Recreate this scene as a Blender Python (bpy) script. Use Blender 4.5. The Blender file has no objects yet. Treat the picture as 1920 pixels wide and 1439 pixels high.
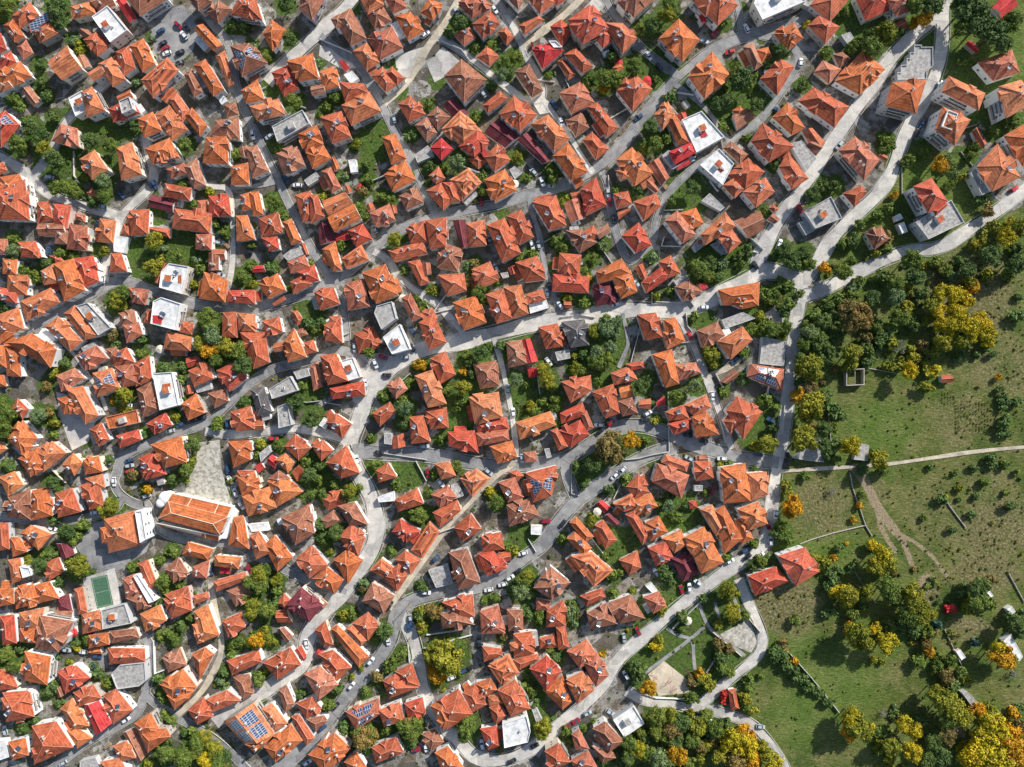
import bpy, bmesh, math, random
import numpy as np
from mathutils import Vector, Matrix
R = random.Random(7)
SC = bpy.context.scene
# ---------------------------------------------------------------- camera, light, exposure
H = 305.0            # drone height in metres
S = 0.235            # metres on the ground per photo pixel (photo 1920 wide)
CX, CY = 960.0, 719.5
cam = bpy.data.cameras.new('camera')
camo = bpy.data.objects.new('camera', cam)
SC.collection.objects.link(camo)
camo.location = (0, 0, H)
camo.rotation_euler = (0, 0, 0)
cam.sensor_width = 36.0
cam.lens = 18.0 * H / (960.0 * S)
cam.clip_end = 3000.0
SC.camera = camo
W = bpy.data.worlds.new('World'); SC.world = W; W.use_nodes = True
wn = W.node_tree.nodes; wn.clear()
sky = wn.new('ShaderNodeTexSky'); sky.sky_type = 'NISHITA'; sky.sun_disc = False
SUN_EL = math.radians(33); SUN_AZ = math.radians(41)
sky.sun_elevation = SUN_EL; sky.sun_rotation = SUN_AZ
bg = wn.new('ShaderNodeBackground'); bg.inputs['Strength'].default_value = 0.115
wo = wn.new('ShaderNodeOutputWorld')
W.node_tree.links.new(sky.outputs[0], bg.inputs[0]); W.node_tree.links.new(bg.outputs[0], wo.inputs[0])
sun = bpy.data.lights.new('sun', 'SUN'); sun.energy = 5.0; sun.angle = math.radians(0.5); sun.color = (1.0, 0.96, 0.9)
suno = bpy.data.objects.new('sun', sun); SC.collection.objects.link(suno)
sd = Vector((math.sin(SUN_AZ) * math.cos(SUN_EL), math.cos(SUN_AZ) * math.cos(SUN_EL), math.sin(SUN_EL)))
suno.rotation_euler = sd.to_track_quat('Z', 'Y').to_euler()
suno.location = sd * 400
vs = SC.view_settings; vs.view_transform = 'Standard'; vs.look = 'None'; vs.exposure = 0.27; vs.gamma = 1.0
vs.use_curve_mapping = False

def wp(px, py, z=0.0):
    k = S * (H - z) / H
    return Vector(((px - CX) * k, -(py - CY) * k, z))

# ---------------------------------------------------------------- materials
def srgb(r, g, b):
    f = lambda c: (c / 255 / 12.92) if c / 255 <= 0.04045 else ((c / 255 + 0.055) / 1.055) ** 2.4
    return (f(r), f(g), f(b), 1)
class NT:
    def __init__(s, name):
        s.m = bpy.data.materials.new(name); s.m.use_nodes = True
        s.t = s.m.node_tree; s.n = s.t.nodes; s.b = s.n['Principled BSDF']
        s.b.inputs['Roughness'].default_value = 0.85
        s.b.inputs['Specular IOR Level'].default_value = 0.25
    def new(s, typ, **kw):
        x = s.n.new(typ)
        for k, v in kw.items():
            if hasattr(x, k): setattr(x, k, v)
            else: x.inputs[k].default_value = v
        return x
    def link(s, a, b): s.t.links.new(a, b)
    def noise(s, scale, detail=4, vec=None, rough=0.6):
        x = s.new('ShaderNodeTexNoise'); x.inputs['Scale'].default_value = scale
        x.inputs['Detail'].default_value = detail; x.inputs['Roughness'].default_value = rough
        if vec is not None: s.link(vec, x.inputs['Vector'])
        return x.outputs[0]
    def ramp(s, fac, stops):
        x = s.new('ShaderNodeValToRGB'); e = x.color_ramp.elements
        while len(e) > 1: e.remove(e[-1])
        e[0].position = stops[0][0]; e[0].color = stops[0][1]
        for p, c in stops[1:]:
            q = e.new(p); q.color = c
        s.link(fac, x.inputs[0]); return x.outputs[0]
    def mix(s, fac, a, b, mode='MIX'):
        x = s.new('ShaderNodeMix'); x.data_type = 'RGBA'; x.blend_type = mode
        if isinstance(fac, float): x.inputs[0].default_value = fac
        else: s.link(fac, x.inputs[0])
        for v, i in ((a, 6), (b, 7)):
            if isinstance(v, tuple): x.inputs[i].default_value = v
            else: s.link(v, x.inputs[i])
        return x.outputs[2]
    def math(s, op, a, b=None):
        x = s.new('ShaderNodeMath'); x.operation = op
        for v, i in ((a, 0), (b, 1)):
            if v is None: continue
            if isinstance(v, (int, float)): x.inputs[i].default_value = v
            else: s.link(v, x.inputs[i])
        return x.outputs[0]
    def col(s, c): s.link(c, s.b.inputs['Base Color'])
    def bump(s, h, strength=0.5, dist=0.1):
        x = s.new('ShaderNodeBump'); x.inputs['Strength'].default_value = strength; x.inputs['Distance'].default_value = dist
        s.link(h, x.inputs['Height']); s.link(x.outputs[0], s.b.inputs['Normal'])
    def pos(s): return s.new('ShaderNodeNewGeometry').outputs['Position']

def plain(name, c, rough=0.8, metal=0.0, var=0.12, spec=0.25, nscale=1.5):
    t = NT(name); t.b.inputs['Roughness'].default_value = rough; t.b.inputs['Metallic'].default_value = metal
    t.b.inputs['Specular IOR Level'].default_value = spec
    n = t.ramp(t.noise(nscale, 6, t.pos(), 0.7), [(0.32, (0, 0, 0, 1)), (0.66, (1, 1, 1, 1))])
    k = 1 - var
    t.col(t.mix(n, tuple(x * k * k for x in c[:3]) + (1,), tuple(min(1, x / k) for x in c[:3]) + (1,)))
    return t.m

def tile_mat(name, base, dark, pale, stripe=0.0):
    t = NT(name); t.b.inputs['Roughness'].default_value = 0.8
    uv = t.new('ShaderNodeUVMap'); uv.uv_map = 'UVMap'
    oi = t.new('ShaderNodeObjectInfo')
    mp = t.new('ShaderNodeMapping'); mp.inputs['Scale'].default_value = (0.5, 2.4, 1)
    t.link(uv.outputs[0], mp.inputs[0])
    comb = t.new('ShaderNodeCombineXYZ'); t.link(t.math('MULTIPLY', oi.outputs['Random'], 57.0), comb.inputs[2])
    add = t.new('ShaderNodeVectorMath'); add.operation = 'ADD'; t.link(mp.outputs[0], add.inputs[0]); t.link(comb.outputs[0], add.inputs[1])
    rows = t.noise(1.0, 3, add.outputs[0], 0.7)
    patch = t.noise(0.35, 5, t.pos(), 0.65)
    fine = t.noise(3.2, 4, t.pos(), 0.75)
    c1 = t.ramp(oi.outputs['Random'], [(0.0, dark), (0.35, base), (0.7, base), (1.0, pale)])
    c2 = t.mix(t.ramp(rows, [(0.38, (0, 0, 0, 1)), (0.62, (1, 1, 1, 1))]), t.mix(0.6, c1, dark), t.mix(0.4, c1, pale))
    sx = t.new('ShaderNodeSeparateXYZ'); t.link(uv.outputs[0], sx.inputs[0])
    wob = t.math('ADD', sx.outputs[1], t.math('MULTIPLY', patch, 0.5))
    per = 2.3 if stripe else 1.15
    sw = t.math('SINE', t.math('MULTIPLY', wob, 2 * math.pi / per))
    lo, hi_ = (0.62, 1.28) if stripe else (0.87, 1.1)
    band = t.ramp(t.math('ADD', t.math('MULTIPLY', sw, 0.5), 0.5), [(0.25, (lo, lo, lo, 1)), (0.75, (hi_, hi_, hi_, 1))])
    c2 = t.mix(1.0, c2, band, 'MULTIPLY')
    stain = t.ramp(patch, [(0.36, (0.60, 0.58, 0.60, 1)), (0.5, (0.95, 0.95, 0.95, 1)), (0.66, (1.1, 1.12, 1.12, 1))])
    moss = t.noise(0.16, 6, t.pos(), 0.75)
    c2 = t.mix(t.ramp(moss, [(0.5, (0, 0, 0, 1)), (0.66, (0.55, 0.55, 0.55, 1))]), c2, (0.26, 0.115, 0.06, 1) if name not in ('crimson painted roofing', 'maroon roofing', 'slate grey tiles') else dark)
    c3 = t.mix(1.0, c2, stain, 'MULTIPLY')
    spk = t.ramp(fine, [(0.32, (0.55, 0.53, 0.52, 1)), (0.46, (0.96, 0.96, 0.96, 1)), (0.7, (1.2, 1.18, 1.14, 1))])
    t.col(t.mix(1.0, c3, spk, 'MULTIPLY'))
    wv = t.new('ShaderNodeTexWave'); wv.inputs['Scale'].default_value = 0.9; wv.bands_direction = 'Y'; wv.inputs['Distortion'].default_value = 0.4
    t.link(uv.outputs[0], wv.inputs[0]); t.bump(wv.outputs[0], 0.5, 0.08)
    return t.m
M = {}
M['o'] = tile_mat('orange clay tiles', (0.588, 0.152, 0.046, 1), (0.388, 0.089, 0.028, 1), (0.756, 0.274, 0.104, 1))
M['O'] = tile_mat('peach clay tiles', (0.606, 0.187, 0.079, 1), (0.388, 0.107, 0.044, 1), (0.736, 0.306, 0.147, 1))
M['e'] = tile_mat('coral red tiles', (0.522, 0.074, 0.038, 1), (0.350, 0.046, 0.026, 1), (0.646, 0.157, 0.090, 1))
M['r'] = tile_mat('red clay tiles', (0.514, 0.114, 0.048, 1), (0.310, 0.062, 0.028, 1), (0.678, 0.212, 0.108, 1))
M['R'] = tile_mat('faded rose tiles', (0.486, 0.144, 0.081, 1), (0.289, 0.078, 0.045, 1), (0.627, 0.258, 0.162, 1))
M['b'] = tile_mat('old brown clay tiles', (0.360, 0.131, 0.072, 1), (0.190, 0.066, 0.039, 1), (0.551, 0.258, 0.162, 1))
M['c'] = tile_mat('crimson painted roofing', (0.58, 0.04, 0.04, 1), (0.48, 0.03, 0.035, 1), (0.66, 0.10, 0.085, 1))
M['m'] = tile_mat('maroon roofing', (0.19, 0.042, 0.05, 1), (0.14, 0.032, 0.038, 1), (0.26, 0.06, 0.07, 1))
M['T'] = tile_mat('striped orange tiles', (0.612, 0.162, 0.063, 1), (0.459, 0.108, 0.049, 1), (0.694, 0.259, 0.121, 1), 1.0)
M['d'] = tile_mat('slate grey tiles', (0.12, 0.11, 0.11, 1), (0.08, 0.075, 0.08, 1), (0.18, 0.165, 0.16, 1))
CAP_ALIAS = {'O': 'o', 'R': 'r', 'T': 'o'}
M['w'] = plain('white roof membrane', (0.68, 0.675, 0.65, 1), 0.7, var=0.2, nscale=0.45)
M['y'] = plain('weathered concrete roof', (0.36, 0.345, 0.32, 1), 0.9, var=0.3, nscale=0.8)
def capmat(n, c): return plain(n, c, 0.8, var=0.1, nscale=1.2)
CAP = {'o': capmat('orange ridge tiles', (0.68, 0.26, 0.14, 1)), 'r': capmat('red ridge tiles', (0.62, 0.25, 0.165, 1)), 'e': capmat('coral ridge tiles', (0.64, 0.2, 0.14, 1)),
       'b': capmat('brown ridge tiles', (0.52, 0.29, 0.2, 1)), 'c': capmat('crimson ridge', (0.7, 0.1, 0.09, 1)),
       'm': capmat('maroon ridge', (0.3, 0.08, 0.09, 1)), 'd': capmat('slate ridge', (0.3, 0.28, 0.27, 1))}
WALL = [plain('white render', (0.80, 0.79, 0.76, 1), 0.9, var=0.06), plain('cream render', (0.74, 0.66, 0.54, 1), 0.9, var=0.1),
        plain('pale grey render', (0.52, 0.52, 0.52, 1), 0.9, var=0.12), plain('stone wall', (0.42, 0.38, 0.33, 1), 0.95, var=0.3, nscale=2.5),
        plain('pale pink render', (0.66, 0.52, 0.47, 1), 0.9, var=0.1), plain('lilac render', (0.42, 0.34, 0.42, 1), 0.9, var=0.1)]
M['white'] = plain('white paint', (0.8, 0.79, 0.77, 1), 0.6, var=0.05)
M['glass'] = plain('window glass', (0.03, 0.04, 0.05, 1), 0.08, var=0.05, spec=0.7)
M['chim'] = plain('chimney render', (0.55, 0.45, 0.38, 1), 0.9, var=0.3)
M['dark'] = plain('dark metal', (0.06, 0.06, 0.065, 1), 0.6)
M['steel'] = plain('steel tank', (0.62, 0.66, 0.70, 1), 0.35, metal=0.6, var=0.05)
M['canvas'] = plain('cream canvas', (0.7, 0.64, 0.5, 1), 0.8, var=0.08)
M['timber'] = plain('weathered timber', (0.3, 0.2, 0.12, 1), 0.85, var=0.25)
def pv_mat():
    t = NT('photovoltaic cells'); t.b.inputs['Roughness'].default_value = 0.22; t.b.inputs['Specular IOR Level'].default_value = 0.6
    uv = t.new('ShaderNodeUVMap'); uv.uv_map = 'UVMap'
    br = t.new('ShaderNodeTexBrick'); br.offset = 0; br.inputs['Scale'].default_value = 1.0
    br.inputs['Mortar Size'].default_value = 0.09; br.inputs['Brick Width'].default_value = 1.0; br.inputs['Row Height'].default_value = 1.65
    br.inputs['Color1'].default_value = (0.035, 0.06, 0.13, 1); br.inputs['Color2'].default_value = (0.05, 0.085, 0.17, 1); br.inputs['Mortar'].default_value = (0.5, 0.52, 0.55, 1)
    t.link(uv.outputs[0], br.inputs[0]); t.col(br.outputs[0]); return t.m
M['pv'] = pv_mat()

# ---------------------------------------------------------------- helpers
COL = SC.collection
def link(name, me, parent=None):
    o = bpy.data.objects.new(name, me); COL.objects.link(o)
    if parent is not None: o.parent = parent
    return o
def empty(name, loc=(0, 0, 0), rz=0.0):
    o = bpy.data.objects.new(name, None); COL.objects.link(o); o.location = loc; o.rotation_euler = (0, 0, rz); o.empty_display_size = 0.5
    return o
def tag(o, label=None, cat=None, group=None, kind=None):
    if label: o['label'] = label
    if cat: o['category'] = cat
    if group: o['group'] = group
    if kind: o['kind'] = kind
    return o
class MB:
    """collects faces with material indexes and metre UVs, builds one mesh object"""
    def __init__(s): s.v = []; s.f = []; s.mi = []; s.uv = []
    def face(s, pts, mi=0, uvs=None):
        k = len(s.v); s.v += [tuple(p) for p in pts]; s.f.append(tuple(range(k, k + len(pts)))); s.mi.append(mi)
        if uvs is None:
            p0 = Vector(pts[0]); e = (Vector(pts[1]) - p0)
            n = None
            for i in range(2, len(pts)):
                c = e.cross(Vector(pts[i]) - p0)
                if c.length > 1e-6: n = c.normalized(); break
            if n is None: n = Vector((0, 0, 1))
            e = e.normalized() if e.length > 1e-6 else Vector((1, 0, 0)); b = n.cross(e)
            uvs = [((Vector(p) - p0).dot(e), (Vector(p) - p0).dot(b)) for p in pts]
        s.uv += uvs
    def prism(s, ring, z0, z1, mi=0, top=True, bottom=False, mtop=None):
        n = len(ring)
        for i in range(n):
            a, b = ring[i], ring[(i + 1) % n]
            s.face([(a[0], a[1], z0), (b[0], b[1], z0), (b[0], b[1], z1), (a[0], a[1], z1)], mi)
        if top: s.face([(p[0], p[1], z1) for p in ring], mi if mtop is None else mtop)
        if bottom: s.face([(p[0], p[1], z0) for p in reversed(ring)], mi)
    def box(s, c, sx, sy, sz, rz=0.0, mi=0, mtop=None):
        ca, sa = math.cos(rz), math.sin(rz)
        ring = [(c[0] + x * ca - y * sa, c[1] + x * sa + y * ca) for x, y in ((-sx / 2, -sy / 2), (sx / 2, -sy / 2), (sx / 2, sy / 2), (-sx / 2, sy / 2))]
        s.prism(ring, c[2], c[2] + sz, mi, True, True, mtop)
    def bar(s, a, b, w, h, mi=0):
        a = Vector(a); b = Vector(b); d = b - a
        if d.length < 1e-4: return
        sd_ = Vector((-d.y, d.x, 0))
        if sd_.length < 1e-5: sd_ = Vector((1, 0, 0))
        sd_ = sd_.normalized() * w / 2; up = d.normalized().cross(sd_.normalized()); up = (up if up.z > 0 else -up) * h
        q = [a - sd_, a + sd_, a + sd_ * 0.5 + up, a - sd_ * 0.5 + up]; r = [p + d for p in q]
        for i in range(4): s.face([q[i], q[(i + 1) % 4], r[(i + 1) % 4], r[i]], mi)
        s.face(q[::-1], mi); s.face(r, mi)
    def build(s, name, mats, parent=None, origin=None):
        me = bpy.data.meshes.new(name)
        vv = s.v if origin is None else [(x - origin[0], y - origin[1], z - origin[2]) for x, y, z in s.v]
        me.from_pydata(vv, [], s.f)
        for m in (mats if isinstance(mats, (list, tuple)) else [mats]): me.materials.append(m)
        me.polygons.foreach_set('material_index', s.mi)
        ul = me.uv_layers.new(name='UVMap'); ul.data.foreach_set('uv', [c for u in s.uv for c in u])
        me.validate(); me.update()
        return link(name, me, parent)
def ccw(pts):
    a = sum(pts[i][0] * pts[(i + 1) % len(pts)][1] - pts[(i + 1) % len(pts)][0] * pts[i][1] for i in range(len(pts)))
    return pts if a > 0 else [pts[0]] + pts[1:][::-1]
def inset(ring, d):
    c = Vector((sum(p[0] for p in ring) / len(ring), sum(p[1] for p in ring) / len(ring)))
    n = len(ring); out = []
    for i in range(n):
        p = Vector(ring[i][:2]); a = Vector(ring[i - 1][:2]); b = Vector(ring[(i + 1) % n][:2])
        e1 = (p - a).normalized(); e2 = (b - p).normalized()
        n1 = Vector((-e1.y, e1.x)); n2 = Vector((-e2.y, e2.x)); m = n1 + n2
        if m.length < 0.3: m = n1
        m = m.normalized(); k = max(0.45, m.dot(n1)); q = p + m * (d / k)
        out.append((q.x, q.y))
    return out
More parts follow.
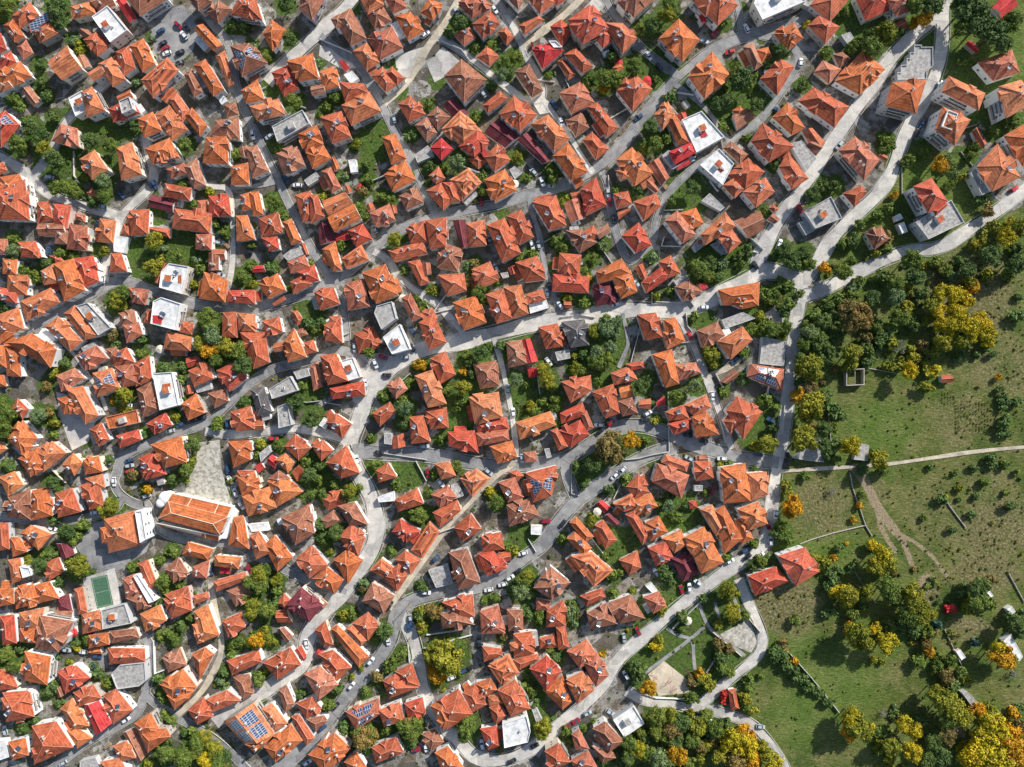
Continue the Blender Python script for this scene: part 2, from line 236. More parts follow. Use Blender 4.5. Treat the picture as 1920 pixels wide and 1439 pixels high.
DATA = '''
@ 0 0
85,120,225,15,290,110 hr2
250,235,385,160,435,250 ho2S
+215,185,370,85,385,150 srV2
25,190,100,145,185,275 ho2
120,350,195,300,250,400 hr1
-60,290,5,250,50,370 hr2
-40,440,80,385,125,470 hc2S
-60,560,150,460,240,575 ho2
+-80,640,60,590,100,660 go2
165,690,220,645,310,760 gb1
-60,880,40,830,150,940,10,1110 hcV3
385,1060,455,930,580,965,590,1105 hr2
530,50,680,10,720,105,545,145 ho2S
660,-20,830,-60,870,40,740,90 gr2
690,130,810,45,960,230,830,325 fw3
590,240,650,220,740,260,640,300 gb1
625,300,720,240,825,350,735,425 hr2
870,10,930,-20,1025,145,975,175 gc1
930,-40,1180,-120,1260,-10,1050,125 hb3
865,390,965,345,1015,510,930,575 hr2
970,345,1075,290,1165,480,1070,545 ho2
735,480,835,430,945,600,845,655 ho3
+660,545,760,485,800,560,700,610 go3
580,430,640,410,680,500 gb1
360,460,505,340,615,515,465,605 Go3
610,690,690,650,790,830,650,885 ho3S
515,740,620,680,660,830,570,880 fw2
810,815,975,740,1055,850,850,920 hr2
+875,725,975,675,1000,730,900,770 go2
+905,770,985,735,1015,830,930,870 fy3
1055,600,1255,430,1340,530,1150,740 hb3T
1380,560,1440,515,1520,690,1455,730 hr2
1450,490,1540,445,1680,670,1600,725 ho3
1455,225,1520,180,1670,340,1600,385 go2
1615,420,1685,380,1755,630,1715,650 ho1
1420,0,1500,-80,1590,10,1490,85 hr3
1550,95,1640,5,1740,70,1640,180 hb2
1260,745,1330,700,1430,840,1370,920 hr2
1375,860,1440,810,1555,945,1500,1025 ho2
1030,890,1145,840,1215,980,1085,1035 ho3
1160,860,1270,790,1410,975,1290,1060 ho2D
1085,1115,1270,1035,1350,1185,1145,1235 ho3D
595,1195,710,1125,810,1275,690,1350 ho3S
870,1110,990,1070,1065,1310,910,1355 ho3
1245,1270,1380,1220,1400,1300,1285,1340 hr2
+1370,1250,1475,1185,1545,1395,1455,1420 hb2
1545,1030,1700,1025,1715,1235,1520,1225 ho3
1620,905,1790,880,1800,1050,1575,1015 hb2S
0,1330,145,1305,225,1480,20,1540 ho2
-40,1230,20,1215,55,1280,0,1310 hr1
T 50,50,70g 0,110,50g 430,60,80d 440,160,60d 545,300,45l 595,360,55y 290,490,50d 90,740,50g 150,790,40g 300,620,50d 340,720,55d 230,960,75d 300,1010,60d 400,880,50d 130,1090,75g 330,1110,60y 410,1200,80d 320,1240,60d 680,1060,70d 830,1090,60g 770,1360,70l 780,1230,40d 1390,1090,60g 1010,620,40l 1130,280,30l 1380,410,30y 1740,190,50d 640,1320,40y 990,940,50d 560,1390,50g 460,1400,60g
C 1205,235,-40b 1220,330,-40k 1240,365,-40r 1250,400,-20w 1350,395,-30k 1380,265,50w 1395,205,55k 1335,190,45r 370,1330,10s 1350,470,-20k
@ 0 270
-60,330,185,265,225,575,-60,565 hr3S
650,365,690,330,730,380,685,420 hr1
1230,320,1330,310,1435,385,1420,430,1240,400 hr2
1120,430,1150,380,1310,420,1300,520,1180,490 gm1
1270,400,1340,430,1330,460,1270,440 gr1
275,440,365,430,400,560,280,600 hr2
+400,450,535,460,500,640,400,600 hr2
+285,600,480,590,500,690,290,690 gr2
+415,640,510,660,500,750,410,750 hr2
565,520,640,530,640,590,565,560 hr1
520,600,655,620,655,800,500,790 hr2
+655,640,690,640,665,800,635,800 fy1
750,560,870,575,850,745,735,735 ho2
+720,690,760,650,780,720,725,735 gr1
965,500,1120,490,1110,680,985,690 hr2
+905,680,925,600,985,600,975,690 hr1
1115,620,1275,640,1275,710,1115,650 hr1
1300,505,1460,500,1560,590,1580,675,1310,640 hr2
1480,425,1555,420,1555,560,1480,560 hr1
1565,390,1715,390,1735,545,1565,540 hr2
1470,680,1590,675,1585,795,1465,790 hr2
1590,790,1690,790,1690,870,1590,860 gr1
1565,810,1640,840,1640,945,1560,950 gr2
1530,960,1710,1020,1690,1190,1495,1160 ho2
850,720,880,690,965,700,930,820,855,810 fw1
835,820,910,820,955,960,820,965 hr2
130,735,265,730,315,850,160,850 hr2
370,840,430,830,480,880,420,895 hr1
20,860,130,865,120,980,20,975 ho2
60,975,205,980,205,1140,130,1120,50,1060 ho2
-60,710,0,715,60,770,30,830,-60,830 hr2
305,955,400,900,450,1040,325,1060 ho2
+400,900,550,860,640,1100,480,1185 ho3S
+545,860,700,840,745,1030,620,1090 hc2
-40,1100,30,1080,140,1130,120,1200,-20,1170 hc2S
155,1180,380,1080,450,1190,200,1330 ho2S
-40,1290,130,1230,180,1390,0,1450 ho2
960,1075,1120,1095,1090,1210,990,1190 hr2
1210,960,1270,895,1420,920,1370,1130,1195,1080 fw3V
+1310,990,1365,985,1365,1045,1310,1050 sr3
1160,1040,1230,890,1260,900,1200,1050 gr2
480,1270,560,1210,740,1440,640,1470 ho2
570,1215,660,1190,840,1380,740,1440 fy2
1150,1180,1210,1150,1360,1200,1320,1400,1130,1350 fw3V
+1145,1285,1220,1290,1215,1350,1145,1345 sc3
1710,1100,1910,1095,1915,1205,1705,1185 hc2
T 370,120,90d 560,370,60g 420,340,60g 90,720,55g 100,800,60l 170,950,45g 250,990,55g 340,890,50d 470,820,45g 250,540,30g 245,430,30g 775,800,50y 770,380,60g 690,440,50d 1160,720,70y 1150,930,75y 1200,870,45y 1330,840,60g 1460,870,40l 1510,940,40g 1440,1060,40y 870,1180,60y 920,1110,60g 910,1220,40y 850,1130,40d 1370,310,40g 1150,380,25y 1440,460,35g 1600,600,45g 1690,660,50g 1220,790,35l 1560,360,40y 540,840,40g 1140,1180,30g 10,1230,50d 1570,560,30g 830,1410,40b 780,1340,20g
C 365,800,88b 770,1010,88w 770,470,15s 905,380,40b 730,610,85k 1650,690,10k 1650,740,5s 1160,305,60b 1125,310,50k 1655,980,20s 1870,800,75k
@ 0 540
-40,200,40,190,110,340,0,420 ho2
+40,190,140,150,180,300,110,340 ho2
40,410,240,340,425,460,380,600 ho3
+30,420,140,460,160,670,50,660 ho2
-60,430,30,430,50,600,-60,590 ho2
-50,650,30,655,50,740,-50,745 ho1
335,290,440,215,620,400,530,475 ho2S
890,190,1005,165,1030,280,910,300 hr2
+920,280,1040,255,1070,350,950,415 hr2
1090,180,1150,150,1130,270,1080,260 hr1
1360,245,1450,265,1440,350,1340,330 hr1
1250,325,1440,370,1430,475,1225,460 ho2
1670,185,1770,180,1780,375,1665,370 hr2
1780,185,1915,200,1915,330,1790,320 ho2
1795,330,1990,330,2020,560,1900,610 hr2
570,510,720,430,810,530,640,620 hr2S
790,460,870,440,890,500,840,550 hr1
840,500,950,445,1010,560,860,590 hr2S
+860,590,990,570,1050,720,920,750 hr2S
+1000,570,1120,505,1140,690,1020,740 hr2
+1025,760,1140,700,1190,910,1070,975 hb2
1145,640,1295,630,1345,880,1200,920 fw3
+1215,725,1280,715,1285,765,1220,780 sr3
420,660,560,600,640,680,460,780 hr2
495,760,620,735,740,960,640,1025 ho3
+430,830,560,800,620,900,480,950 ho2
695,640,840,600,900,750,730,820 ho3V
75,910,135,830,215,910,170,985 hr2
55,1130,170,990,285,1130,165,1245 ho2
-60,1180,0,1150,50,1210,-20,1260 ho1
1410,620,1560,560,1600,680,1455,745 hr2
1450,740,1570,690,1590,760,1480,790 fy1
1625,620,1770,550,1850,680,1720,780 hc2S
1395,530,1480,510,1500,570,1410,600 gr1
1560,790,1690,755,1715,850,1610,905 hr1
1360,870,1470,790,1535,940,1410,995 ho2
+1390,740,1430,725,1450,790,1400,800 gr1
1730,930,1880,885,1910,1040,1770,1080 hr2
790,970,1030,910,1050,1010,820,1060 fo2
670,1060,760,1010,825,1140,740,1190 hr2
870,1110,1040,1060,1060,1140,900,1205 hc2
1095,1020,1240,930,1290,1030,1160,1100 hc2S
1130,1175,1360,1110,1400,1310,1240,1350 ho3
1040,1280,1160,1220,1250,1400,1090,1440 hc2S
1710,1150,1870,1145,1880,1290,1750,1350 ho2
135,1280,290,1190,350,1330,230,1420 ho2
+270,1230,390,1150,500,1240,330,1380 ho2
460,1330,550,1240,620,1310,560,1410 ho2
+620,1290,740,1260,770,1380,640,1400 ho2
T 880,60,60y 870,150,50g 1570,200,70g 1580,280,70g 1590,360,85l 1500,420,60y 1580,470,70o 1700,440,80y 1620,540,60g 1790,470,70g 1830,580,80d 1560,570,45d 840,370,50b 860,430,35d 1050,390,50d 1360,600,55d 1340,680,45g 1380,820,25g 410,640,45y 480,560,50d 350,740,50b 50,940,80g 20,1000,80g 30,1080,60g 290,960,70l 360,940,50b 400,1020,40y 930,810,65y 960,780,50g 840,860,25o 940,910,40y 1300,960,50y 1310,980,30g 1620,1030,55g 1640,1010,40g 1440,1170,60d 1850,880,50d 1400,1370,60g 1430,1310,50g 990,1420,45b 640,1150,40d 1080,1090,40d 60,1340,45d 40,1320,30g 1230,600,45d 1470,1360,40g 1060,500,50g 10,860,50g 1020,390,30l
C 830,1295,-70s 970,1295,-15b 970,1335,-10s 970,1375,-15c 1705,1020,80b 955,880,10w 1275,1075,-15s 1355,1025,-20b 1510,975,-15k 1710,1360,85b 1460,985,-15k
@ 0 810
-10,340,110,295,175,400,60,485 ho2
60,490,225,430,240,665,50,635 hr2S
+240,440,365,415,395,630,230,665 ho2
415,460,540,420,610,600,435,645 hr2S
+600,400,740,360,785,560,670,585 hr2
+640,350,770,315,790,420,690,430 ho2
780,655,1020,590,1060,850,815,910 ho3
+750,720,810,710,830,820,765,835 ho3
+1025,590,1080,585,1115,800,1065,830 fw3
-20,690,60,680,70,880,0,890 hr2
150,760,230,700,390,770,290,890 ho2S
75,790,145,790,210,900,95,940 ho2
420,840,530,830,560,920,470,960 gm1
325,980,440,940,480,1050,370,1115 hr1
60,960,150,945,185,1105,90,1140 ho2
+165,1000,240,1010,260,1070,190,1090 fw2
115,1180,250,1140,290,1280,120,1330 ho2
+260,1150,370,1120,445,1250,290,1285 ho2
-20,1180,100,1175,105,1290,0,1310 ho2
425,1250,515,1215,540,1340,440,1350 hm1
555,1180,620,1160,655,1350,590,1370 hr2
1030,985,1110,960,1180,1150,1120,1180 hr2
920,1100,1010,1065,1090,1220,945,1250 hr2
+950,1250,1090,1180,1150,1290,1030,1340 hr2
+1010,1070,1050,1060,1180,1260,1130,1280 fw2
1235,1030,1340,940,1415,1060,1300,1135 hb2
1365,920,1410,825,1600,880,1560,960 ho2
+1450,1010,1570,960,1550,1100,1440,1090 hr2
1235,1220,1410,1155,1440,1340,1285,1405 hr2
1450,1230,1560,1200,1570,1250,1460,1295 hr1
1610,925,1810,940,1790,1030,1610,1005 ho2
1655,1015,1730,1020,1725,1065,1650,1060 sc1
1600,1120,1840,1050,1850,1110,1620,1200 hr2
1695,1190,1820,1130,1885,1230,1770,1310 hr1
1710,850,1750,650,1830,640,1870,880 ho2
1750,640,1820,625,1840,665,1760,670 go1
1170,360,1220,345,1240,390,1185,405 sy1
T 990,345,40o 1090,435,40o 830,560,75y 900,520,60y 780,590,60y 590,1000,95y 400,665,45d 500,740,60d 540,820,50g 570,780,40g 610,700,45g 380,920,50d 200,975,45y 290,1000,60d 430,1140,40d 1300,360,50d 1380,350,55g 1400,260,45g 1430,210,40y 1220,1130,60g 1230,1170,50g 1190,960,35g 1290,890,45g 1380,825,20y 1000,1010,40g 1880,1130,60g 1880,1350,60y 1410,1400,35g 440,460,30d 400,380,60d 820,210,30d 1720,370,25y 1700,470,30y 480,720,40g 320,930,40g 1260,1300,30g 1330,1150,40g 1190,1290,40d 400,20,30g
C 830,215,-70s 855,375,85w 1765,455,70w 1725,360,60w 395,725,20w 1870,1030,60r 710,605,-10w 1585,1040,80b 1100,480,-20s 970,215,-15b 1810,550,60w
@ 0 1079
0,305,105,295,125,510,20,525 hr2
145,280,330,245,300,390,150,390 ho2S
+150,400,290,385,270,510,150,500 ho2
300,300,555,345,440,575,265,545 hb3S
520,400,560,380,575,450,545,465 sc1
610,290,750,260,765,410,620,440 ho2S
760,260,940,210,990,360,770,405 fy2S
665,450,810,430,820,520,665,550 ho2S
+670,560,755,540,765,590,675,590 go1
820,420,1020,400,1050,470,840,510 hb2
1050,290,1200,220,1250,340,1090,425 ho2
810,545,1085,550,1090,645,820,670 hr2
835,740,900,670,1090,650,1100,790,1050,830,880,855 fy2
1215,620,1350,540,1400,670,1260,730 hb1
1440,590,1540,540,1605,590,1500,785 ho2
1200,820,1370,700,1480,840,1290,940 ho3S
+1250,900,1460,860,1420,920,1310,1010 ho3
1455,270,1560,220,1645,450,1480,515 ho2
+1440,370,1490,360,1530,500,1480,515 ho2
1665,340,1810,275,1840,390,1710,465 hr2
185,570,380,610,355,825,185,790 ho3S
425,720,570,675,680,770,490,890 hr2S
415,850,470,820,500,890,440,920 gb1
550,880,700,820,760,920,590,985 hr2
630,970,740,940,840,1110,720,1200 gc2
450,1000,540,920,670,1130,560,1160 ho2
+500,1160,570,1140,695,1220,580,1300 ho2
770,900,870,850,1000,1010,850,1120 hr2S
-60,730,80,720,135,840,-20,870 hr2
20,880,210,865,260,1060,45,1100 hr3S
+110,1050,160,1030,180,1100,120,1115 hr2
240,1130,420,1095,550,1290,255,1420 hr3
60,1250,190,1220,215,1350,90,1390 ho2S
-60,1240,50,1230,75,1360,-40,1400 fw1
1010,1110,1130,1030,1190,1150,1060,1220 ho3
+1040,1160,1250,1150,1280,1210,1110,1330 ho3
920,1180,1010,1140,1110,1340,1040,1410 gr1
845,1280,950,1240,1020,1370,900,1400 ho2
750,1400,900,1370,960,1480,780,1480 ho2
1405,1010,1530,910,1600,1060,1480,1120 hr2
+1545,930,1700,860,1810,940,1590,1030 hr2
1745,760,1870,750,1910,870,1820,935 hb1
1690,640,1880,560,1990,590,1740,750 hr2
600,1390,720,1360,760,1450,600,1460 fy1
T 60,590,60g 110,680,60g 20,680,50g 160,560,35d 420,610,30l 520,660,30y 570,550,25Y 730,750,40d 700,690,30c 800,810,45g 790,830,35y 380,820,45d 340,880,50d 440,960,35d 240,1100,45d 170,1140,50d 1180,780,45d 1220,930,45g 1210,880,35g 1240,1060,40g 1280,1090,35g 1300,480,50g 1260,450,40g 1200,460,35g 1400,330,40g 1350,380,40d 1640,790,25y 1640,720,30g 1740,590,40g 1790,500,50g 1730,530,40g 1900,510,45Y 1900,220,60y 1870,60,60g 1240,1340,75g 1380,1370,80g 1480,1260,70g 1540,1210,60y 1570,1400,60Y 1600,1300,70y 1650,1350,60g 1480,1390,50d 1400,1190,40d 1450,1200,45g 1100,1420,40y 640,500,40g 560,520,30d 600,340,25d
C 500,560,10s 625,575,5w 730,605,15b 945,1085,-30w 40,1165,75s 470,1410,-30s
@ 360 0
290,115,350,-20,480,-5,530,155 hr3
530,255,600,150,710,230,605,385 ho2
285,345,430,325,570,475,375,580 hrV3
365,680,490,600,545,750,405,780 ho2
430,800,650,740,700,860,490,910 ho3S
240,790,325,765,350,860,260,885 hb1
595,545,735,480,800,665,690,725 hr2S
705,460,905,400,950,590,800,612 ho3
950,540,1060,500,1105,650,985,680 ho2
+890,650,990,630,1000,700,900,720 gb2
1060,140,1190,60,1310,290,1190,345 hb3
+1040,145,1110,100,1150,190,1080,215 hb3
1310,110,1420,30,1500,160,1370,218 hb2
1230,-60,1400,-80,1440,40,1320,110 ho3
800,60,860,-60,1000,-20,905,150 hb3
1450,0,1560,-60,1612,60,1508,105 hr2
1520,120,1640,90,1745,235,1620,305 ho2S
1320,290,1500,195,1585,360,1410,450 hr2S
1205,385,1310,320,1410,470,1310,530 ho2
1345,570,1430,500,1540,640,1455,695 hr2
+1450,550,1500,500,1600,590,1540,640 hr2
1100,465,1135,450,1185,515,1150,540 sc1
1135,560,1200,530,1255,590,1190,630 fw1
1105,615,1290,630,1330,700,1150,775 hr2
1120,790,1330,690,1420,840,1195,945 ho3S
960,880,1120,835,1195,1030,1050,1080 hr3S
600,950,830,825,885,930,640,1070 fy3
785,1000,935,940,990,1090,855,1150 ho2S
+855,1150,985,1090,1045,1190,905,1270 ho2
1040,1190,1070,1175,1110,1260,1070,1290 go1
630,1150,790,1100,850,1245,690,1315 hb2S
400,1110,485,1090,580,1285,455,1340 hr2
+350,1115,420,1095,430,1180,370,1180 gb1
290,1250,420,1220,430,1385,295,1390 ho2
1170,1200,1230,1195,1245,1290,1190,1300 fw1
1425,1030,1525,1000,1610,1190,1495,1235 ho2
+1440,1310,1600,1200,1680,1350,1505,1440 ho2
1545,780,1640,720,1755,860,1625,920 hr2
T 700,40,60d 1215,60,40g 450,350,40l 560,420,50g 730,300,60d 600,650,60g 760,760,70g 1070,730,50g 1010,800,40g 1580,500,80l 1440,490,20l 1230,1080,50y 1300,1240,50g 1320,1350,50g 620,1100,45g 320,1160,40g 950,480,35l 1560,690,45l 380,200,50d 1660,1010,40g 960,860,30g
C 1515,890,75s 455,1010,80w 580,1025,-30s 1750,260,-40w
@ 360 270
360,385,440,360,450,490,375,505 ho2S
+430,365,500,355,535,530,460,545 ho2
330,540,415,535,475,720,335,730 ho2
500,560,645,510,680,660,520,700 hr2
520,705,640,695,655,790,575,805 hc2
680,585,745,560,825,735,745,760 ho2
815,760,845,745,875,825,850,835 gr1
680,840,800,750,840,830,720,880 fy1
715,885,845,835,880,920,740,975 hr2
785,960,915,905,955,1025,850,1050 hr2
735,1035,820,990,905,1050,760,1130 hr2
495,1050,640,970,705,1100,570,1165 ho2
600,1200,690,1140,705,1170,620,1215 sr1
455,920,535,910,555,960,455,965 gc1
770,385,890,350,930,570,830,590 hr2S
+880,380,940,380,995,545,890,600 hr3
975,430,1150,360,1210,450,1020,540 Go3
+1015,550,1215,450,1270,560,1070,665 Go3
970,205,1040,175,1120,330,1050,370 hr2
840,275,930,210,970,260,870,320 fy1
945,600,1020,590,1075,730,960,760 gm1
1075,690,1160,650,1185,710,1090,745 gc1
1170,650,1280,600,1355,715,1230,770 hr2
975,790,1075,730,1125,950,1060,955 ho2
+970,850,1010,820,1040,920,975,880 ho1
1120,860,1270,755,1330,870,1160,940 hr2T
1305,460,1350,440,1375,490,1320,510 gr1
1330,520,1480,450,1525,570,1375,625 hr2
+1480,460,1530,460,1540,520,1500,520 gr1
1555,390,1690,330,1740,440,1605,500 hr2
1470,815,1740,730,1770,820,1515,885 hr2
1600,640,1740,580,1760,740,1640,740 hr2
1615,890,1710,870,1770,1040,1700,1060 hr2
+1720,900,1780,895,1800,970,1740,990 gr2
1275,970,1450,900,1545,1130,1380,1200 ho3S
1150,1050,1280,1010,1330,1220,1170,1250 hr2S
915,1110,1060,1070,1110,1200,960,1250 hr2
1385,1215,1500,1180,1535,1310,1420,1395,1365,1270 fy3
1570,1155,1640,1120,1730,1300,1650,1335 hr2
1145,320,1175,310,1200,360,1165,375 gr1
T 620,440,60g 690,540,40g 440,760,30g 390,1000,60g 450,1050,40y 600,930,45d 880,900,25y 980,400,45y 1130,250,40l 1320,260,40g 1420,400,50g 1480,420,50g 1250,480,40g 1280,540,35g 1520,720,60y 1590,680,40y 1130,760,40g 1590,950,30g 1740,290,30g 1780,170,50d 1640,240,40g 730,1080,30g 1730,1230,30y 350,1020,40d 1290,360,40b 440,920,40g 870,1350,55d 960,1350,50d 120,1340,90g 1830,180,30g
C 790,310,0w 1265,335,85c 500,1350,85s 430,810,75k 705,265,60b 1370,640,60s
@ 360 540
525,250,655,215,680,330,560,365 hr2
740,170,790,170,840,250,790,285 hr1
990,280,1110,215,1130,415,1000,395 hr2
+1030,215,1115,210,1120,280,1030,280 hr2
690,400,770,310,860,520,720,560 ho3
+610,420,700,400,720,460,620,485 go2
+840,410,910,390,940,480,860,500 hr2
+770,320,840,300,870,350,800,370 hr1
885,590,940,550,980,740,910,775 hr1
960,510,1080,490,1175,700,1020,730 hr3
1030,750,1290,700,1300,810,1050,835 hc2S
1115,545,1210,520,1270,670,1170,700 fw2
1215,345,1360,290,1420,420,1250,495 hr1
1430,370,1560,270,1640,460,1500,500 fw3S
1700,260,1810,190,1910,410,1780,470 hr2
+1730,170,1800,150,1840,220,1750,260 hr1
1460,740,1555,670,1620,760,1530,835 hr2
1350,940,1485,855,1530,930,1410,1040 hr2
1670,660,1800,615,1910,870,1770,900 ho3S
1790,540,1900,480,1990,650,1870,720 hr2
1740,915,1910,895,1925,1050,1790,1060 hr2S
1630,970,1735,955,1790,1155,1645,1170 hr2S
1505,1120,1585,1090,1600,1190,1505,1210 gr1
1440,1090,1500,1090,1500,1180,1440,1170 fy1
575,760,740,660,800,770,600,835 fy2
440,760,540,740,600,930,490,960 hd2
640,890,720,860,750,1030,650,1055 fy2
760,630,870,600,890,660,790,690 fy1
290,930,440,885,470,1060,330,1080 hr2
+470,1000,540,1000,540,1065,470,1070 gr1
1000,1010,1080,940,1200,1020,1130,1135 hr2S
950,1030,990,970,1030,985,1000,1060 fw1
690,1190,775,1095,895,1200,800,1295 hr2
620,1290,700,1240,770,1310,720,1390 ho2
560,1300,600,1250,650,1290,620,1360 gc1
465,1340,520,1310,550,1350,500,1390 sc1
900,1190,980,1140,1060,1220,970,1300 hr2
1000,1310,1160,1180,1260,1390,1120,1430 hr3S
340,1370,470,1370,480,1450,330,1450 hr2
1380,1370,1470,1310,1540,1420,1400,1460 hr2
1820,1320,1930,1300,1980,1410,1870,1440 ho2
740,1390,800,1330,860,1380,790,1440 gr1
570,1430,650,1370,740,1430,640,1500 hr2
T 870,260,60d 920,300,50g 970,270,60g 1330,490,45g 1720,570,50o 1690,590,35o 1430,750,50g 1440,790,45g 1620,720,50g 1580,830,50g 1600,900,65l 1530,880,40d 1580,1020,50d 1350,950,30g 780,850,65d 920,960,60d 900,1000,60d 830,740,35g 500,1180,45y 650,1180,50g 390,860,45d 1440,820,40d 860,1310,40g 880,1400,60d 1370,1330,55g 1860,1140,40g 1350,1130,30g 500,1260,30g
C 500,270,85s 560,450,80s 1435,520,20c 1375,570,70w 1600,520,0s 1220,450,85s 1300,720,80w 1185,1215,70k 1240,1290,75w 1745,1190,-5s 1460,655,0k 1405,1235,0k 1770,1390,85r 610,1130,0c 1650,320,60b 255,1010,80b
@ 360 810
330,330,470,300,510,430,375,480 ho2
+375,485,580,410,635,570,420,635 ho2S
565,370,665,300,835,450,640,560 ho2S
745,300,800,250,865,290,790,375 sr1
960,490,1120,430,1150,540,1020,590 hr1
1095,555,1220,525,1325,700,1180,700 hb2
970,660,1060,585,1135,670,1000,725 hr1
1085,785,1200,690,1300,790,1250,940 hr2
1060,960,1150,890,1285,960,1170,1145 ho2
1520,510,1690,420,1740,540,1545,600 hr2
1390,490,1520,440,1520,520,1400,530 fw1
1500,750,1560,650,1720,745,1610,830 hc2
1640,890,1780,670,1860,750,1730,950 ho2T
1520,960,1600,890,1720,960,1640,1075 hr2S
1330,1040,1420,945,1530,1030,1480,1110 hc2T
+1430,1080,1550,990,1620,1080,1540,1200 hr2
1275,1270,1350,1130,1520,1230,1440,1365 hr3
665,640,880,550,920,760,775,850 hr3S
+840,560,890,540,910,600,860,610 gr1
430,780,500,740,600,900,480,960 ho2
+540,850,620,770,760,940,640,1050 ho2
780,950,900,850,1020,1000,880,1100 hr2
+900,1100,1010,1010,1140,1110,1070,1220 ho2
700,1300,820,1165,985,1300,880,1430 hm3
635,1290,690,1210,740,1260,700,1330 hr1
860,1180,900,1190,1020,1290,960,1340 gr1
630,1340,710,1340,760,1430,640,1430 gr1
505,160,580,100,600,150,520,230 fy1
1790,470,1920,400,1990,490,1860,570 hr2
1780,1030,1890,980,1930,1110,1810,1160 fy1
420,690,560,680,580,740,450,750 fw1
635,655,680,635,695,690,650,700 fw1
T 500,1080,70y 520,1150,65g 630,1110,55y 480,1190,55g 570,1340,60g 620,1290,45d 440,1380,35Y 640,1180,40g 940,360,50g 1060,400,50g 920,460,35g 980,470,50d 1180,450,60y 880,320,60d 850,240,30g 950,260,50d 1160,480,40b 1080,750,60d 980,790,50d 1000,820,50g 930,700,45d 1030,900,30y 1700,630,60g 1660,600,40g 1280,1140,40l 1380,930,40g 1350,970,40d 1490,890,35d 1420,750,30g 1270,1190,30b 1140,1370,50y 1190,1350,40g 1770,470,30g 1720,1390,50g 1830,1350,60b 1540,400,35g 420,1250,45g 1740,1180,30d 1640,1240,30l 1250,430,30g 1370,250,55g 560,1040,50g
C 325,455,70w 660,800,60s 1245,225,75w 1185,140,70k 1830,950,-45b 1485,1300,-60k 1755,1205,5w 435,1030,70r 1865,385,45w 1650,575,-10b 1640,1430,80b
@ 360 1079
260,640,500,560,525,650,300,750 hr2
300,755,430,740,465,885,385,935 hb1
530,655,740,540,820,670,640,785 hr2
+770,560,820,525,860,600,830,640 gr1
650,860,710,820,770,960,700,1035 hr2
840,740,960,680,1100,820,950,940 hr3
945,590,1060,560,1200,690,1080,800 hr2
920,410,1000,340,1060,520,990,540 hr2
1040,400,1090,370,1330,610,1250,690 ho2
+1150,400,1200,370,1310,490,1270,530 ho2
1200,360,1320,275,1410,390,1320,490 hr2
640,400,690,390,760,460,700,500 gb1
1430,790,1520,740,1700,840,1480,925 hr2S
+1520,720,1650,660,1710,830,1600,850 hr2
1590,960,1730,915,1755,1040,1625,1090 hr2
1400,1010,1560,950,1595,1090,1440,1140 hr2S
1150,1020,1400,920,1410,1040,1230,1170 hrV2
1720,1190,1830,1150,1890,1250,1790,1320 hb1
1345,1290,1530,1210,1590,1330,1380,1410 hr2
235,1095,460,955,620,1190,400,1270 go3V
+400,1270,620,1190,560,1260,470,1330 ho3
540,1290,740,1110,830,1240,625,1405 ho2S
520,1000,600,960,720,1110,620,1170 ho2
745,1060,800,1040,920,1220,860,1280 hr2
780,960,900,910,975,1000,860,1080 hr2
+860,1080,990,1050,1020,1090,930,1170 hr2
870,1345,1070,1180,1190,1300,1000,1490 ho3S
1140,1400,1230,1320,1310,1440,1200,1500 ho2
1790,980,1900,900,1990,1100,1880,1160 ho3
1820,1320,1930,1280,1960,1400,1860,1440 hr2
T 350,500,60g 300,530,50y 490,490,60o 560,480,50y 540,420,50y 600,500,50y 240,730,50d 210,800,40l 290,580,40g 500,800,55g 480,770,40g 560,720,25y 260,860,30l 1450,420,70d 1480,450,50c 1400,470,50g 1150,280,50g 1200,300,40g 1380,780,45b 1350,760,35o 1270,700,25y 1200,770,25y 1520,640,55g 1580,590,55g 1490,690,45g 1720,280,45y 1720,390,55y 1790,260,45b 1700,330,40g 1800,600,80y 1870,560,80y 1880,680,60b 1830,760,70o 1800,700,50o 1850,650,60y 1030,980,55g 1100,860,40d 1290,1220,90b 1330,1170,60g 1260,1190,60g 1460,1160,50g 1600,1140,70g 1680,1110,60g 1640,1200,60g 1560,1110,50g 60,1240,80g 160,1320,80g 100,1380,60Y 200,1390,70g 30,1320,60g 250,1350,60d 820,890,35d 1140,1130,40d 520,940,25g 1300,880,40g 1310,1300,40d 1450,870,35d 1640,1270,35d 1370,1210,50b 1710,210,30d 1130,1170,45d
C 860,515,80w 835,600,80r 1340,645,-50w 1375,735,-50w 1195,830,-50w 1080,980,-50k 980,1145,-40b 865,1405,-30w 1760,130,5w 1640,330,80s 1625,390,80b 1470,490,80w 1755,1290,80w 1500,215,-70k
@ 720 0
270,95,335,-10,440,30,370,155 ho2
555,40,680,-40,815,40,665,140 hr2
660,180,800,80,870,180,745,290 hr2S
520,260,640,205,690,285,600,345 hr1S
855,240,915,205,975,280,920,340 hr1
690,430,775,345,865,425,795,500 hr1
880,-60,960,-100,1040,20,1010,80 hr2
1080,-20,1200,-80,1290,20,1170,110 hr2
1010,190,1160,120,1200,150,1055,265 hr2
1250,-60,1340,-100,1360,0,1300,45 hr2
1245,200,1330,145,1415,230,1335,350 hc1S
1110,370,1240,320,1350,380,1190,520 hc2
+1230,320,1290,320,1340,370,1270,375 fw2
1380,150,1545,35,1700,215,1490,335 hr3S
1565,280,1620,210,1700,230,1700,320,1640,365 hr2
1650,170,1790,175,1900,290,1790,405 hr3S
1350,410,1440,360,1570,500,1490,555 hr2
1300,460,1340,440,1440,560,1380,600 hr1
980,540,1090,480,1195,680,1110,735 hb2
1715,510,1765,470,1800,510,1745,555 ho1
450,570,580,445,770,600,600,770 hb3
740,790,870,685,930,740,780,850 hr2
865,860,970,715,1150,860,1020,990 hr3S
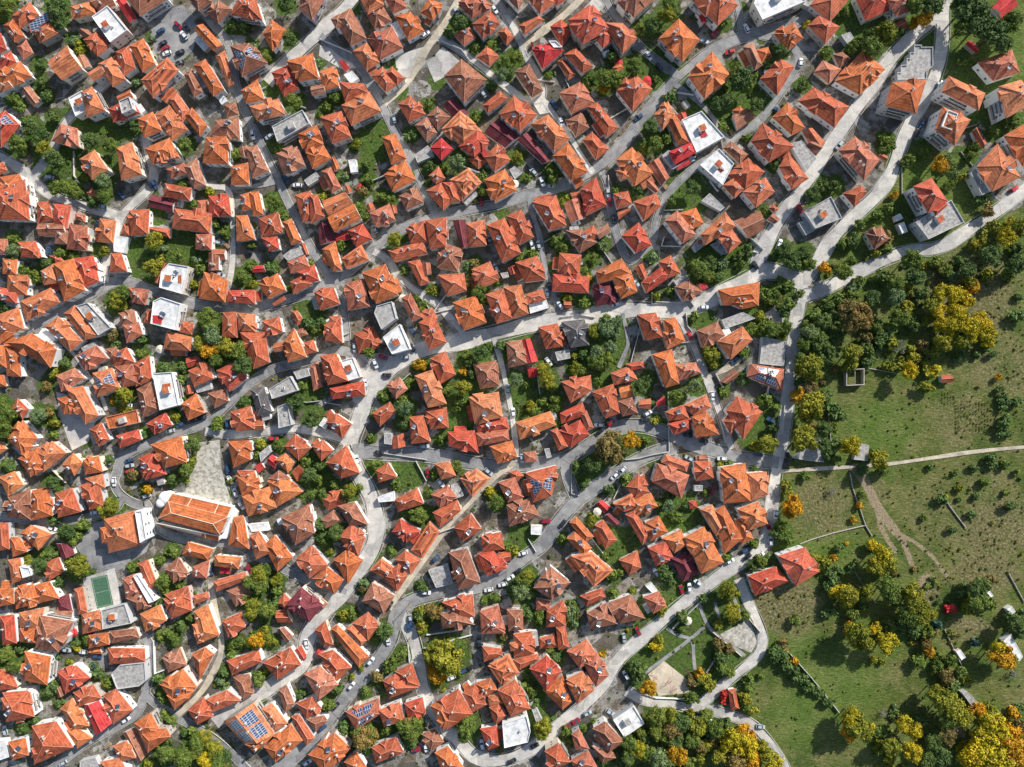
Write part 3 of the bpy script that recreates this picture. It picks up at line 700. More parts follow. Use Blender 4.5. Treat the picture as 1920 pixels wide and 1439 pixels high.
230,940,320,880,400,1000,320,1060 hr2
320,870,400,800,500,880,400,970 hr2
430,970,570,830,740,990,600,1100 hr2T
+560,1100,700,960,790,1060,680,1180 hr2
440,800,520,740,640,860,540,900 gm1
630,1195,700,1150,770,1210,710,1270 hr1
750,1000,850,890,1020,1030,910,1110 gm1
720,1130,760,1120,790,1160,745,1180 sc2
750,1180,850,1080,950,1200,830,1290 hr2
345,1110,430,1035,520,1120,430,1205 pc2
225,1165,330,1090,380,1170,250,1225 fy1
1100,930,1230,860,1395,1040,1275,1140 ho2
1000,1050,1080,990,1250,1210,1190,1230 gm1
1265,1170,1380,1070,1530,1290,1405,1360 ho3
1315,700,1470,615,1580,770,1410,855 hr2
1360,900,1480,830,1540,960,1440,1030 hb1
1490,1050,1560,990,1690,1120,1590,1200 hr1
1520,800,1600,770,1760,960,1670,1030 hr2
1745,680,1880,545,2010,670,1870,840 hr2S
1100,320,1110,315,1125,350,1110,355 sc1
T 570,170,60d 480,240,40d 820,330,40g 400,610,50g 800,630,40d 130,690,50l 990,430,60g 900,480,60g 880,560,60l 1230,560,30g 1380,190,25g 690,880,45g 200,1010,45d 350,1250,55d 550,1220,70l 1000,1180,50y 1260,1280,55g 1060,1340,35g 1640,590,70g 1730,600,60g 1650,660,50o 1540,600,50g 1870,520,60g 1710,430,50d 450,1260,40g 750,1310,40g 680,350,40g 320,790,40g
C 540,85,60s 830,70,55w 70,890,75s 740,700,50s 1330,915,70w 1120,1290,45s 1185,1365,65w 1265,1395,-5s 1275,780,60b 1095,1250,45k
@ 720 270
315,350,430,290,520,420,445,500 hr2
+440,290,520,290,575,430,500,440 hr2
+335,240,410,170,460,260,390,300 hr2
490,270,635,180,735,290,585,430 hr2DT
750,270,905,190,995,350,830,440 ho2S
940,190,980,165,1040,220,980,265 fy1
160,635,310,570,330,740,200,745 hr2
310,575,470,548,465,770,345,795 hr3S
30,800,290,730,330,820,75,885 hr2
430,740,590,790,555,955,400,930 hb2S
515,575,610,570,630,780,575,780 gm2
615,600,755,570,770,760,635,775 hr2
770,610,905,555,1030,820,885,890 hr3S
+900,640,960,615,990,680,940,720 hr3
915,540,1030,495,1125,700,1015,755 hr2
1110,435,1290,385,1370,615,1240,650 hr3S
1475,340,1590,250,1670,460,1515,535 hr2
1350,460,1380,430,1480,440,1490,560,1400,600 gr1
1395,370,1460,360,1470,400,1420,420 gr1
1720,375,1830,355,1860,450,1750,490 hr2
1750,510,1840,480,1850,500,1760,570 gr1
1365,650,1480,640,1600,740,1470,820 hr2S
+1460,680,1570,610,1620,690,1500,750 hr2
+1580,660,1680,600,1695,660,1620,710 gb2
180,885,270,870,340,1040,270,1065 hr2
+290,900,345,890,355,970,300,990 gr2
405,985,600,970,620,1100,470,1145 hr2
650,940,800,880,860,1020,790,1060,700,1050 hr2
930,930,985,910,1000,970,950,985 gr1
985,890,1150,840,1215,1020,1060,1040 hr2
1300,940,1345,850,1485,830,1470,985,1310,960 hr2
1260,1000,1450,985,1530,1060,1540,1125,1300,1110 hr2
1590,960,1780,860,1860,980,1610,1050 ho2
+1700,980,1850,950,1900,1110,1780,1165 ho2
1560,1070,1700,1050,1760,1180,1590,1220 hm1S
1350,1185,1405,1185,1405,1235,1350,1230 gr1
515,1190,690,1140,770,1340,600,1400 ho3S
760,1130,900,1080,970,1310,845,1350 hr3S
+895,1075,1030,1055,1085,1275,970,1310 ho3
1060,1130,1190,1090,1215,1170,1080,1205 hr2
1085,1205,1220,1170,1240,1230,1095,1275 fw1
1150,1390,1290,1345,1330,1440,1190,1500 hc2
1780,690,1910,590,2010,760,1890,820 hc2
870,970,930,960,940,1000,890,1010 fy1
285,1260,350,1230,400,1310,330,1340 hr1
T 90,720,65y 40,740,35y 320,290,30g 755,240,35g 720,360,40g 1240,200,60g 1270,260,50g 1350,415,40y 1290,720,50g 1340,790,50g 1100,815,40g 1010,860,35g 630,920,30l 620,1030,40b 710,1110,60g 730,1160,40g 1500,960,40g 1530,1010,35o 1370,1150,40y 1490,1190,45g 1740,340,30g 1900,350,50d 370,1100,40y 240,1150,30g 300,1210,30g 150,940,35g 640,1000,30g 850,1040,25g 970,1410,50d 1060,1410,50g 1560,1340,70l 1660,1380,80l 1750,1340,60l 690,890,40b 1240,940,40l 1050,270,40y 550,130,70l 1560,860,50g 1640,760,50l 780,1170,30g
C 730,435,80r 1265,320,-5s 1680,365,80s 1695,435,80r 1725,565,80k 1160,760,80s 1320,1210,60w 1740,1205,-15w 1225,1120,85s 1095,590,60b 790,700,85s 1440,600,-20w 1900,1050,60s 1240,1070,80k 1110,760,70w 840,930,60s
@ 720 540
260,260,400,250,470,410,335,465 hr2
+420,260,490,245,530,350,470,390 hr2
345,530,460,475,540,650,420,725 hr2
670,575,840,545,870,735,720,760 hr2
635,820,860,780,890,970,680,1020 ho3S
+690,1010,915,970,940,1060,700,1090 hr2S
690,1090,930,1060,940,1140,710,1190 hr2
795,1190,960,1145,1000,1270,850,1320 ho2
475,1080,680,1070,710,1240,490,1190 hc2
915,410,1035,390,1080,570,935,600 hr2
+1030,390,1095,380,1155,550,1060,570 gc2
1075,605,1160,590,1175,660,1090,680 sc1
1155,295,1305,265,1340,440,1215,460 hr2
1330,255,1505,235,1540,430,1400,450 hd2S
1280,480,1390,460,1400,530,1300,550 fy1
1330,705,1550,655,1560,770,1400,865 hr3
1320,940,1490,860,1520,950,1330,1020 hr2
+1470,940,1520,920,1575,1050,1520,1080 hr2
1310,1070,1470,990,1540,1100,1400,1205 hr2
985,1010,1250,925,1290,1030,1020,1140 ho2S
1250,1070,1300,1050,1380,1190,1310,1220 hr2
1050,1235,1140,1225,1150,1300,1060,1310 hr1
1200,1210,1240,1200,1260,1270,1220,1280 fy1
1560,780,1720,720,1770,940,1660,980 hr3
1700,640,1840,585,1905,690,1730,730 hr2S
+1810,570,1940,550,1950,600,1850,620 hr2
1755,745,1850,715,1870,810,1780,830 go1
+1760,850,1860,820,1905,940,1790,965 hr2
T 270,570,50o 960,350,50d 1060,340,45g 890,440,40d 900,520,35y 720,490,60d 770,440,50g 620,500,50g 640,560,50d 590,630,30o 590,750,65y 480,770,50g 990,690,60l 1060,730,35g 1200,610,60y 1230,700,65y 1260,740,50g 1290,840,50g 1280,900,50g 1300,1010,40d 1180,860,45g 1100,890,50y 1060,980,30g 1600,480,60l 1660,540,60g 1700,450,60l 1580,320,60y 1680,300,60l 1740,340,50l 1600,570,60g 1500,500,50d 1430,600,55y 1490,610,50g 1640,610,40g 1690,1170,110b 1640,1250,70b 1750,1260,70b 1860,1150,80o 1560,1330,70d 1450,1340,50d 550,1340,50g 180,900,50l 150,830,50g 550,900,40g 580,860,40g 660,640,50d 1440,520,35y 1500,1340,50d 1600,700,40g 1150,920,40g
C 930,760,85s 970,935,85w 1235,555,55w 1615,1030,0w 1700,1015,-40r 1620,1080,-40k 160,520,-10k 210,450,60k 210,325,80b 310,1190,-5s 785,1380,40s 1785,1370,-45w 1730,1410,-45w 1775,1375,-45b 1035,1280,85s
@ 720 810
385,235,490,215,525,330,425,360 ho2
570,350,690,275,800,350,660,495 ho2T
355,460,440,400,520,500,400,580 hr2
365,605,550,510,580,590,420,720 hr2
855,380,980,340,1050,490,930,530 hr2S
+935,300,1000,285,1050,330,980,380 hr1
1060,310,1300,250,1260,480,1120,530 hrV3
920,550,1100,500,1165,630,940,710 hb2S
520,720,650,610,735,730,590,825 hr2S
725,785,880,750,905,880,740,900 hr2
700,910,820,895,930,1020,770,1085 hr2
+850,910,945,895,955,960,880,980 gr1
485,905,625,875,725,1130,560,1190 hb3S
330,1040,480,990,520,1140,390,1170 fy1
1590,540,1630,510,1695,560,1650,610 gc1
1655,630,1690,610,1770,680,1730,710 gm1
1390,680,1440,635,1575,785,1510,830 ho2
+1370,800,1430,750,1560,870,1500,935 ho2S
1580,700,1645,660,1750,810,1660,880 hr2
1400,930,1560,900,1720,1040,1575,1165 ho3T
1760,960,1900,890,1930,1020,1840,1080 hr1
1120,1170,1250,1010,1400,1130,1260,1260 hb3S
1100,700,1190,700,1180,775,1100,770 fw1
1470,1230,1640,1170,1660,1240,1520,1310 hr1
1140,1250,1250,1270,1240,1340,1140,1335 hr1
500,400,560,380,600,480,520,510 fy1
T 790,460,40Y 850,520,60g 1550,250,60d 1460,300,50d 1500,400,50d 1810,350,45g 1570,650,40y 1080,1080,60y 1040,1130,60g 1020,1200,70l 1080,1220,50l 960,1160,40d 1660,940,35g 1720,1090,45g 1770,1060,35g 1720,1210,35g 240,620,60g 280,650,50g 970,900,45y 920,860,35g 760,1260,30g 830,1250,30g 1070,1360,45d 1170,1380,35g 550,250,40g 1330,800,40g 370,330,35g 330,450,30g 260,1150,30d 1400,1330,50l 1690,430,40d 1860,1190,25y 60,900,30g
C 790,300,40s 395,950,-45b 320,1205,5w 1000,1050,-35k 945,1095,-30w 890,1145,-15w 785,1185,-10w 665,1340,80s 1215,670,-5r 1340,690,-50k 1040,910,-15w 425,390,70b 195,1400,-60s 50,1300,-60k
@ 720 1079
430,200,665,140,680,310,560,330 hr3
+420,290,550,260,680,370,440,400 hr3
720,270,860,225,910,435,730,440 hr2S
920,255,1040,260,1045,410,935,420 hr2
735,530,880,550,890,600,750,650 hr2
780,680,935,590,1015,730,875,820 hr3T
970,440,1110,420,1130,590,975,615 hr2
+940,510,1010,490,1040,570,950,570 ho2
965,630,1155,590,1165,630,1020,710 hr2
1220,270,1350,180,1365,380,1215,390 hr2S
1165,470,1280,440,1320,540,1170,550 hr1S
+1290,390,1360,385,1390,540,1310,560 hr2
1090,700,1220,600,1335,720,1220,870 hc3S
+1190,860,1340,750,1410,950,1340,1010 ho2S
1370,570,1520,480,1600,600,1470,700 hr3
+1490,650,1600,580,1690,750,1590,840 hr3S
1365,780,1490,720,1580,860,1450,970 ho3
345,980,560,850,665,1040,470,1160 hr3
590,880,680,810,770,970,665,1030 hr2
+680,810,800,770,850,860,750,920 ho2
780,910,870,880,890,960,790,980 ho2
790,990,860,965,920,1050,835,1130 hr2
850,860,985,780,1100,1000,950,1060 hr3
1090,960,1120,940,1190,1090,1150,1130 fy1
885,1110,1070,1050,1100,1170,1080,1250,900,1295 fw3
720,1150,850,1130,870,1280,780,1310 hc2S
380,1330,480,1280,600,1440,440,1480 ho2
1205,1320,1310,1255,1400,1400,1250,1470 hr3
1405,1190,1465,1155,1540,1300,1440,1310 hr2
+1400,1390,1530,1310,1600,1440,1440,1480 hr2S
1565,1150,1660,1095,1800,1245,1690,1330 hb3
+1560,1280,1720,1330,1740,1370,1640,1410 hb2
T 470,620,130y 400,540,60y 560,520,60g 340,620,50y 390,750,65o 430,780,50o 1020,70,80l 1070,30,50y 1070,280,45d 1170,330,50g 1170,280,40g 240,410,40y 240,300,30g 330,240,40b 40,430,70d 100,640,50g 130,600,50g 1060,840,45g 1100,890,40g 1130,960,40d 620,1140,80g 600,1200,60g 640,1090,50g 1200,1130,75y 1250,1170,75y 1180,1180,60y 1290,620,50d 1270,570,35g 1400,290,40l 1420,360,35l 1420,220,30g 760,180,30g 830,180,25g 890,470,35b 1640,590,25o 1500,1150,30g 1370,1180,35g 1390,1240,30g 1650,1400,40d 1840,1260,70g 1890,1300,70Y 180,1120,60b 260,1110,50g 180,1160,50g 1580,1100,25g 860,180,20g 1730,130,35g 870,1310,25b 1850,700,50g 1890,780,50d 560,740,30g
C 665,265,80k 505,770,-25w 580,725,-25b 640,700,-25k 790,105,-10w 890,65,-15w 320,130,5w 1800,470,80s 1365,1135,-25r 1435,1095,-25r 1525,1035,-25s 960,1395,-25k 735,1270,80w 1130,1280,-25k 715,505,85k 240,1305,-10r 195,370,85b
@ 1080 0
290,-30,420,-160,600,-10,435,135 hr3
620,290,770,140,930,300,800,465 ho3S
+715,320,775,290,820,330,770,385 ho3
860,0,900,-60,1130,-60,1185,85,1050,190 hr3S
920,120,950,105,980,160,945,180 sc2
1330,30,1380,-110,1660,-180,1720,15,1395,155 fw3
1485,255,1635,165,1705,290,1575,370 ho2
1250,355,1325,320,1400,490,1340,530 hb2
+1350,375,1440,355,1470,430,1390,480 ho1
840,575,1020,385,1160,570,965,745 ho3S
1380,590,1530,440,1640,500,1510,720 hr2
300,680,430,545,575,670,425,840 hr2S
1170,870,1280,810,1345,880,1210,980 gb1
+1170,830,1230,795,1270,840,1220,880 ho1
585,860,690,760,740,860,650,980 ho2
670,880,740,850,850,1070,760,1090 ho2
750,865,820,840,840,900,790,920 gr1
790,900,940,835,1115,1030,900,1150 fw2
+915,1000,960,975,985,1020,940,1040 sc2
695,1140,870,1065,895,1150,740,1235 hc2S
640,1170,690,1130,890,1180,900,1170,725,1275 fy1
1660,20,1700,-20,1760,40,1740,60 fy1
1475,880,1600,770,1720,960,1620,1010 ho2
1670,740,1810,640,1920,700,1900,860,1810,890 hr2
1310,1060,1400,920,1640,1100,1450,1220 hr3S
1600,1080,1690,1055,1805,1195,1730,1290 fy1
1700,990,1770,960,1870,1070,1790,1160 gr1
1520,1250,1590,1145,1745,1340,1620,1425 hr2
1100,1110,1160,1060,1290,1160,1230,1230 hr2
925,1240,1070,1115,1185,1230,1100,1395 fw2
+1035,1270,1080,1240,1110,1280,1070,1310 sr2
1130,1310,1290,1185,1415,1290,1270,1440 hr2
300,1200,420,1105,580,1300,440,1400 ho2S
+300,1280,380,1270,400,1330,340,1350 ho2
540,1240,620,1185,700,1330,640,1390 gr1
1790,540,1860,450,1960,550,1880,640 hr2
T 690,110,75y 700,40,60g 560,200,70d 480,220,50g 1230,600,95d 1200,520,60g 1270,650,60g 1060,780,60d 1350,790,60d 1130,760,60d 1530,380,60d 1440,480,50d 1400,290,30g 1730,180,30Y 1710,100,30g 430,490,60g 240,590,60g 210,660,45o 90,620,45g 1700,640,50d 560,950,60d 600,1080,60g 690,1040,55g 510,1110,50g 1490,1240,50d 700,730,45d 1280,1030,30g 480,1420,60d 600,580,30g 1120,960,40g 1100,180,50g 1230,60,40l 1880,400,40g 1330,580,40g
C 545,420,60w 1280,215,65w 1155,390,-15c 1050,245,-35c 1685,470,-80w 470,880,-35b 540,610,50c 860,1210,-25s 625,505,50k 235,1430,50w 955,310,10s
@ 1080 270
430,435,600,370,640,465,510,580 hr2
500,290,550,250,620,340,600,370 gr1
345,690,480,590,565,680,450,815 hr2
1250,360,1420,250,1490,360,1350,480 hr3S
1100,310,1180,260,1260,340,1190,410 hr2
1445,480,1480,450,1520,490,1490,515 hr1
1430,570,1480,520,1530,570,1490,600 gb1
1180,580,1380,500,1410,640,1290,710 gb1
935,430,1000,370,1115,480,1080,510 fy1
665,575,760,500,900,680,800,750 hr3
+770,520,900,480,960,600,870,640 ho2
935,680,1120,510,1200,620,970,760 ho3S
+1060,670,1170,640,1240,740,1145,825 hr3
870,770,920,710,980,750,900,815 fy1
1010,750,1050,735,1130,810,1100,835 fy1
440,930,500,895,540,1000,490,1020 gr1
620,885,710,835,785,970,690,1010 hr2
490,1040,640,920,720,990,530,1120 hr2
740,1070,850,1020,950,1110,805,1185 hr2
730,1030,820,985,860,1010,760,1070 fy1
910,1050,970,1040,990,1080,950,1105 sc1
1065,1095,1380,1035,1370,1210,1100,1210 ho2
+1120,1180,1370,1130,1370,1215,1245,1240 ho2
1090,1320,1250,1260,1350,1310,1120,1390 fy1
T 300,340,35g 480,350,50d 780,260,45g 720,430,50g 870,330,60d 560,850,45l 930,950,75g 880,900,45g 1000,1000,55g 1100,900,50l 1220,830,50g 1240,900,40g 700,1110,35g 600,1150,35y 1410,500,40g 1480,150,50d 1480,620,35g 1560,800,60d 1620,880,80d 1700,820,60d 1740,900,60g 1870,930,55o 1430,1120,45g 1500,1150,50g 1600,1060,45g 1570,1260,45d 1550,1160,35b 110,1340,50y 220,1330,60g 300,1400,60y 880,1310,40g 1400,1290,45y 1450,1370,45g 1560,1380,60g 1290,800,40d 1080,1000,50d 1250,1000,50d 1010,900,60d
C 865,125,-20s 960,1225,-3w 1525,750,-65w 1680,485,60c 1725,405,80k 1345,910,60k 520,770,-40w 470,1050,60s
@ 1080 540
455,200,600,185,650,370,515,395 hr2
660,240,745,220,820,400,690,460 ho2
+650,330,700,330,740,430,680,460 ho2
910,320,1060,255,1120,360,950,455 hr2
1060,400,1250,290,1325,390,1160,540 ho3
570,500,720,460,775,720,670,750 ho3
+735,570,900,560,940,640,770,700 hr2
1310,570,1560,610,1550,780,1280,665 hrV2S
1395,365,1580,400,1560,590,1375,570 fy1
1080,700,1190,610,1230,650,1130,720 gb1
1125,920,1210,810,1400,930,1255,1140 hr3
+1105,1000,1160,920,1260,960,1160,1100 hr2
670,930,810,875,850,980,700,1000 hr2S
+690,1020,860,980,850,1060,735,1105 hc2S
+810,880,980,800,1015,900,880,960 hr2
870,970,980,925,1075,1100,900,1125 ho3
600,860,660,810,670,870,610,900 gc1
470,850,560,830,560,910,470,900 gr1
T 870,230,35l 1010,500,65y 1040,570,50y 960,480,30y 1250,490,40g 1320,300,50g 1400,320,55g 1480,320,60g 1540,350,50y 1560,200,40b 1400,30,45g 1460,90,50g 1520,110,50g 1600,130,45g 1750,340,70l 1700,420,60g 1820,360,60g 1760,610,110y 1770,890,110y 1720,1140,110y 1440,1170,80y 1350,1190,50y 1400,200,40g 500,740,60d 540,680,50d 740,820,60g 900,740,60l 940,700,30g 1110,770,40g 1450,860,45g 1400,850,40g 1500,900,35g 650,1050,50d 600,1000,40y 590,1280,50d 1260,680,45d 690,260,25g 1480,1050,50d 1860,1180,60d 1090,1320,30y 530,1150,40g 1160,1330,30g 560,860,30l 1680,540,60d 1680,700,50d 1650,830,45o 1760,1040,50b 1780,750,50b 1850,250,70d 1860,1050,60d
C 855,360,60c 960,150,-5w 1025,810,80w 1195,540,-40b 540,940,-30w 1465,995,30b 1370,1250,10b 1095,1280,0w 345,1370,-45w 290,1420,-45w 270,1010,50r 170,1080,-35k 320,1390,-45b 840,1105,10k 960,1150,10k 1250,520,60k 520,990,0k
@ 1080 810
570,375,610,235,850,325,790,500 hr3
+640,230,670,170,850,230,830,300 hr2
885,220,1010,225,1035,350,900,370 hr2
+920,175,980,170,990,230,925,230 gr1
885,400,950,400,950,445,885,445 fy1
1085,265,1270,235,1310,520,1110,540 ho3S
+1280,310,1430,300,1445,470,1310,520 ho3
375,410,470,310,550,450,440,510 hr2
275,540,420,460,470,570,360,600 ho2T
+420,520,560,455,615,560,440,635 ho2S
+370,620,440,590,560,780,500,850 hr2
+520,680,620,630,690,750,560,820 ho2S
640,800,790,730,830,850,740,910 ho2
540,870,670,820,730,940,600,1010 hc2S
815,790,960,710,1110,980,940,1065 ho3S
715,950,830,900,920,1060,800,1130 hm1
1210,580,1370,520,1440,690,1300,740 ho3
930,580,1020,545,1140,740,1050,780 ho3
+1040,590,1110,550,1250,800,1110,920 ho3
+1190,650,1280,690,1330,800,1240,850 ho2
845,520,900,515,915,570,855,580 hc1
1290,1080,1500,1010,1600,1120,1340,1230 hc2
+1515,930,1720,865,1825,1050,1650,1160 hc3
500,1240,620,1195,680,1310,580,1365 hr2
80,1360,230,1280,310,1440,110,1480 hr2S
+245,1280,410,1220,520,1400,330,1440 hb2
520,1160,570,1130,615,1190,570,1210 fw1
C 345,285,-45w 290,340,-45w 1025,440,-65r 1095,195,0w 1370,170,10b 1500,620,-80w 1460,820,85w 1380,925,-30w 1285,940,-40k 1155,970,-25w 1270,890,-25b 915,1130,35w 850,1170,88w 790,1185,75r 600,1055,60w 1440,700,70r 1590,190,80k 850,200,30s
T 590,200,45d 380,340,45g 1090,240,25y 980,460,25g 700,560,60l 740,640,50g 780,660,40g 700,520,50d 620,540,30g 830,560,30d 1590,440,55y 1630,540,85o 1600,600,60o 1540,720,60g 1580,790,60g 1500,770,50d 1390,980,60g 1320,1010,50d 1340,850,35g 1140,1190,80y 1180,1230,60y 1170,1340,65y 1190,1390,60y 1280,1380,50g 660,1060,50d 700,1110,45d 1130,940,30g 640,1350,45y 1820,960,40y 1870,1010,45g 800,1390,60d 960,1260,40d 120,670,40y 220,950,40g 280,1090,35g 340,1070,35g 285,1210,35g 420,1190,25y 1230,1150,30g 1720,320,35g 1200,220,25g 1340,270,25g 1450,1020,30g
@ 1080 1079
1140,860,1195,850,1225,1000,1165,1010 hr1
275,1080,430,975,515,1110,360,1215 fw2
T 600,530,55Y 620,500,50y 730,690,35Y 800,410,25g 540,850,75o 440,690,60d 490,720,60d 430,790,60g 880,930,60g 850,910,50g 860,800,45b 960,790,60y 1000,830,60y 930,740,50o 1090,620,60d 1100,700,60g 1150,730,50g 1080,530,60b 1150,560,50b 1210,400,50y 1080,380,40y 680,880,35g 1110,920,40r 1270,930,60y 1330,1020,50y 1280,1000,50g 1390,770,25g 1300,860,50g 600,1050,80g 700,1050,70y 780,1100,80d 720,1160,80b 620,1180,70g 900,1140,80y 1040,1150,70g 1120,1110,60d 440,1290,80y 530,1330,70g 490,1200,60g 620,1370,90l 760,1350,90o 750,1250,70d 880,1230,70g 940,1380,60y 1000,1280,60y 1080,1360,70y 1180,1250,90Y 1270,1280,90Y 1310,1220,60o 1200,1400,90b 1330,1400,70o 1450,1360,80y 1480,1420,80Y 860,1410,60g 1260,1160,60o 1100,1200,60y 1050,1250,60b 400,1350,70d 330,1400,60d 980,1060,60g 1500,580,60d 1560,630,50d 1640,720,50d 1720,790,40d 1810,870,35d 1550,520,40b 1650,350,40g 1880,950,35d 1400,640,30g 1300,780,40g 530,1230,60d 680,1300,60g 560,1110,50g 850,1050,60y 990,1180,60d 930,1290,60b 1400,1290,50y
C 365,475,80s 465,420,65r 375,750,60w 85,1035,-30s 10,1090,-25r 1385,1135,10s 920,1070,0w 985,1075,0w 255,1025,30s 
@ 1440 0
355,65,390,-60,560,-40,570,50,465,175 hr2
300,190,380,120,540,200,430,330 hr2
665,20,700,-60,880,-60,890,40,730,165 hr2
900,-10,960,-90,1060,-60,1110,75,980,125 hr3
950,180,1020,140,1045,210,980,240 gr1
1680,60,1760,-30,1880,35,1750,140 gc1
1480,330,1510,305,1585,370,1560,400 gc1
490,410,560,390,620,440,540,520 hr1
540,270,610,245,640,290,590,340 fy1
500,610,710,380,880,520,690,715 ho2D
345,540,410,455,550,520,460,630 hr1
1570,470,1830,370,1890,545,1690,610 hr2S
965,605,965,545,990,545,990,490,1035,490,1035,440,1060,440,1060,395,1090,395,1090,340,1150,340,1150,355,1235,355,1235,500,1190,540,1190,600 fy2
930,620,1190,600,1110,855,880,795 ho4
1300,690,1355,570,1630,700,1580,830 ho4
1250,970,1310,800,1520,900,1400,1095 ho4
+1280,960,1330,835,1410,865,1360,990 fw4
1730,650,1900,600,2020,760,1785,890 ho4
225,760,340,655,610,800,500,960 hr2
30,880,150,770,280,960,180,1015 ho2
530,1130,650,1020,840,1200,720,1355 hr3
820,1180,850,1145,900,1175,880,1215 gr1
1530,990,1570,950,1640,1075,1590,1115 gr1
1770,1020,1960,910,2060,1080,1910,1250 ho3
1565,1250,1720,1080,1895,1330,1680,1440 ho3S
1510,1300,1580,1250,1690,1420,1600,1470 fy2
270,1100,340,1060,430,1070,360,1170 gb1
T 90,390,60d 270,640,60d 290,190,35Y 640,340,60g 780,350,80g 880,260,90y 760,260,60d 990,240,50d 1020,390,60y 1180,140,70o 1110,170,50o 1100,30,80g 1230,50,90d 1500,60,130d 1590,200,110d 1700,260,110d 1460,220,80g 1830,170,90g 1760,340,70d 1480,450,40g 580,90,50g 910,1080,60g 860,1030,40g 1060,1200,50g 1290,1230,70o 1370,1290,70d 1450,1330,50y 1840,920,60g 1700,990,60g 1520,1170,50g 1230,1390,50g 500,1400,60d 410,1390,60d 1560,1090,40g 1350,410,40g 230,1430,50d 1550,690,30g
C 245,475,-75w 1300,640,-70w 1275,650,-70b 1155,930,-75b 1120,1000,-75k 535,1090,-50s 1845,1420,-30c 1545,350,50r 70,830,50b
@ 1440 270
560,370,700,310,740,360,650,475 hr2
265,510,470,395,555,560,350,640 fy2
+220,590,330,560,390,630,280,690 fy1
1090,320,1225,255,1350,430,1200,520 hc4
+1235,500,1330,430,1350,460,1260,540 hc4
1100,590,1370,420,1470,590,1200,720 fy3
735,675,850,615,905,715,800,795 hr2
950,540,990,520,1015,560,965,585 fw1
970,600,1020,585,1050,660,1005,680 fw1
T 340,380,70d 90,820,60d 170,850,80d 280,800,55g 260,890,60g 420,860,55b 450,930,70g 560,960,70g 620,880,60g 640,720,60d 560,760,50g 830,540,60g 700,600,50g 900,470,45g 960,380,35o 920,700,45b 810,830,35y 900,790,30g 1050,150,40g 1290,160,70o 1350,130,50d 1440,250,45y 1370,300,50g 1590,420,45d 1650,500,60b 1700,530,45y 1180,60,50g 870,30,50g 1000,830,40y 1070,870,80g 1150,830,60y 1210,800,45Y 1270,880,60g 1330,950,60g 1390,1000,50l 1500,950,70d 1440,880,60d 1560,760,60y 1620,700,60y 1650,840,80d 1700,620,60y 1780,700,70Y 1820,600,60Y 1880,630,80y 1890,780,60d 1850,900,80d 1520,1030,60y 1100,1000,80d 1150,1120,60d 950,1050,70g 1040,1080,60y 960,1150,80l 780,1160,70d 660,1080,50l 620,1140,60g 540,1150,50g 600,1250,90b 690,1290,100b 620,1360,80b 740,1340,60b 830,1380,60g 1000,1300,70g 1060,1230,60y 1100,1350,60d 1300,1120,70Y 1400,1130,80Y 1480,1150,60Y 1500,1200,60Y 1230,1200,70y 1290,1260,70Y 1400,1270,80Y 1380,1370,80Y 1490,1350,90Y 1600,1330,80Y 1660,1400,60Y 1560,1080,50o 1200,1330,60y 1890,1150,30d 690,1020,50g 450,1200,60d 500,1300,60d 350,1290,50g 290,1370,60g 380,1390,50g 220,1130,40g 120,1050,50g 60,1100,50g 1880,1280,50d 1800,980,50g 160,1200,30g 740,960,45d 860,1000,60d 1640,980,50y 1570,600,30y
C 85,740,-65w 1845,340,-30r 240,485,60c 285,405,60k
@ 1440 540
1295,655,1370,650,1390,705,1300,715 gr1
190,1280,370,1130,440,1145,420,1310,310,1300 fy1
640,1290,690,1165,760,1180,750,1300 fy1
T 310,570,85y 250,600,70y 370,640,60y 630,500,80y 600,600,60y 650,560,50y 330,880,100y 290,960,70y 270,1130,100y 620,1190,80Y 840,1300,85y 880,1330,60Y 800,1250,60y 920,590,50y 1050,620,70Y 1100,530,60y 1010,570,50y 1200,740,60y 1240,630,50Y 1190,610,50y 1080,470,50y 1320,410,80y 1430,390,70y 1550,340,80Y 1640,350,80Y 1590,270,70Y 1660,420,50Y 1690,500,30d 1570,500,30d 1250,480,50y 1170,430,60b 1000,440,60w 1010,240,70w 940,400,50y 1650,440,35d 1740,670,30o 1740,760,30d 1760,820,35d 1780,870,40d 1790,1010,50d 1760,1070,40d 1810,1100,30d 530,950,50d 480,900,50d 440,820,60d 490,1050,60g 500,1180,60d 450,1240,60d 530,1290,40g 400,420,70d 330,470,60d 470,480,60d 480,380,60d 370,360,60l 760,560,45d 830,410,60d 880,350,50d 900,290,50g 740,380,60b 740,460,60d 860,1380,60g 720,1370,50d 1680,1310,45d 1780,1340,35g 1450,510,40d 290,1400,40g 1880,850,40d 310,770,60w 240,790,40o 330,1030,60b 420,540,50d 1310,280,70Y 1200,240,60y
@ 1440 810
1630,1200,1660,1190,1690,1230,1665,1240 fw1
1790,1330,1830,1305,1860,1350,1820,1380 fw1
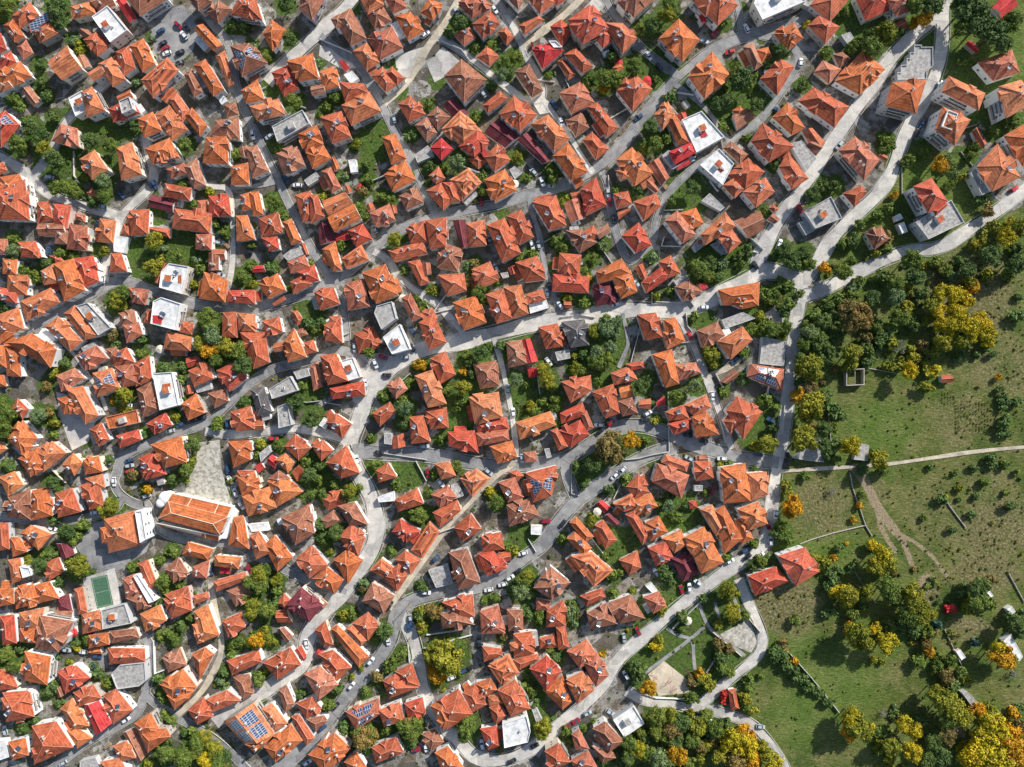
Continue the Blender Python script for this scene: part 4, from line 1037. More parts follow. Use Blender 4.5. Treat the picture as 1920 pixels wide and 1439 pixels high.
T 150,410,50y 180,520,80o 150,590,60o 120,730,60g 150,820,60g 800,850,60Y 830,930,85Y 900,990,80y 800,1010,80y 850,1050,60g 540,1200,60Y 610,1230,80y 600,1290,60y 740,1200,65y 900,1150,80g 940,1220,70g 1080,1210,90y 1100,1290,90y 1150,1360,90y 1020,1330,70g 1210,1370,70y 430,960,45y 410,1020,40y 490,960,35o 590,840,20o 540,870,35d 550,1040,35d 630,1030,40d 500,1110,50d 480,1180,50d 1640,380,40g 1440,430,30y 1350,490,25y 1310,510,40d 1570,480,30d 1540,620,35d 1830,560,40d 1550,280,30d 1670,240,35d 1770,250,30g 1700,200,30d 1220,270,25d 1790,450,25g 1440,510,20d 280,310,35g 1540,1290,60y 1500,1330,50y 1620,1260,50g 1600,1160,70d 1480,1200,50d 1680,1100,35b 480,450,40w 460,1350,45d 1870,300,25g 1400,320,25g 690,560,30o 700,480,30g 650,660,25o 1830,1400,50d 1910,1390,50d 1390,740,30d 1180,650,25g
@ 1440 1079
1760,490,1825,440,1915,610,1885,650 fw1
1405,570,1445,555,1485,615,1450,640 fw1
1450,880,1490,865,1580,960,1530,990 fy1
T 510,130,60Y 620,140,85y 590,210,60y 740,130,65y 905,110,80g 940,150,60g 1080,140,90y 1110,220,90y 1060,320,90g 1230,310,80y 910,370,50g 680,450,110y 720,500,80y 620,400,60o 810,390,55Y 900,510,90Y 850,480,60y 1300,930,100y 1380,980,100y 1440,1060,90y 1260,880,70y 1350,1080,80g 630,1060,80Y 660,1130,100y 620,1160,80o 730,1170,70y 1020,1110,70Y 1100,1170,70Y 930,1290,80y 1070,1320,80Y 840,1290,60y 920,1370,60y 780,1160,35Y 1760,600,100o 1720,570,80Y 1810,640,70y 1560,510,50c 1280,370,50c 1870,360,80d 1880,440,60d 1560,100,70d 1500,120,60d 1570,200,80g 1640,230,50g 1500,220,50y 1200,500,60b 1230,590,50o 1210,430,60g 1330,740,60b 1340,780,50b 1280,680,60g 1450,730,60g 1490,780,40y 1380,640,60g 1400,830,60d 1560,1010,70o 1620,1120,100Y 1700,1150,110Y 1780,1200,110o 1600,1230,100Y 1660,1290,120Y 1530,1350,110Y 1720,1380,120Y 1820,1300,110o 1840,1400,100o 1480,1300,60Y 1560,1420,100Y 1700,1040,60y 1290,1360,80d 1240,1250,70d 1200,1390,70d 1340,1200,70b 1150,1100,50d 1900,1130,60b 1850,760,40w 80,600,60d 160,700,50d 230,780,45d 310,850,40d 400,900,35d 470,970,30d 120,540,40b 200,640,35o 200,360,40g 660,290,50g 720,240,40g 870,1170,50g 860,650,30y 800,640,30y 880,1050,35w 1440,1180,60w 20,1380,60Y 1650,1000,50y 1880,1000,40d 1100,430,50d 1000,380,50d 1140,660,50g 1380,250,40r 1850,1050,50o
'''
# ---------------------------------------------------------------- parse the surveyed plan
HS, TR, CA = [], [], []
def fit_rect(p):
    best = None
    for i in range(len(p)):
        a, b = p[i], p[(i + 1) % len(p)]; L = math.hypot(b[0] - a[0], b[1] - a[1]) or 1; ex, ey = (b[0] - a[0]) / L, (b[1] - a[1]) / L
        us = [(x * ex + y * ey) for x, y in p]; vs_ = [(-x * ey + y * ex) for x, y in p]; A = (max(us) - min(us)) * (max(vs_) - min(vs_))
        if best is None or A < best[0]: best = (A, ex, ey, min(us), max(us), min(vs_), max(vs_))
    _, ex, ey, u0, u1, v0, v1 = best; du, dv = (u1 - u0) * .025, (v1 - v0) * .025; u0 += du; u1 -= du; v0 += dv; v1 -= dv
    return [(u * ex - v * ey, u * ey + v * ex) for u, v in ((u0, v0), (u1, v0), (u1, v1), (u0, v1))]
for blk in DATA.strip().split('@')[1:]:
    lines = blk.strip().split('\n'); ox, oy = map(float, lines[0].split())
    for l in lines[1:]:
        l = l.strip()
        if not l: continue
        if l[0] in 'TC' and l[1] == ' ':
            for tk in l[2:].split():
                a, b = tk.split(',', 1) if l[0] == 'T' else (tk.split(',')[0], ','.join(tk.split(',')[1:]))
                if l[0] == 'T':
                    y, rr = b.split(','); TR.append((ox + float(a) / 4, oy + float(y) / 4, float(rr[:-1]) / 4, rr[-1]))
                else:
                    y, an = b.split(','); CA.append((ox + float(a) / 4, oy + float(y) / 4, float(an[:-1]), an[-1]))
        else:
            wing = l[0] == '+'; nums, code = l.lstrip('+').split()
            dg = [ch for ch in code[2:] if ch.isdigit()]; code = code[:2] + dg[0] + ''.join(ch for ch in code[2:] if not ch.isdigit())
            q = [float(x) / 4 for x in nums.split(',')]
            p = [(ox + q[i], oy + q[i + 1]) for i in range(0, len(q), 2)]
            if len(p) == 3: p.append((p[0][0] + p[2][0] - p[1][0], p[0][1] + p[2][1] - p[1][1]))
            if len(p) > 4 and code[0] != 'f': p = fit_rect(p)
            if wing and HS: HS[-1].append((p, code))
            else: HS.append([(p, code)])
def cen(p): return (sum(a[0] for a in p) / len(p), sum(a[1] for a in p) / len(p))
# the same roof, tree or car noted twice in overlapping survey sheets is kept once
def parea(p): return abs(sum(p[i][0] * p[(i + 1) % len(p)][1] - p[(i + 1) % len(p)][0] * p[i][1] for i in range(len(p)))) / 2
keep = []
for h in sorted(HS, key=lambda h: -parea(h[0][0])):
    c = cen(h[0][0])
    if all((c[0] - k[0]) ** 2 + (c[1] - k[1]) ** 2 > 12 ** 2 for k, _ in keep): keep.append((c, h))
HS = [h for _, h in keep]
keep = []
for t in TR:
    if all((t[0] - k[0]) ** 2 + (t[1] - k[1]) ** 2 > (0.45 * min(t[2], k[2])) ** 2 for k in keep): keep.append(t)
TR = keep
keep = []
for t in CA:
    if all((t[0] - k[0]) ** 2 + (t[1] - k[1]) ** 2 > 5.5 ** 2 for k in keep): keep.append(t)
CA = keep

ROADS = [  # (kind, width in photo px, points in photo px)
 ('a', 18, '1530,5 1500,42 1440,58 1400,66 1330,95 1255,158 1210,215 1165,275 1110,325 1050,350 1000,362 930,385 860,397 790,415 740,435 700,467 650,512 600,540 540,563 470,578 400,576 330,563 280,545 240,527 200,532 160,562 100,590 40,622 -20,655'),
 ('c', 28, '1507,530 1440,503 1405,522 1340,556 1290,580 1230,584 1180,580 1090,595 1000,606 920,628 860,642 800,652 760,668 720,700 690,740 672,790 655,835 662,870 682,905 698,935 707,985 703,1022 677,1065 647,1107 600,1150 572,1204 577,1234 547,1259 510,1286 472,1309 435,1331 402,1356'),
 ('c', 24, '1415,500 1442,445 1467,400 1505,353 1530,310 1555,275 1590,225 1627,172 1665,115 1702,75 1752,37 1780,-20'),
 ('c', 24, '1507,530 1540,482 1560,445 1602,405 1640,372 1668,335 1682,295 1702,240 1727,195 1752,150 1768,87 1768,-20'),
 ('c', 22, '1502,560 1552,540 1602,513 1652,490 1702,470 1765,467 1815,432 1865,400 1920,357 1960,325'),
 ('c', 22, '1507,525 1502,557 1490,607 1487,650 1481,695 1477,752 1470,815 1458,862 1450,922 1443,985 1437,1015 1417,1040 1367,1067 1317,1105 1267,1142 1205,1196 1155,1238 1130,1290 1085,1332 1040,1368 995,1408 945,1428 890,1424 857,1385 830,1365 805,1325 792,1291 785,1241 775,1196 757,1160 745,1145'),
 ('a', 24, '1460,868 1392,860 1330,843 1280,825 1230,804 1192,797 1155,803 1105,835 1080,852 1045,867 970,874 930,876 870,866 820,856 770,851 720,851 660,845'),
 ('a', 24, '1262,838 1205,857 1167,880 1130,905 1092,930 1070,950 1045,980 1020,1022 982,1047 945,1075 907,1097 832,1110 770,1125 745,1145 740,1174 730,1209 697,1254 660,1291 622,1344 585,1388 547,1422 510,1460'),
 ('a', 20, '1060,865 1066,900 1082,938'),
 ('s', 15, '965,866 920,897 870,950 832,992 795,1047 757,1097 728,1142'),
 ('a', 14, '650,1110 585,1092 540,1070 485,1045 440,1018 385,1015 325,1010 287,985 275,940 262,950 225,930 212,905 220,885 225,862 262,840 325,812 387,797 422,765 460,725 510,690 585,677 642,650 690,690'),
 ('c', 15, '655,838 640,822 585,806 535,803 485,812 435,817 385,808'),
 ('a', 13, '450,578 '  '600,545 625,545 640,560 647,602 650,640'),
 ('c', 16, '195,530 196,507 202,482 215,440 225,407 250,382 280,357 290,330 280,300 272,250'),
 ('c', 17, '225,405 190,395 125,378 82,360 60,332 0,292 -20,285'),
 ('c', 15, '62,330 95,290 110,255 118,235 160,190 205,150'),
 ('a', 12, '372,5 395,42 427,75 435,110 442,162 460,212 485,262 510,312 535,370 572,445 610,507 628,545'),
 ('c', 22, '680,-30 650,15 610,50 572,87 535,117 500,155'),
 ('a', 14, '600,68 640,100 672,117 697,162 717,195 735,237 760,282 780,325 800,365 815,400'),
 ('s', 14, '880,-30 845,25 825,60 802,87 785,120 770,150 720,195'),
 ('c', 12, '820,70 850,85 895,120 945,160 982,187 1020,190 1015,150 985,105 970,62 940,15 915,-20'),
 ('c', 10, '1022,190 1032,207 1057,237 1095,300 1112,325'),
 ('s', 14, '980,85 1010,65 1045,40 1085,5 1110,-30'),
 ('a', 10, '992,368 1000,410 1012,440 1020,495 1035,545 1050,590'),
 ('a', 12, '1128,322 1140,345 1150,420 1167,470 1180,495 1200,475 1225,455 1230,407 1250,365 1280,332 1317,305 1357,285 1367,262 1417,235 1455,190 1485,142 1500,105 1480,80 1420,66'),
 ('a', 10, '1365,262 1340,225 1317,197 1277,165 1262,158'),
 ('a', 14, '1270,142 1205,95 1155,37 1120,-30'),
 ('c', 10, '925,632 940,677 950,727 960,777 965,815 970,866'),
 ('c', 13, '700,472 727,485 747,520 785,550 822,570 840,592 868,625'),
 ('c', 11, '350,345 400,350 432,352 437,420 437,495 427,545 422,572'),
 ('a', 10, '432,352 480,350 520,340'),
 ('a', 8, '1167,588 1180,640 1172,662 1160,690'),
 ('c', 13, '1262,590 1275,597 1300,647 1322,702 1342,752 1358,802 1372,842'),
 ('s', 10, '1322,708 1367,690 1394,670'),
 ('a', 14, '265,1192 282,1205 282,1254 275,1291 262,1336 225,1359 175,1386 137,1411 90,1450'),
 ('a', 13, '272,1300 295,1324 337,1349 387,1374 425,1404 470,1450'),
 ('s', 12, '332,1341 375,1304 405,1254 417,1219 413,1179 400,1129 395,1094'),
 ('a', 12, '230,935 215,960 162,972 100,982 45,975 -20,965'),
 ('c', 7, '115,640 140,665 160,695 190,740 200,770'),
 ('c', 18, '1385,1085 1405,1135 1425,1175 1432,1205 1420,1232 1392,1255 1355,1286 1325,1312 1300,1329 1255,1319 1205,1314 1175,1295'),
 ('c', 18, '1300,1325 1355,1337 1405,1354 1432,1379 1467,1429 1485,1470'),
 ('s', 7, '1462,884 1520,880 1602,875 1665,871 1740,860 1830,846 1960,835'),
 ('a', 12, '1395,70 1385,20 1372,-30'),
]
PAVED = [ # (name, material code, points)
 ('parking_lot', 'a', '280,70 300,20 345,10 372,52 362,95 335,120 300,112'),
 ('stone_plaza', 'k', '362,885 374,830 412,825 415,880 436,948 320,922'),
 ('school_yard', 'a', '142,1025 172,985 205,970 262,955 290,990 275,1035 222,1070 170,1066'),
 ('court_slab', 'c', '155,1085 215,1065 230,1136 165,1146'),
 ('village_square', 'c', '648,668 712,662 772,680 730,708 700,735 675,765 662,752'),
 ('village_square', 'c', '740,105 795,88 798,118 772,150 745,140'),
 ('village_square', 'c', '600,85 660,100 668,128 640,130 598,105'),
 ('village_square', 'c', '1000,195 1015,175 1030,195 1030,212 1012,215'),
 ('stone_yard', 'c', '105,735 130,742 160,752 180,790 165,830 135,845 115,790'),
 ('building_site_yard', 'c', '800,120 830,88 862,115 850,135 815,155'),
 ('stone_terrace', 'k', '1350,1190 1405,1160 1420,1205 1408,1225 1375,1210'),
 ('playground_sand', 's', '1215,1265 1245,1240 1290,1275 1292,1300 1235,1305'),
 ('rubble_yard', 'w', '1432,590 1450,578 1472,590 1470,605 1445,608'),
 ('field_terrace', 'c', '1095,15 1120,-10 1135,10 1118,28'),
]
PATHS = ['1190,1275 1215,1258 1260,1225 1305,1190 1325,1172', '1250,1178 1270,1192 1300,1198 1300,1230 1305,1270', '1310,1130 1322,1165 1335,1185 1365,1205 1397,1230', '1375,1120 1388,1150 1388,1165','1340,1130 1350,1165']
def pl(s): return [tuple(float(v) for v in p.split(',')) for p in s.split()]
# ---------------------------------------------------------------- ground
def pathmask(X, Y, pts, w):
    d = np.full(X.shape, 1e9)
    for (x0, y0), (x1, y1) in zip(pts[:-1], pts[1:]):
        L = (x1 - x0) ** 2 + (y1 - y0) ** 2 + 1e-9
        t = np.clip(((X - x0) * (x1 - x0) + (Y - y0) * (y1 - y0)) / L, 0, 1)
        d = np.minimum(d, np.hypot(X - x0 - t * (x1 - x0), Y - y0 - t * (y1 - y0)))
    return np.clip(1.5 - d / w, 0, 1)
def polymask(X, Y, pts):
    ins = np.zeros(X.shape, bool); n = len(pts); j = n - 1
    for i in range(n):
        (xi, yi), (xj, yj) = pts[i], pts[j]
        ins ^= ((yi > Y) != (yj > Y)) & (X < (xj - xi) * (Y - yi) / (yj - yi + 1e-9) + xi); j = i
    return ins.astype(float)
def build_ground():
    nx, ny = 560, 430
    xs = np.linspace(-140, 2060, nx); ys = np.linspace(-120, 1560, ny)
    X, Y = np.meshgrid(xs, ys)
    G = np.zeros(X.shape); D = np.zeros(X.shape); F = np.zeros(X.shape)
    for x, y, r, c in TR:
        dd = np.hypot(X - x, Y - y); G = np.maximum(G, np.clip(1.9 - dd / (r * 0.95), 0, 1) * 0.9)
    for e in '272,485,28,38 350,465,48,26 195,460,22,22 295,405,14,16 1130,645,36,62 860,785,25,40 890,700,30,40 982,740,25,30 992,765,30,22 767,887,22,24 785,970,27,22 980,1012,24,24 1100,890,30,34 1157,1022,32,27 1275,965,34,34 1417,815,26,26 1455,577,45,30 1315,597,22,16 1287,365,32,38 1355,490,55,32 1715,312,42,36 1802,295,16,18 1590,40,22,34 1215,130,20,38 1367,200,66,34 932,132,26,22 1300,1205,95,95 575,890,36,36 485,1279,18,16 875,1361,24,30 1002,1296,18,46 580,735,22,18 765,872,24,22 580,580,27,14 12,1229,34,24 145,300,36,30 212,240,44,22 705,265,26,30 940,400,10,10 1760,360,70,50 1860,120,70,100 1800,40,60,90 1420,800,30,30 1240,130,40,30 130,240,40,30 190,305,30,20 1650,800,55,45 1570,1290,70,60 1500,1340,50,50 1560,1030,50,35 1470,1200,50,30 1890,60,40,60 1720,300,30,30'.split():
        x, y, a, b = map(float, e.split(',')); G = np.maximum(G, np.clip(1.7 - np.hypot((X - x) / a, (Y - y) / b), 0, 1))
    F = np.maximum(F, polymask(X, Y, pl('1500,575 1560,548 1700,482 1760,476 1830,440 1880,405 2100,300 2100,1600 1490,1600 1470,1445 1440,1385 1370,1345 1400,1260 1442,1205 1400,1090 1445,1040 1452,1000 1462,890 1484,872 1484,760 1496,650')))
    F = np.maximum(F, polymask(X, Y, pl('1780,-150 2100,-150 2100,100 1930,160 1850,120 1800,110 1778,60')))
    F = np.maximum(F, polymask(X, Y, pl('1690,275 1745,270 1800,300 1850,330 1860,395 1800,440 1720,468 1650,485 1560,535 1530,520 1560,455 1650,375 1680,330')))
    F = np.maximum(F, polymask(X, Y, pl('1160,1340 1290,1340 1400,1362 1460,1440 1480,1600 1100,1600 1140,1430')))
    for e in '1815,560,90,90,.8 1880,690,80,60,.6 1800,790,60,60,.55 1700,800,60,40,.35 1540,950,55,65,.7 1470,1140,60,50,1 1760,960,70,70,.5 1870,990,80,60,.8 1850,1070,60,40,.9 1740,1110,25,25,.9 1850,900,70,50,.5 1560,1200,60,30,.3 1820,1180,45,25,.7 1430,1300,20,50,.3 1650,920,12,40,.6 1500,1330,50,60,.25 1900,1250,40,60,.4 1590,830,50,25,.25'.split():
        x, y, a, b, v = map(float, e.split(',')); D = np.maximum(D, v * np.clip(1.6 - np.hypot((X - x) / a, (Y - y) / b), 0, 1))
    T = pathmask(X, Y, pl('1602,878 1618,897 1630,918 1642,945 1655,965 1680,998'), 8)
    T = np.maximum(T, 0.95 * pathmask(X, Y, pl('1680,998 1695,1020 1710,1058'), 4.5))
    T = np.maximum(T, 0.9 * pathmask(X, Y, pl('1642,940 1650,985 1664,1012 1680,1035'), 4))
    T = np.maximum(T, 0.7 * pathmask(X, Y, pl('1690,1003 1720,1020 1750,1045 1775,1080'), 4))
    T = np.maximum(T, 0.8 * np.clip(1.6 - np.hypot((X - 1738) / 14, (Y - 1093) / 16), 0, 1))
    T = np.maximum(T, 0.4 * pathmask(X, Y, pl('1870,1340 1900,1330 1930,1300'), 6))
    T = np.maximum(T, 0.35 * np.clip(1.6 - np.hypot((X - 1825) / 40, (Y - 1170) / 18), 0, 1))
    T = np.maximum(T, 0.55 * np.clip(1.6 - np.hypot((X - 1510) / 16, (Y - 740) / 40), 0, 1))
    verts = np.stack([(X - CX) * S, -(Y - CY) * S, np.zeros(X.shape)], -1).reshape(-1, 3)
    # gentle swell kept below the paving
    verts[:, 2] = -0.12 + 0.05 * (np.sin(verts[:, 0] * 0.11) * np.cos(verts[:, 1] * 0.09))
    # outer skirt reaching the horizon
    me = bpy.data.meshes.new('ground')
    idx = np.arange(nx * ny).reshape(ny, nx)
    q = np.stack([idx[1:, :-1], idx[1:, 1:], idx[:-1, 1:], idx[:-1, :-1]], -1).reshape(-1, 4)
    me.vertices.add(len(verts)); me.vertices.foreach_set('co', verts.ravel())
    me.loops.add(q.size); me.loops.foreach_set('vertex_index', q.ravel())
    me.polygons.add(len(q)); me.polygons.foreach_set('loop_start', np.arange(0, q.size, 4)); me.polygons.foreach_set('loop_total', np.full(len(q), 4))
    me.update(calc_edges=True)
    ca = me.color_attributes.new('cover', 'FLOAT_COLOR', 'POINT')
    ca.data.foreach_set('color', np.stack([G, D, F, T], -1).reshape(-1))
    me.polygons.foreach_set('use_smooth', [True] * len(q))
    t = NT('earth grass and yards'); p = t.pos()
    at = t.new('ShaderNodeVertexColor'); at.layer_name = 'cover'
    sp = t.new('ShaderNodeSeparateColor'); t.link(at.outputs[0], sp.inputs[0])
    n1 = t.noise(0.09, 5, p); n2 = t.noise(0.9, 5, p, 0.7); n3 = t.noise(3.0, 4, p, 0.7); n4 = t.noise(0.28, 5, p, 0.65); n5 = t.noise(0.035, 4, p)
    vv = t.new('ShaderNodeTexVoronoi'); vv.inputs['Scale'].default_value = 0.16; t.link(p, vv.inputs['Vector']); vs_ = t.new('ShaderNodeSeparateColor'); t.link(vv.outputs['Color'], vs_.inputs[0])
    yard = t.ramp(vs_.outputs[0], [(0.0, (0.11, 0.105, 0.095, 1)), (0.25, (0.17, 0.15, 0.12, 1)), (0.5, (0.26, 0.25, 0.225, 1)), (0.75, (0.42, 0.40, 0.36, 1)), (1.0, (0.22, 0.17, 0.125, 1))])
    yard = t.mix(t.ramp(n4, [(0.46, (0, 0, 0, 1)), (0.56, (0.8, 0.8, 0.8, 1))]), yard, (0.11, 0.095, 0.065, 1))
    yard = t.mix(1.0, yard, t.ramp(n3, [(0.32, (0.55, 0.55, 0.55, 1)), (0.5, (1, 1, 1, 1)), (0.68, (1.4, 1.4, 1.4, 1))]), 'MULTIPLY')
    grass = t.ramp(n2, [(0.3, (0.03, 0.055, 0.012, 1)), (0.45, (0.065, 0.115, 0.022, 1)), (0.58, (0.105, 0.17, 0.033, 1)), (0.72, (0.19, 0.22, 0.07, 1))])
    earthy = t.ramp(n2, [(0.3, (0.045, 0.038, 0.022, 1)), (0.6, (0.12, 0.10, 0.065, 1)), (0.75, (0.24, 0.21, 0.15, 1))])
    grass = t.mix(t.ramp(n4, [(0.5, (0, 0, 0, 1)), (0.68, (1, 1, 1, 1))]), grass, earthy)
    wm = t.new('ShaderNodeMapping'); wm.inputs['Rotation'].default_value = (0, 0, 0.6); wm.inputs['Scale'].default_value = (0.35, 1.5, 1); t.link(p, wm.inputs[0]); st = t.noise(1.3, 6, wm.outputs[0], 0.75)
    mead = t.ramp(st, [(0.3, (0.033, 0.052, 0.012, 1)), (0.45, (0.078, 0.108, 0.026, 1)), (0.58, (0.135, 0.16, 0.044, 1)), (0.72, (0.25, 0.25, 0.09, 1))])
    mead = t.mix(1.0, mead, t.ramp(n5, [(0.35, (0.72, 0.85, 0.75, 1)), (0.65, (1.15, 1.08, 1.0, 1))]), 'MULTIPLY')
    mead = t.mix(t.ramp(n1, [(0.42, (0, 0, 0, 1)), (0.6, (1, 1, 1, 1))]), mead, t.ramp(st, [(0.3, (0.06, 0.075, 0.02, 1)), (0.5, (0.16, 0.165, 0.052, 1)), (0.7, (0.36, 0.32, 0.15, 1))]))
    dry = t.ramp(n2, [(0.28, (0.05, 0.055, 0.022, 1)), (0.45, (0.12, 0.12, 0.045, 1)), (0.6, (0.26, 0.22, 0.11, 1)), (0.75, (0.46, 0.40, 0.25, 1))])
    dd = t.math('MULTIPLY', sp.outputs[1], t.math('ADD', n1, 0.28))
    dfac = t.ramp(t.math('ADD', dd, t.math('MULTIPLY', t.math('SUBTRACT', n2, 0.5), 1.1)), [(0.28, (0, 0, 0, 1)), (0.62, (1, 1, 1, 1))])
    lush = t.ramp(st, [(0.3, (0.04, 0.085, 0.015, 1)), (0.5, (0.10, 0.185, 0.03, 1)), (0.7, (0.2, 0.28, 0.06, 1))])
    mead = t.mix(t.math('MULTIPLY', sp.outputs[0], 0.5), mead, lush)
    mead = t.mix(dfac, mead, dry)
    gf = t.ramp(t.math('ADD', sp.outputs[0], t.math('MULTIPLY', t.math('SUBTRACT', n4, 0.49), 1.9)), [(0.28, (0, 0, 0, 1)), (0.4, (1, 1, 1, 1))])
    c = t.mix(gf, yard, grass)
    ff = t.ramp(t.math('ADD', sp.outputs[2], t.math('MULTIPLY', t.math('SUBTRACT', n4, 0.5), 0.5)), [(0.45, (0, 0, 0, 1)), (0.52, (1, 1, 1, 1))])
    c = t.mix(ff, c, mead)
    dirt = t.ramp(n2, [(0.3, (0.22, 0.17, 0.10, 1)), (0.7, (0.42, 0.34, 0.22, 1))])
    tf = t.ramp(t.math('ADD', t.math('MULTIPLY', at.outputs[1], 1.25), t.math('MULTIPLY', t.math('SUBTRACT', n2, 0.5), 0.7)), [(0.38, (0, 0, 0, 1)), (0.7, (1, 1, 1, 1))])
    c = t.mix(tf, c, dirt)
    t.col(c); t.b.inputs['Roughness'].default_value = 0.95; t.b.inputs['Specular IOR Level'].default_value = 0.1
    t.bump(t.math('ADD', n3, n2), 0.9, 0.5)
    me.materials.append(t.m)
    g = link('ground', me); tag(g, kind='structure')
    far = plain('distant farmland', (0.07, 0.085, 0.03, 1), 0.95, var=0.35, nscale=0.05)
    mb = MB(); x0, x1 = -140, 2060; y0, y1 = -120, 1560
    P0 = [wp(x0, y1), wp(x1, y1), wp(x1, y0), wp(x0, y0)]; B = 1800
    O = [(-B, -B), (B, -B), (B, B), (-B, B)]
    for i in range(4):
        j = (i + 1) % 4; mb.face([(O[i][0], O[i][1], -0.2), (O[j][0], O[j][1], -0.2), (P0[j].x, P0[j].y, -0.2), (P0[i].x, P0[i].y, -0.2)])
    tag(mb.build('terrain', far), kind='structure')
build_ground()
def pave_mat(name, a, b, crack=(0.5, 0.5, 0.5)):
    t = NT(name); p = t.pos(); n = t.noise(0.22, 6, p, 0.65); f = t.noise(2.6, 4, p, 0.7)
    c = t.ramp(n, [(0.3, a), (0.5, tuple((x + y) / 2 for x, y in zip(a, b))), (0.7, b)])
    c = t.mix(1.0, c, t.ramp(f, [(0.3, (0.78, 0.78, 0.78, 1)), (0.7, (1.16, 1.16, 1.16, 1))]), 'MULTIPLY')
    v = t.new('ShaderNodeTexVoronoi'); v.feature = 'DISTANCE_TO_EDGE'; v.inputs['Scale'].default_value = 0.14; v.inputs['Randomness'].default_value = 0.7; t.link(p, v.inputs['Vector'])
    c = t.mix(t.ramp(v.outputs[0], [(0.0, (0.5, 0.5, 0.5, 1)), (0.018, (0, 0, 0, 1))]), c, tuple(x * 0.5 for x in a[:3]) + (1,))
    pv_ = t.new('ShaderNodeTexVoronoi'); pv_.distance = 'CHEBYCHEV'; pv_.inputs['Scale'].default_value = 0.17; t.link(p, pv_.inputs['Vector']); ps = t.new('ShaderNodeSeparateColor'); t.link(pv_.outputs['Color'], ps.inputs[0])
    c = t.mix(1.0, c, t.ramp(ps.outputs[0], [(0.0, (0.78, 0.79, 0.8, 1)), (0.16, (0.8, 0.8, 0.8, 1)), (0.17, (1, 1, 1, 1)), (0.86, (1, 1, 1, 1)), (0.87, (1.1, 1.09, 1.06, 1))]), 'MULTIPLY')
    mm = t.noise(0.05, 3, p); c = t.mix(1.0, c, t.ramp(mm, [(0.38, (0.84, 0.84, 0.86, 1)), (0.62, (1.12, 1.1, 1.06, 1))]), 'MULTIPLY')
    t.col(c); t.bump(f, 0.3, 0.05); t.b.inputs['Roughness'].default_value = 0.9; return t.m
PM = {'a': pave_mat('asphalt', (0.19, 0.192, 0.195, 1), (0.37, 0.365, 0.355, 1)),
      'c': pave_mat('worn concrete paving', (0.40, 0.385, 0.355, 1), (0.66, 0.63, 0.58, 1)),
      's': pave_mat('sandy gravel', (0.40, 0.35, 0.27, 1), (0.62, 0.55, 0.43, 1)),
      'w': pave_mat('pale rubble', (0.42, 0.36, 0.31, 1), (0.72, 0.64, 0.58, 1))}
def cobble():
    t = NT('stone slabs'); p = t.pos(); v = t.new('ShaderNodeTexVoronoi'); v.inputs['Scale'].default_value = 1.1; t.link(p, v.inputs['Vector'])
    sp = t.new('ShaderNodeSeparateColor'); t.link(v.outputs['Color'], sp.inputs[0])
    t.col(t.ramp(sp.outputs[0], [(0, (0.26, 0.245, 0.2, 1)), (0.5, (0.42, 0.39, 0.33, 1)), (1, (0.55, 0.52, 0.45, 1))])); return t.m
PM['k'] = cobble()
KERB = plain('kerb stone', (0.5, 0.49, 0.46, 1), 0.9, var=0.2)
def smooth(pts, n=2):
    for _ in range(n):
        o = [pts[0]]
        for a, b in zip(pts[:-1], pts[1:]):
            o += [(a[0] * .75 + b[0] * .25, a[1] * .75 + b[1] * .25), (a[0] * .25 + b[0] * .75, a[1] * .25 + b[1] * .75)]
        pts = o + [pts[-1]]
    return pts
RP = []
def sides(P, w):
    L, Rr = [], []
    for i, p in enumerate(P):
        a = P[max(0, i - 1)]; b = P[min(len(P) - 1, i + 1)]; d = (b - a); d.z = 0; d.normalize()
        n = Vector((-d.y, d.x, 0)) * w[i] / 2
        L.append(p + n); Rr.append(p - n)
    return L, Rr
ROADS = [(k, w * (1.1 if k == 'c' and w >= 20 else 1.04), s) for k, w, s in ROADS]
for i, (k, w, s) in enumerate(ROADS):
    pp = smooth(pl(s)); RP.append((pp, w))
    P = [wp(*p) for p in pp]; z = 0.02 + i * 0.004
    ws = [w * S * (0.92 + 0.16 * math.sin(j * 0.7 + i) * math.sin(j * 0.23 + 2 * i)) for j in range(len(P))]
    L, Rr = sides(P, ws); mb = MB()
    for j in range(len(P) - 1): mb.face([Rr[j] + Vector((0, 0, z)), Rr[j + 1] + Vector((0, 0, z)), L[j + 1] + Vector((0, 0, z)), L[j] + Vector((0, 0, z))])
    o = mb.build('road' if k != 's' else 'dirt_lane', PM[k]); tag(o, kind='structure')
def near_other_road(px, py, me_):
    for j, (pp, w) in enumerate(RP):
        if j == me_: continue
        for a, b in zip(pp[:-1], pp[1:]):
            L2 = (b[0] - a[0]) ** 2 + (b[1] - a[1]) ** 2 + 1e-9
            t = max(0, min(1, ((px - a[0]) * (b[0] - a[0]) + (py - a[1]) * (b[1] - a[1])) / L2))
            if math.hypot(px - a[0] - t * (b[0] - a[0]), py - a[1] - t * (b[1] - a[1])) < w / 2 + 2.5: return True
    return False
for i, (k, w, s) in enumerate(ROADS):
    if k == 's' or w < 12: continue
    pp = RP[i][0]; P = [wp(*p) for p in pp]
    L, Rr = sides(P, [w * S * 1.04 + 0.3] * len(P)); mb = MB()
    for side in (L, Rr):
        for j in range(len(side) - 1):
            c = (side[j] + side[j + 1]) / 2; px, py = c.x / S + CX, CY - c.y / S
            if near_other_road(px, py, i): continue
            mb.bar(side[j] + Vector((0, 0, -0.15)), side[j + 1] + Vector((0, 0, -0.15)), 0.28, 0.25 + 0.0013 * i)
    if mb.v: tag(mb.build('kerb', KERB), kind='structure')
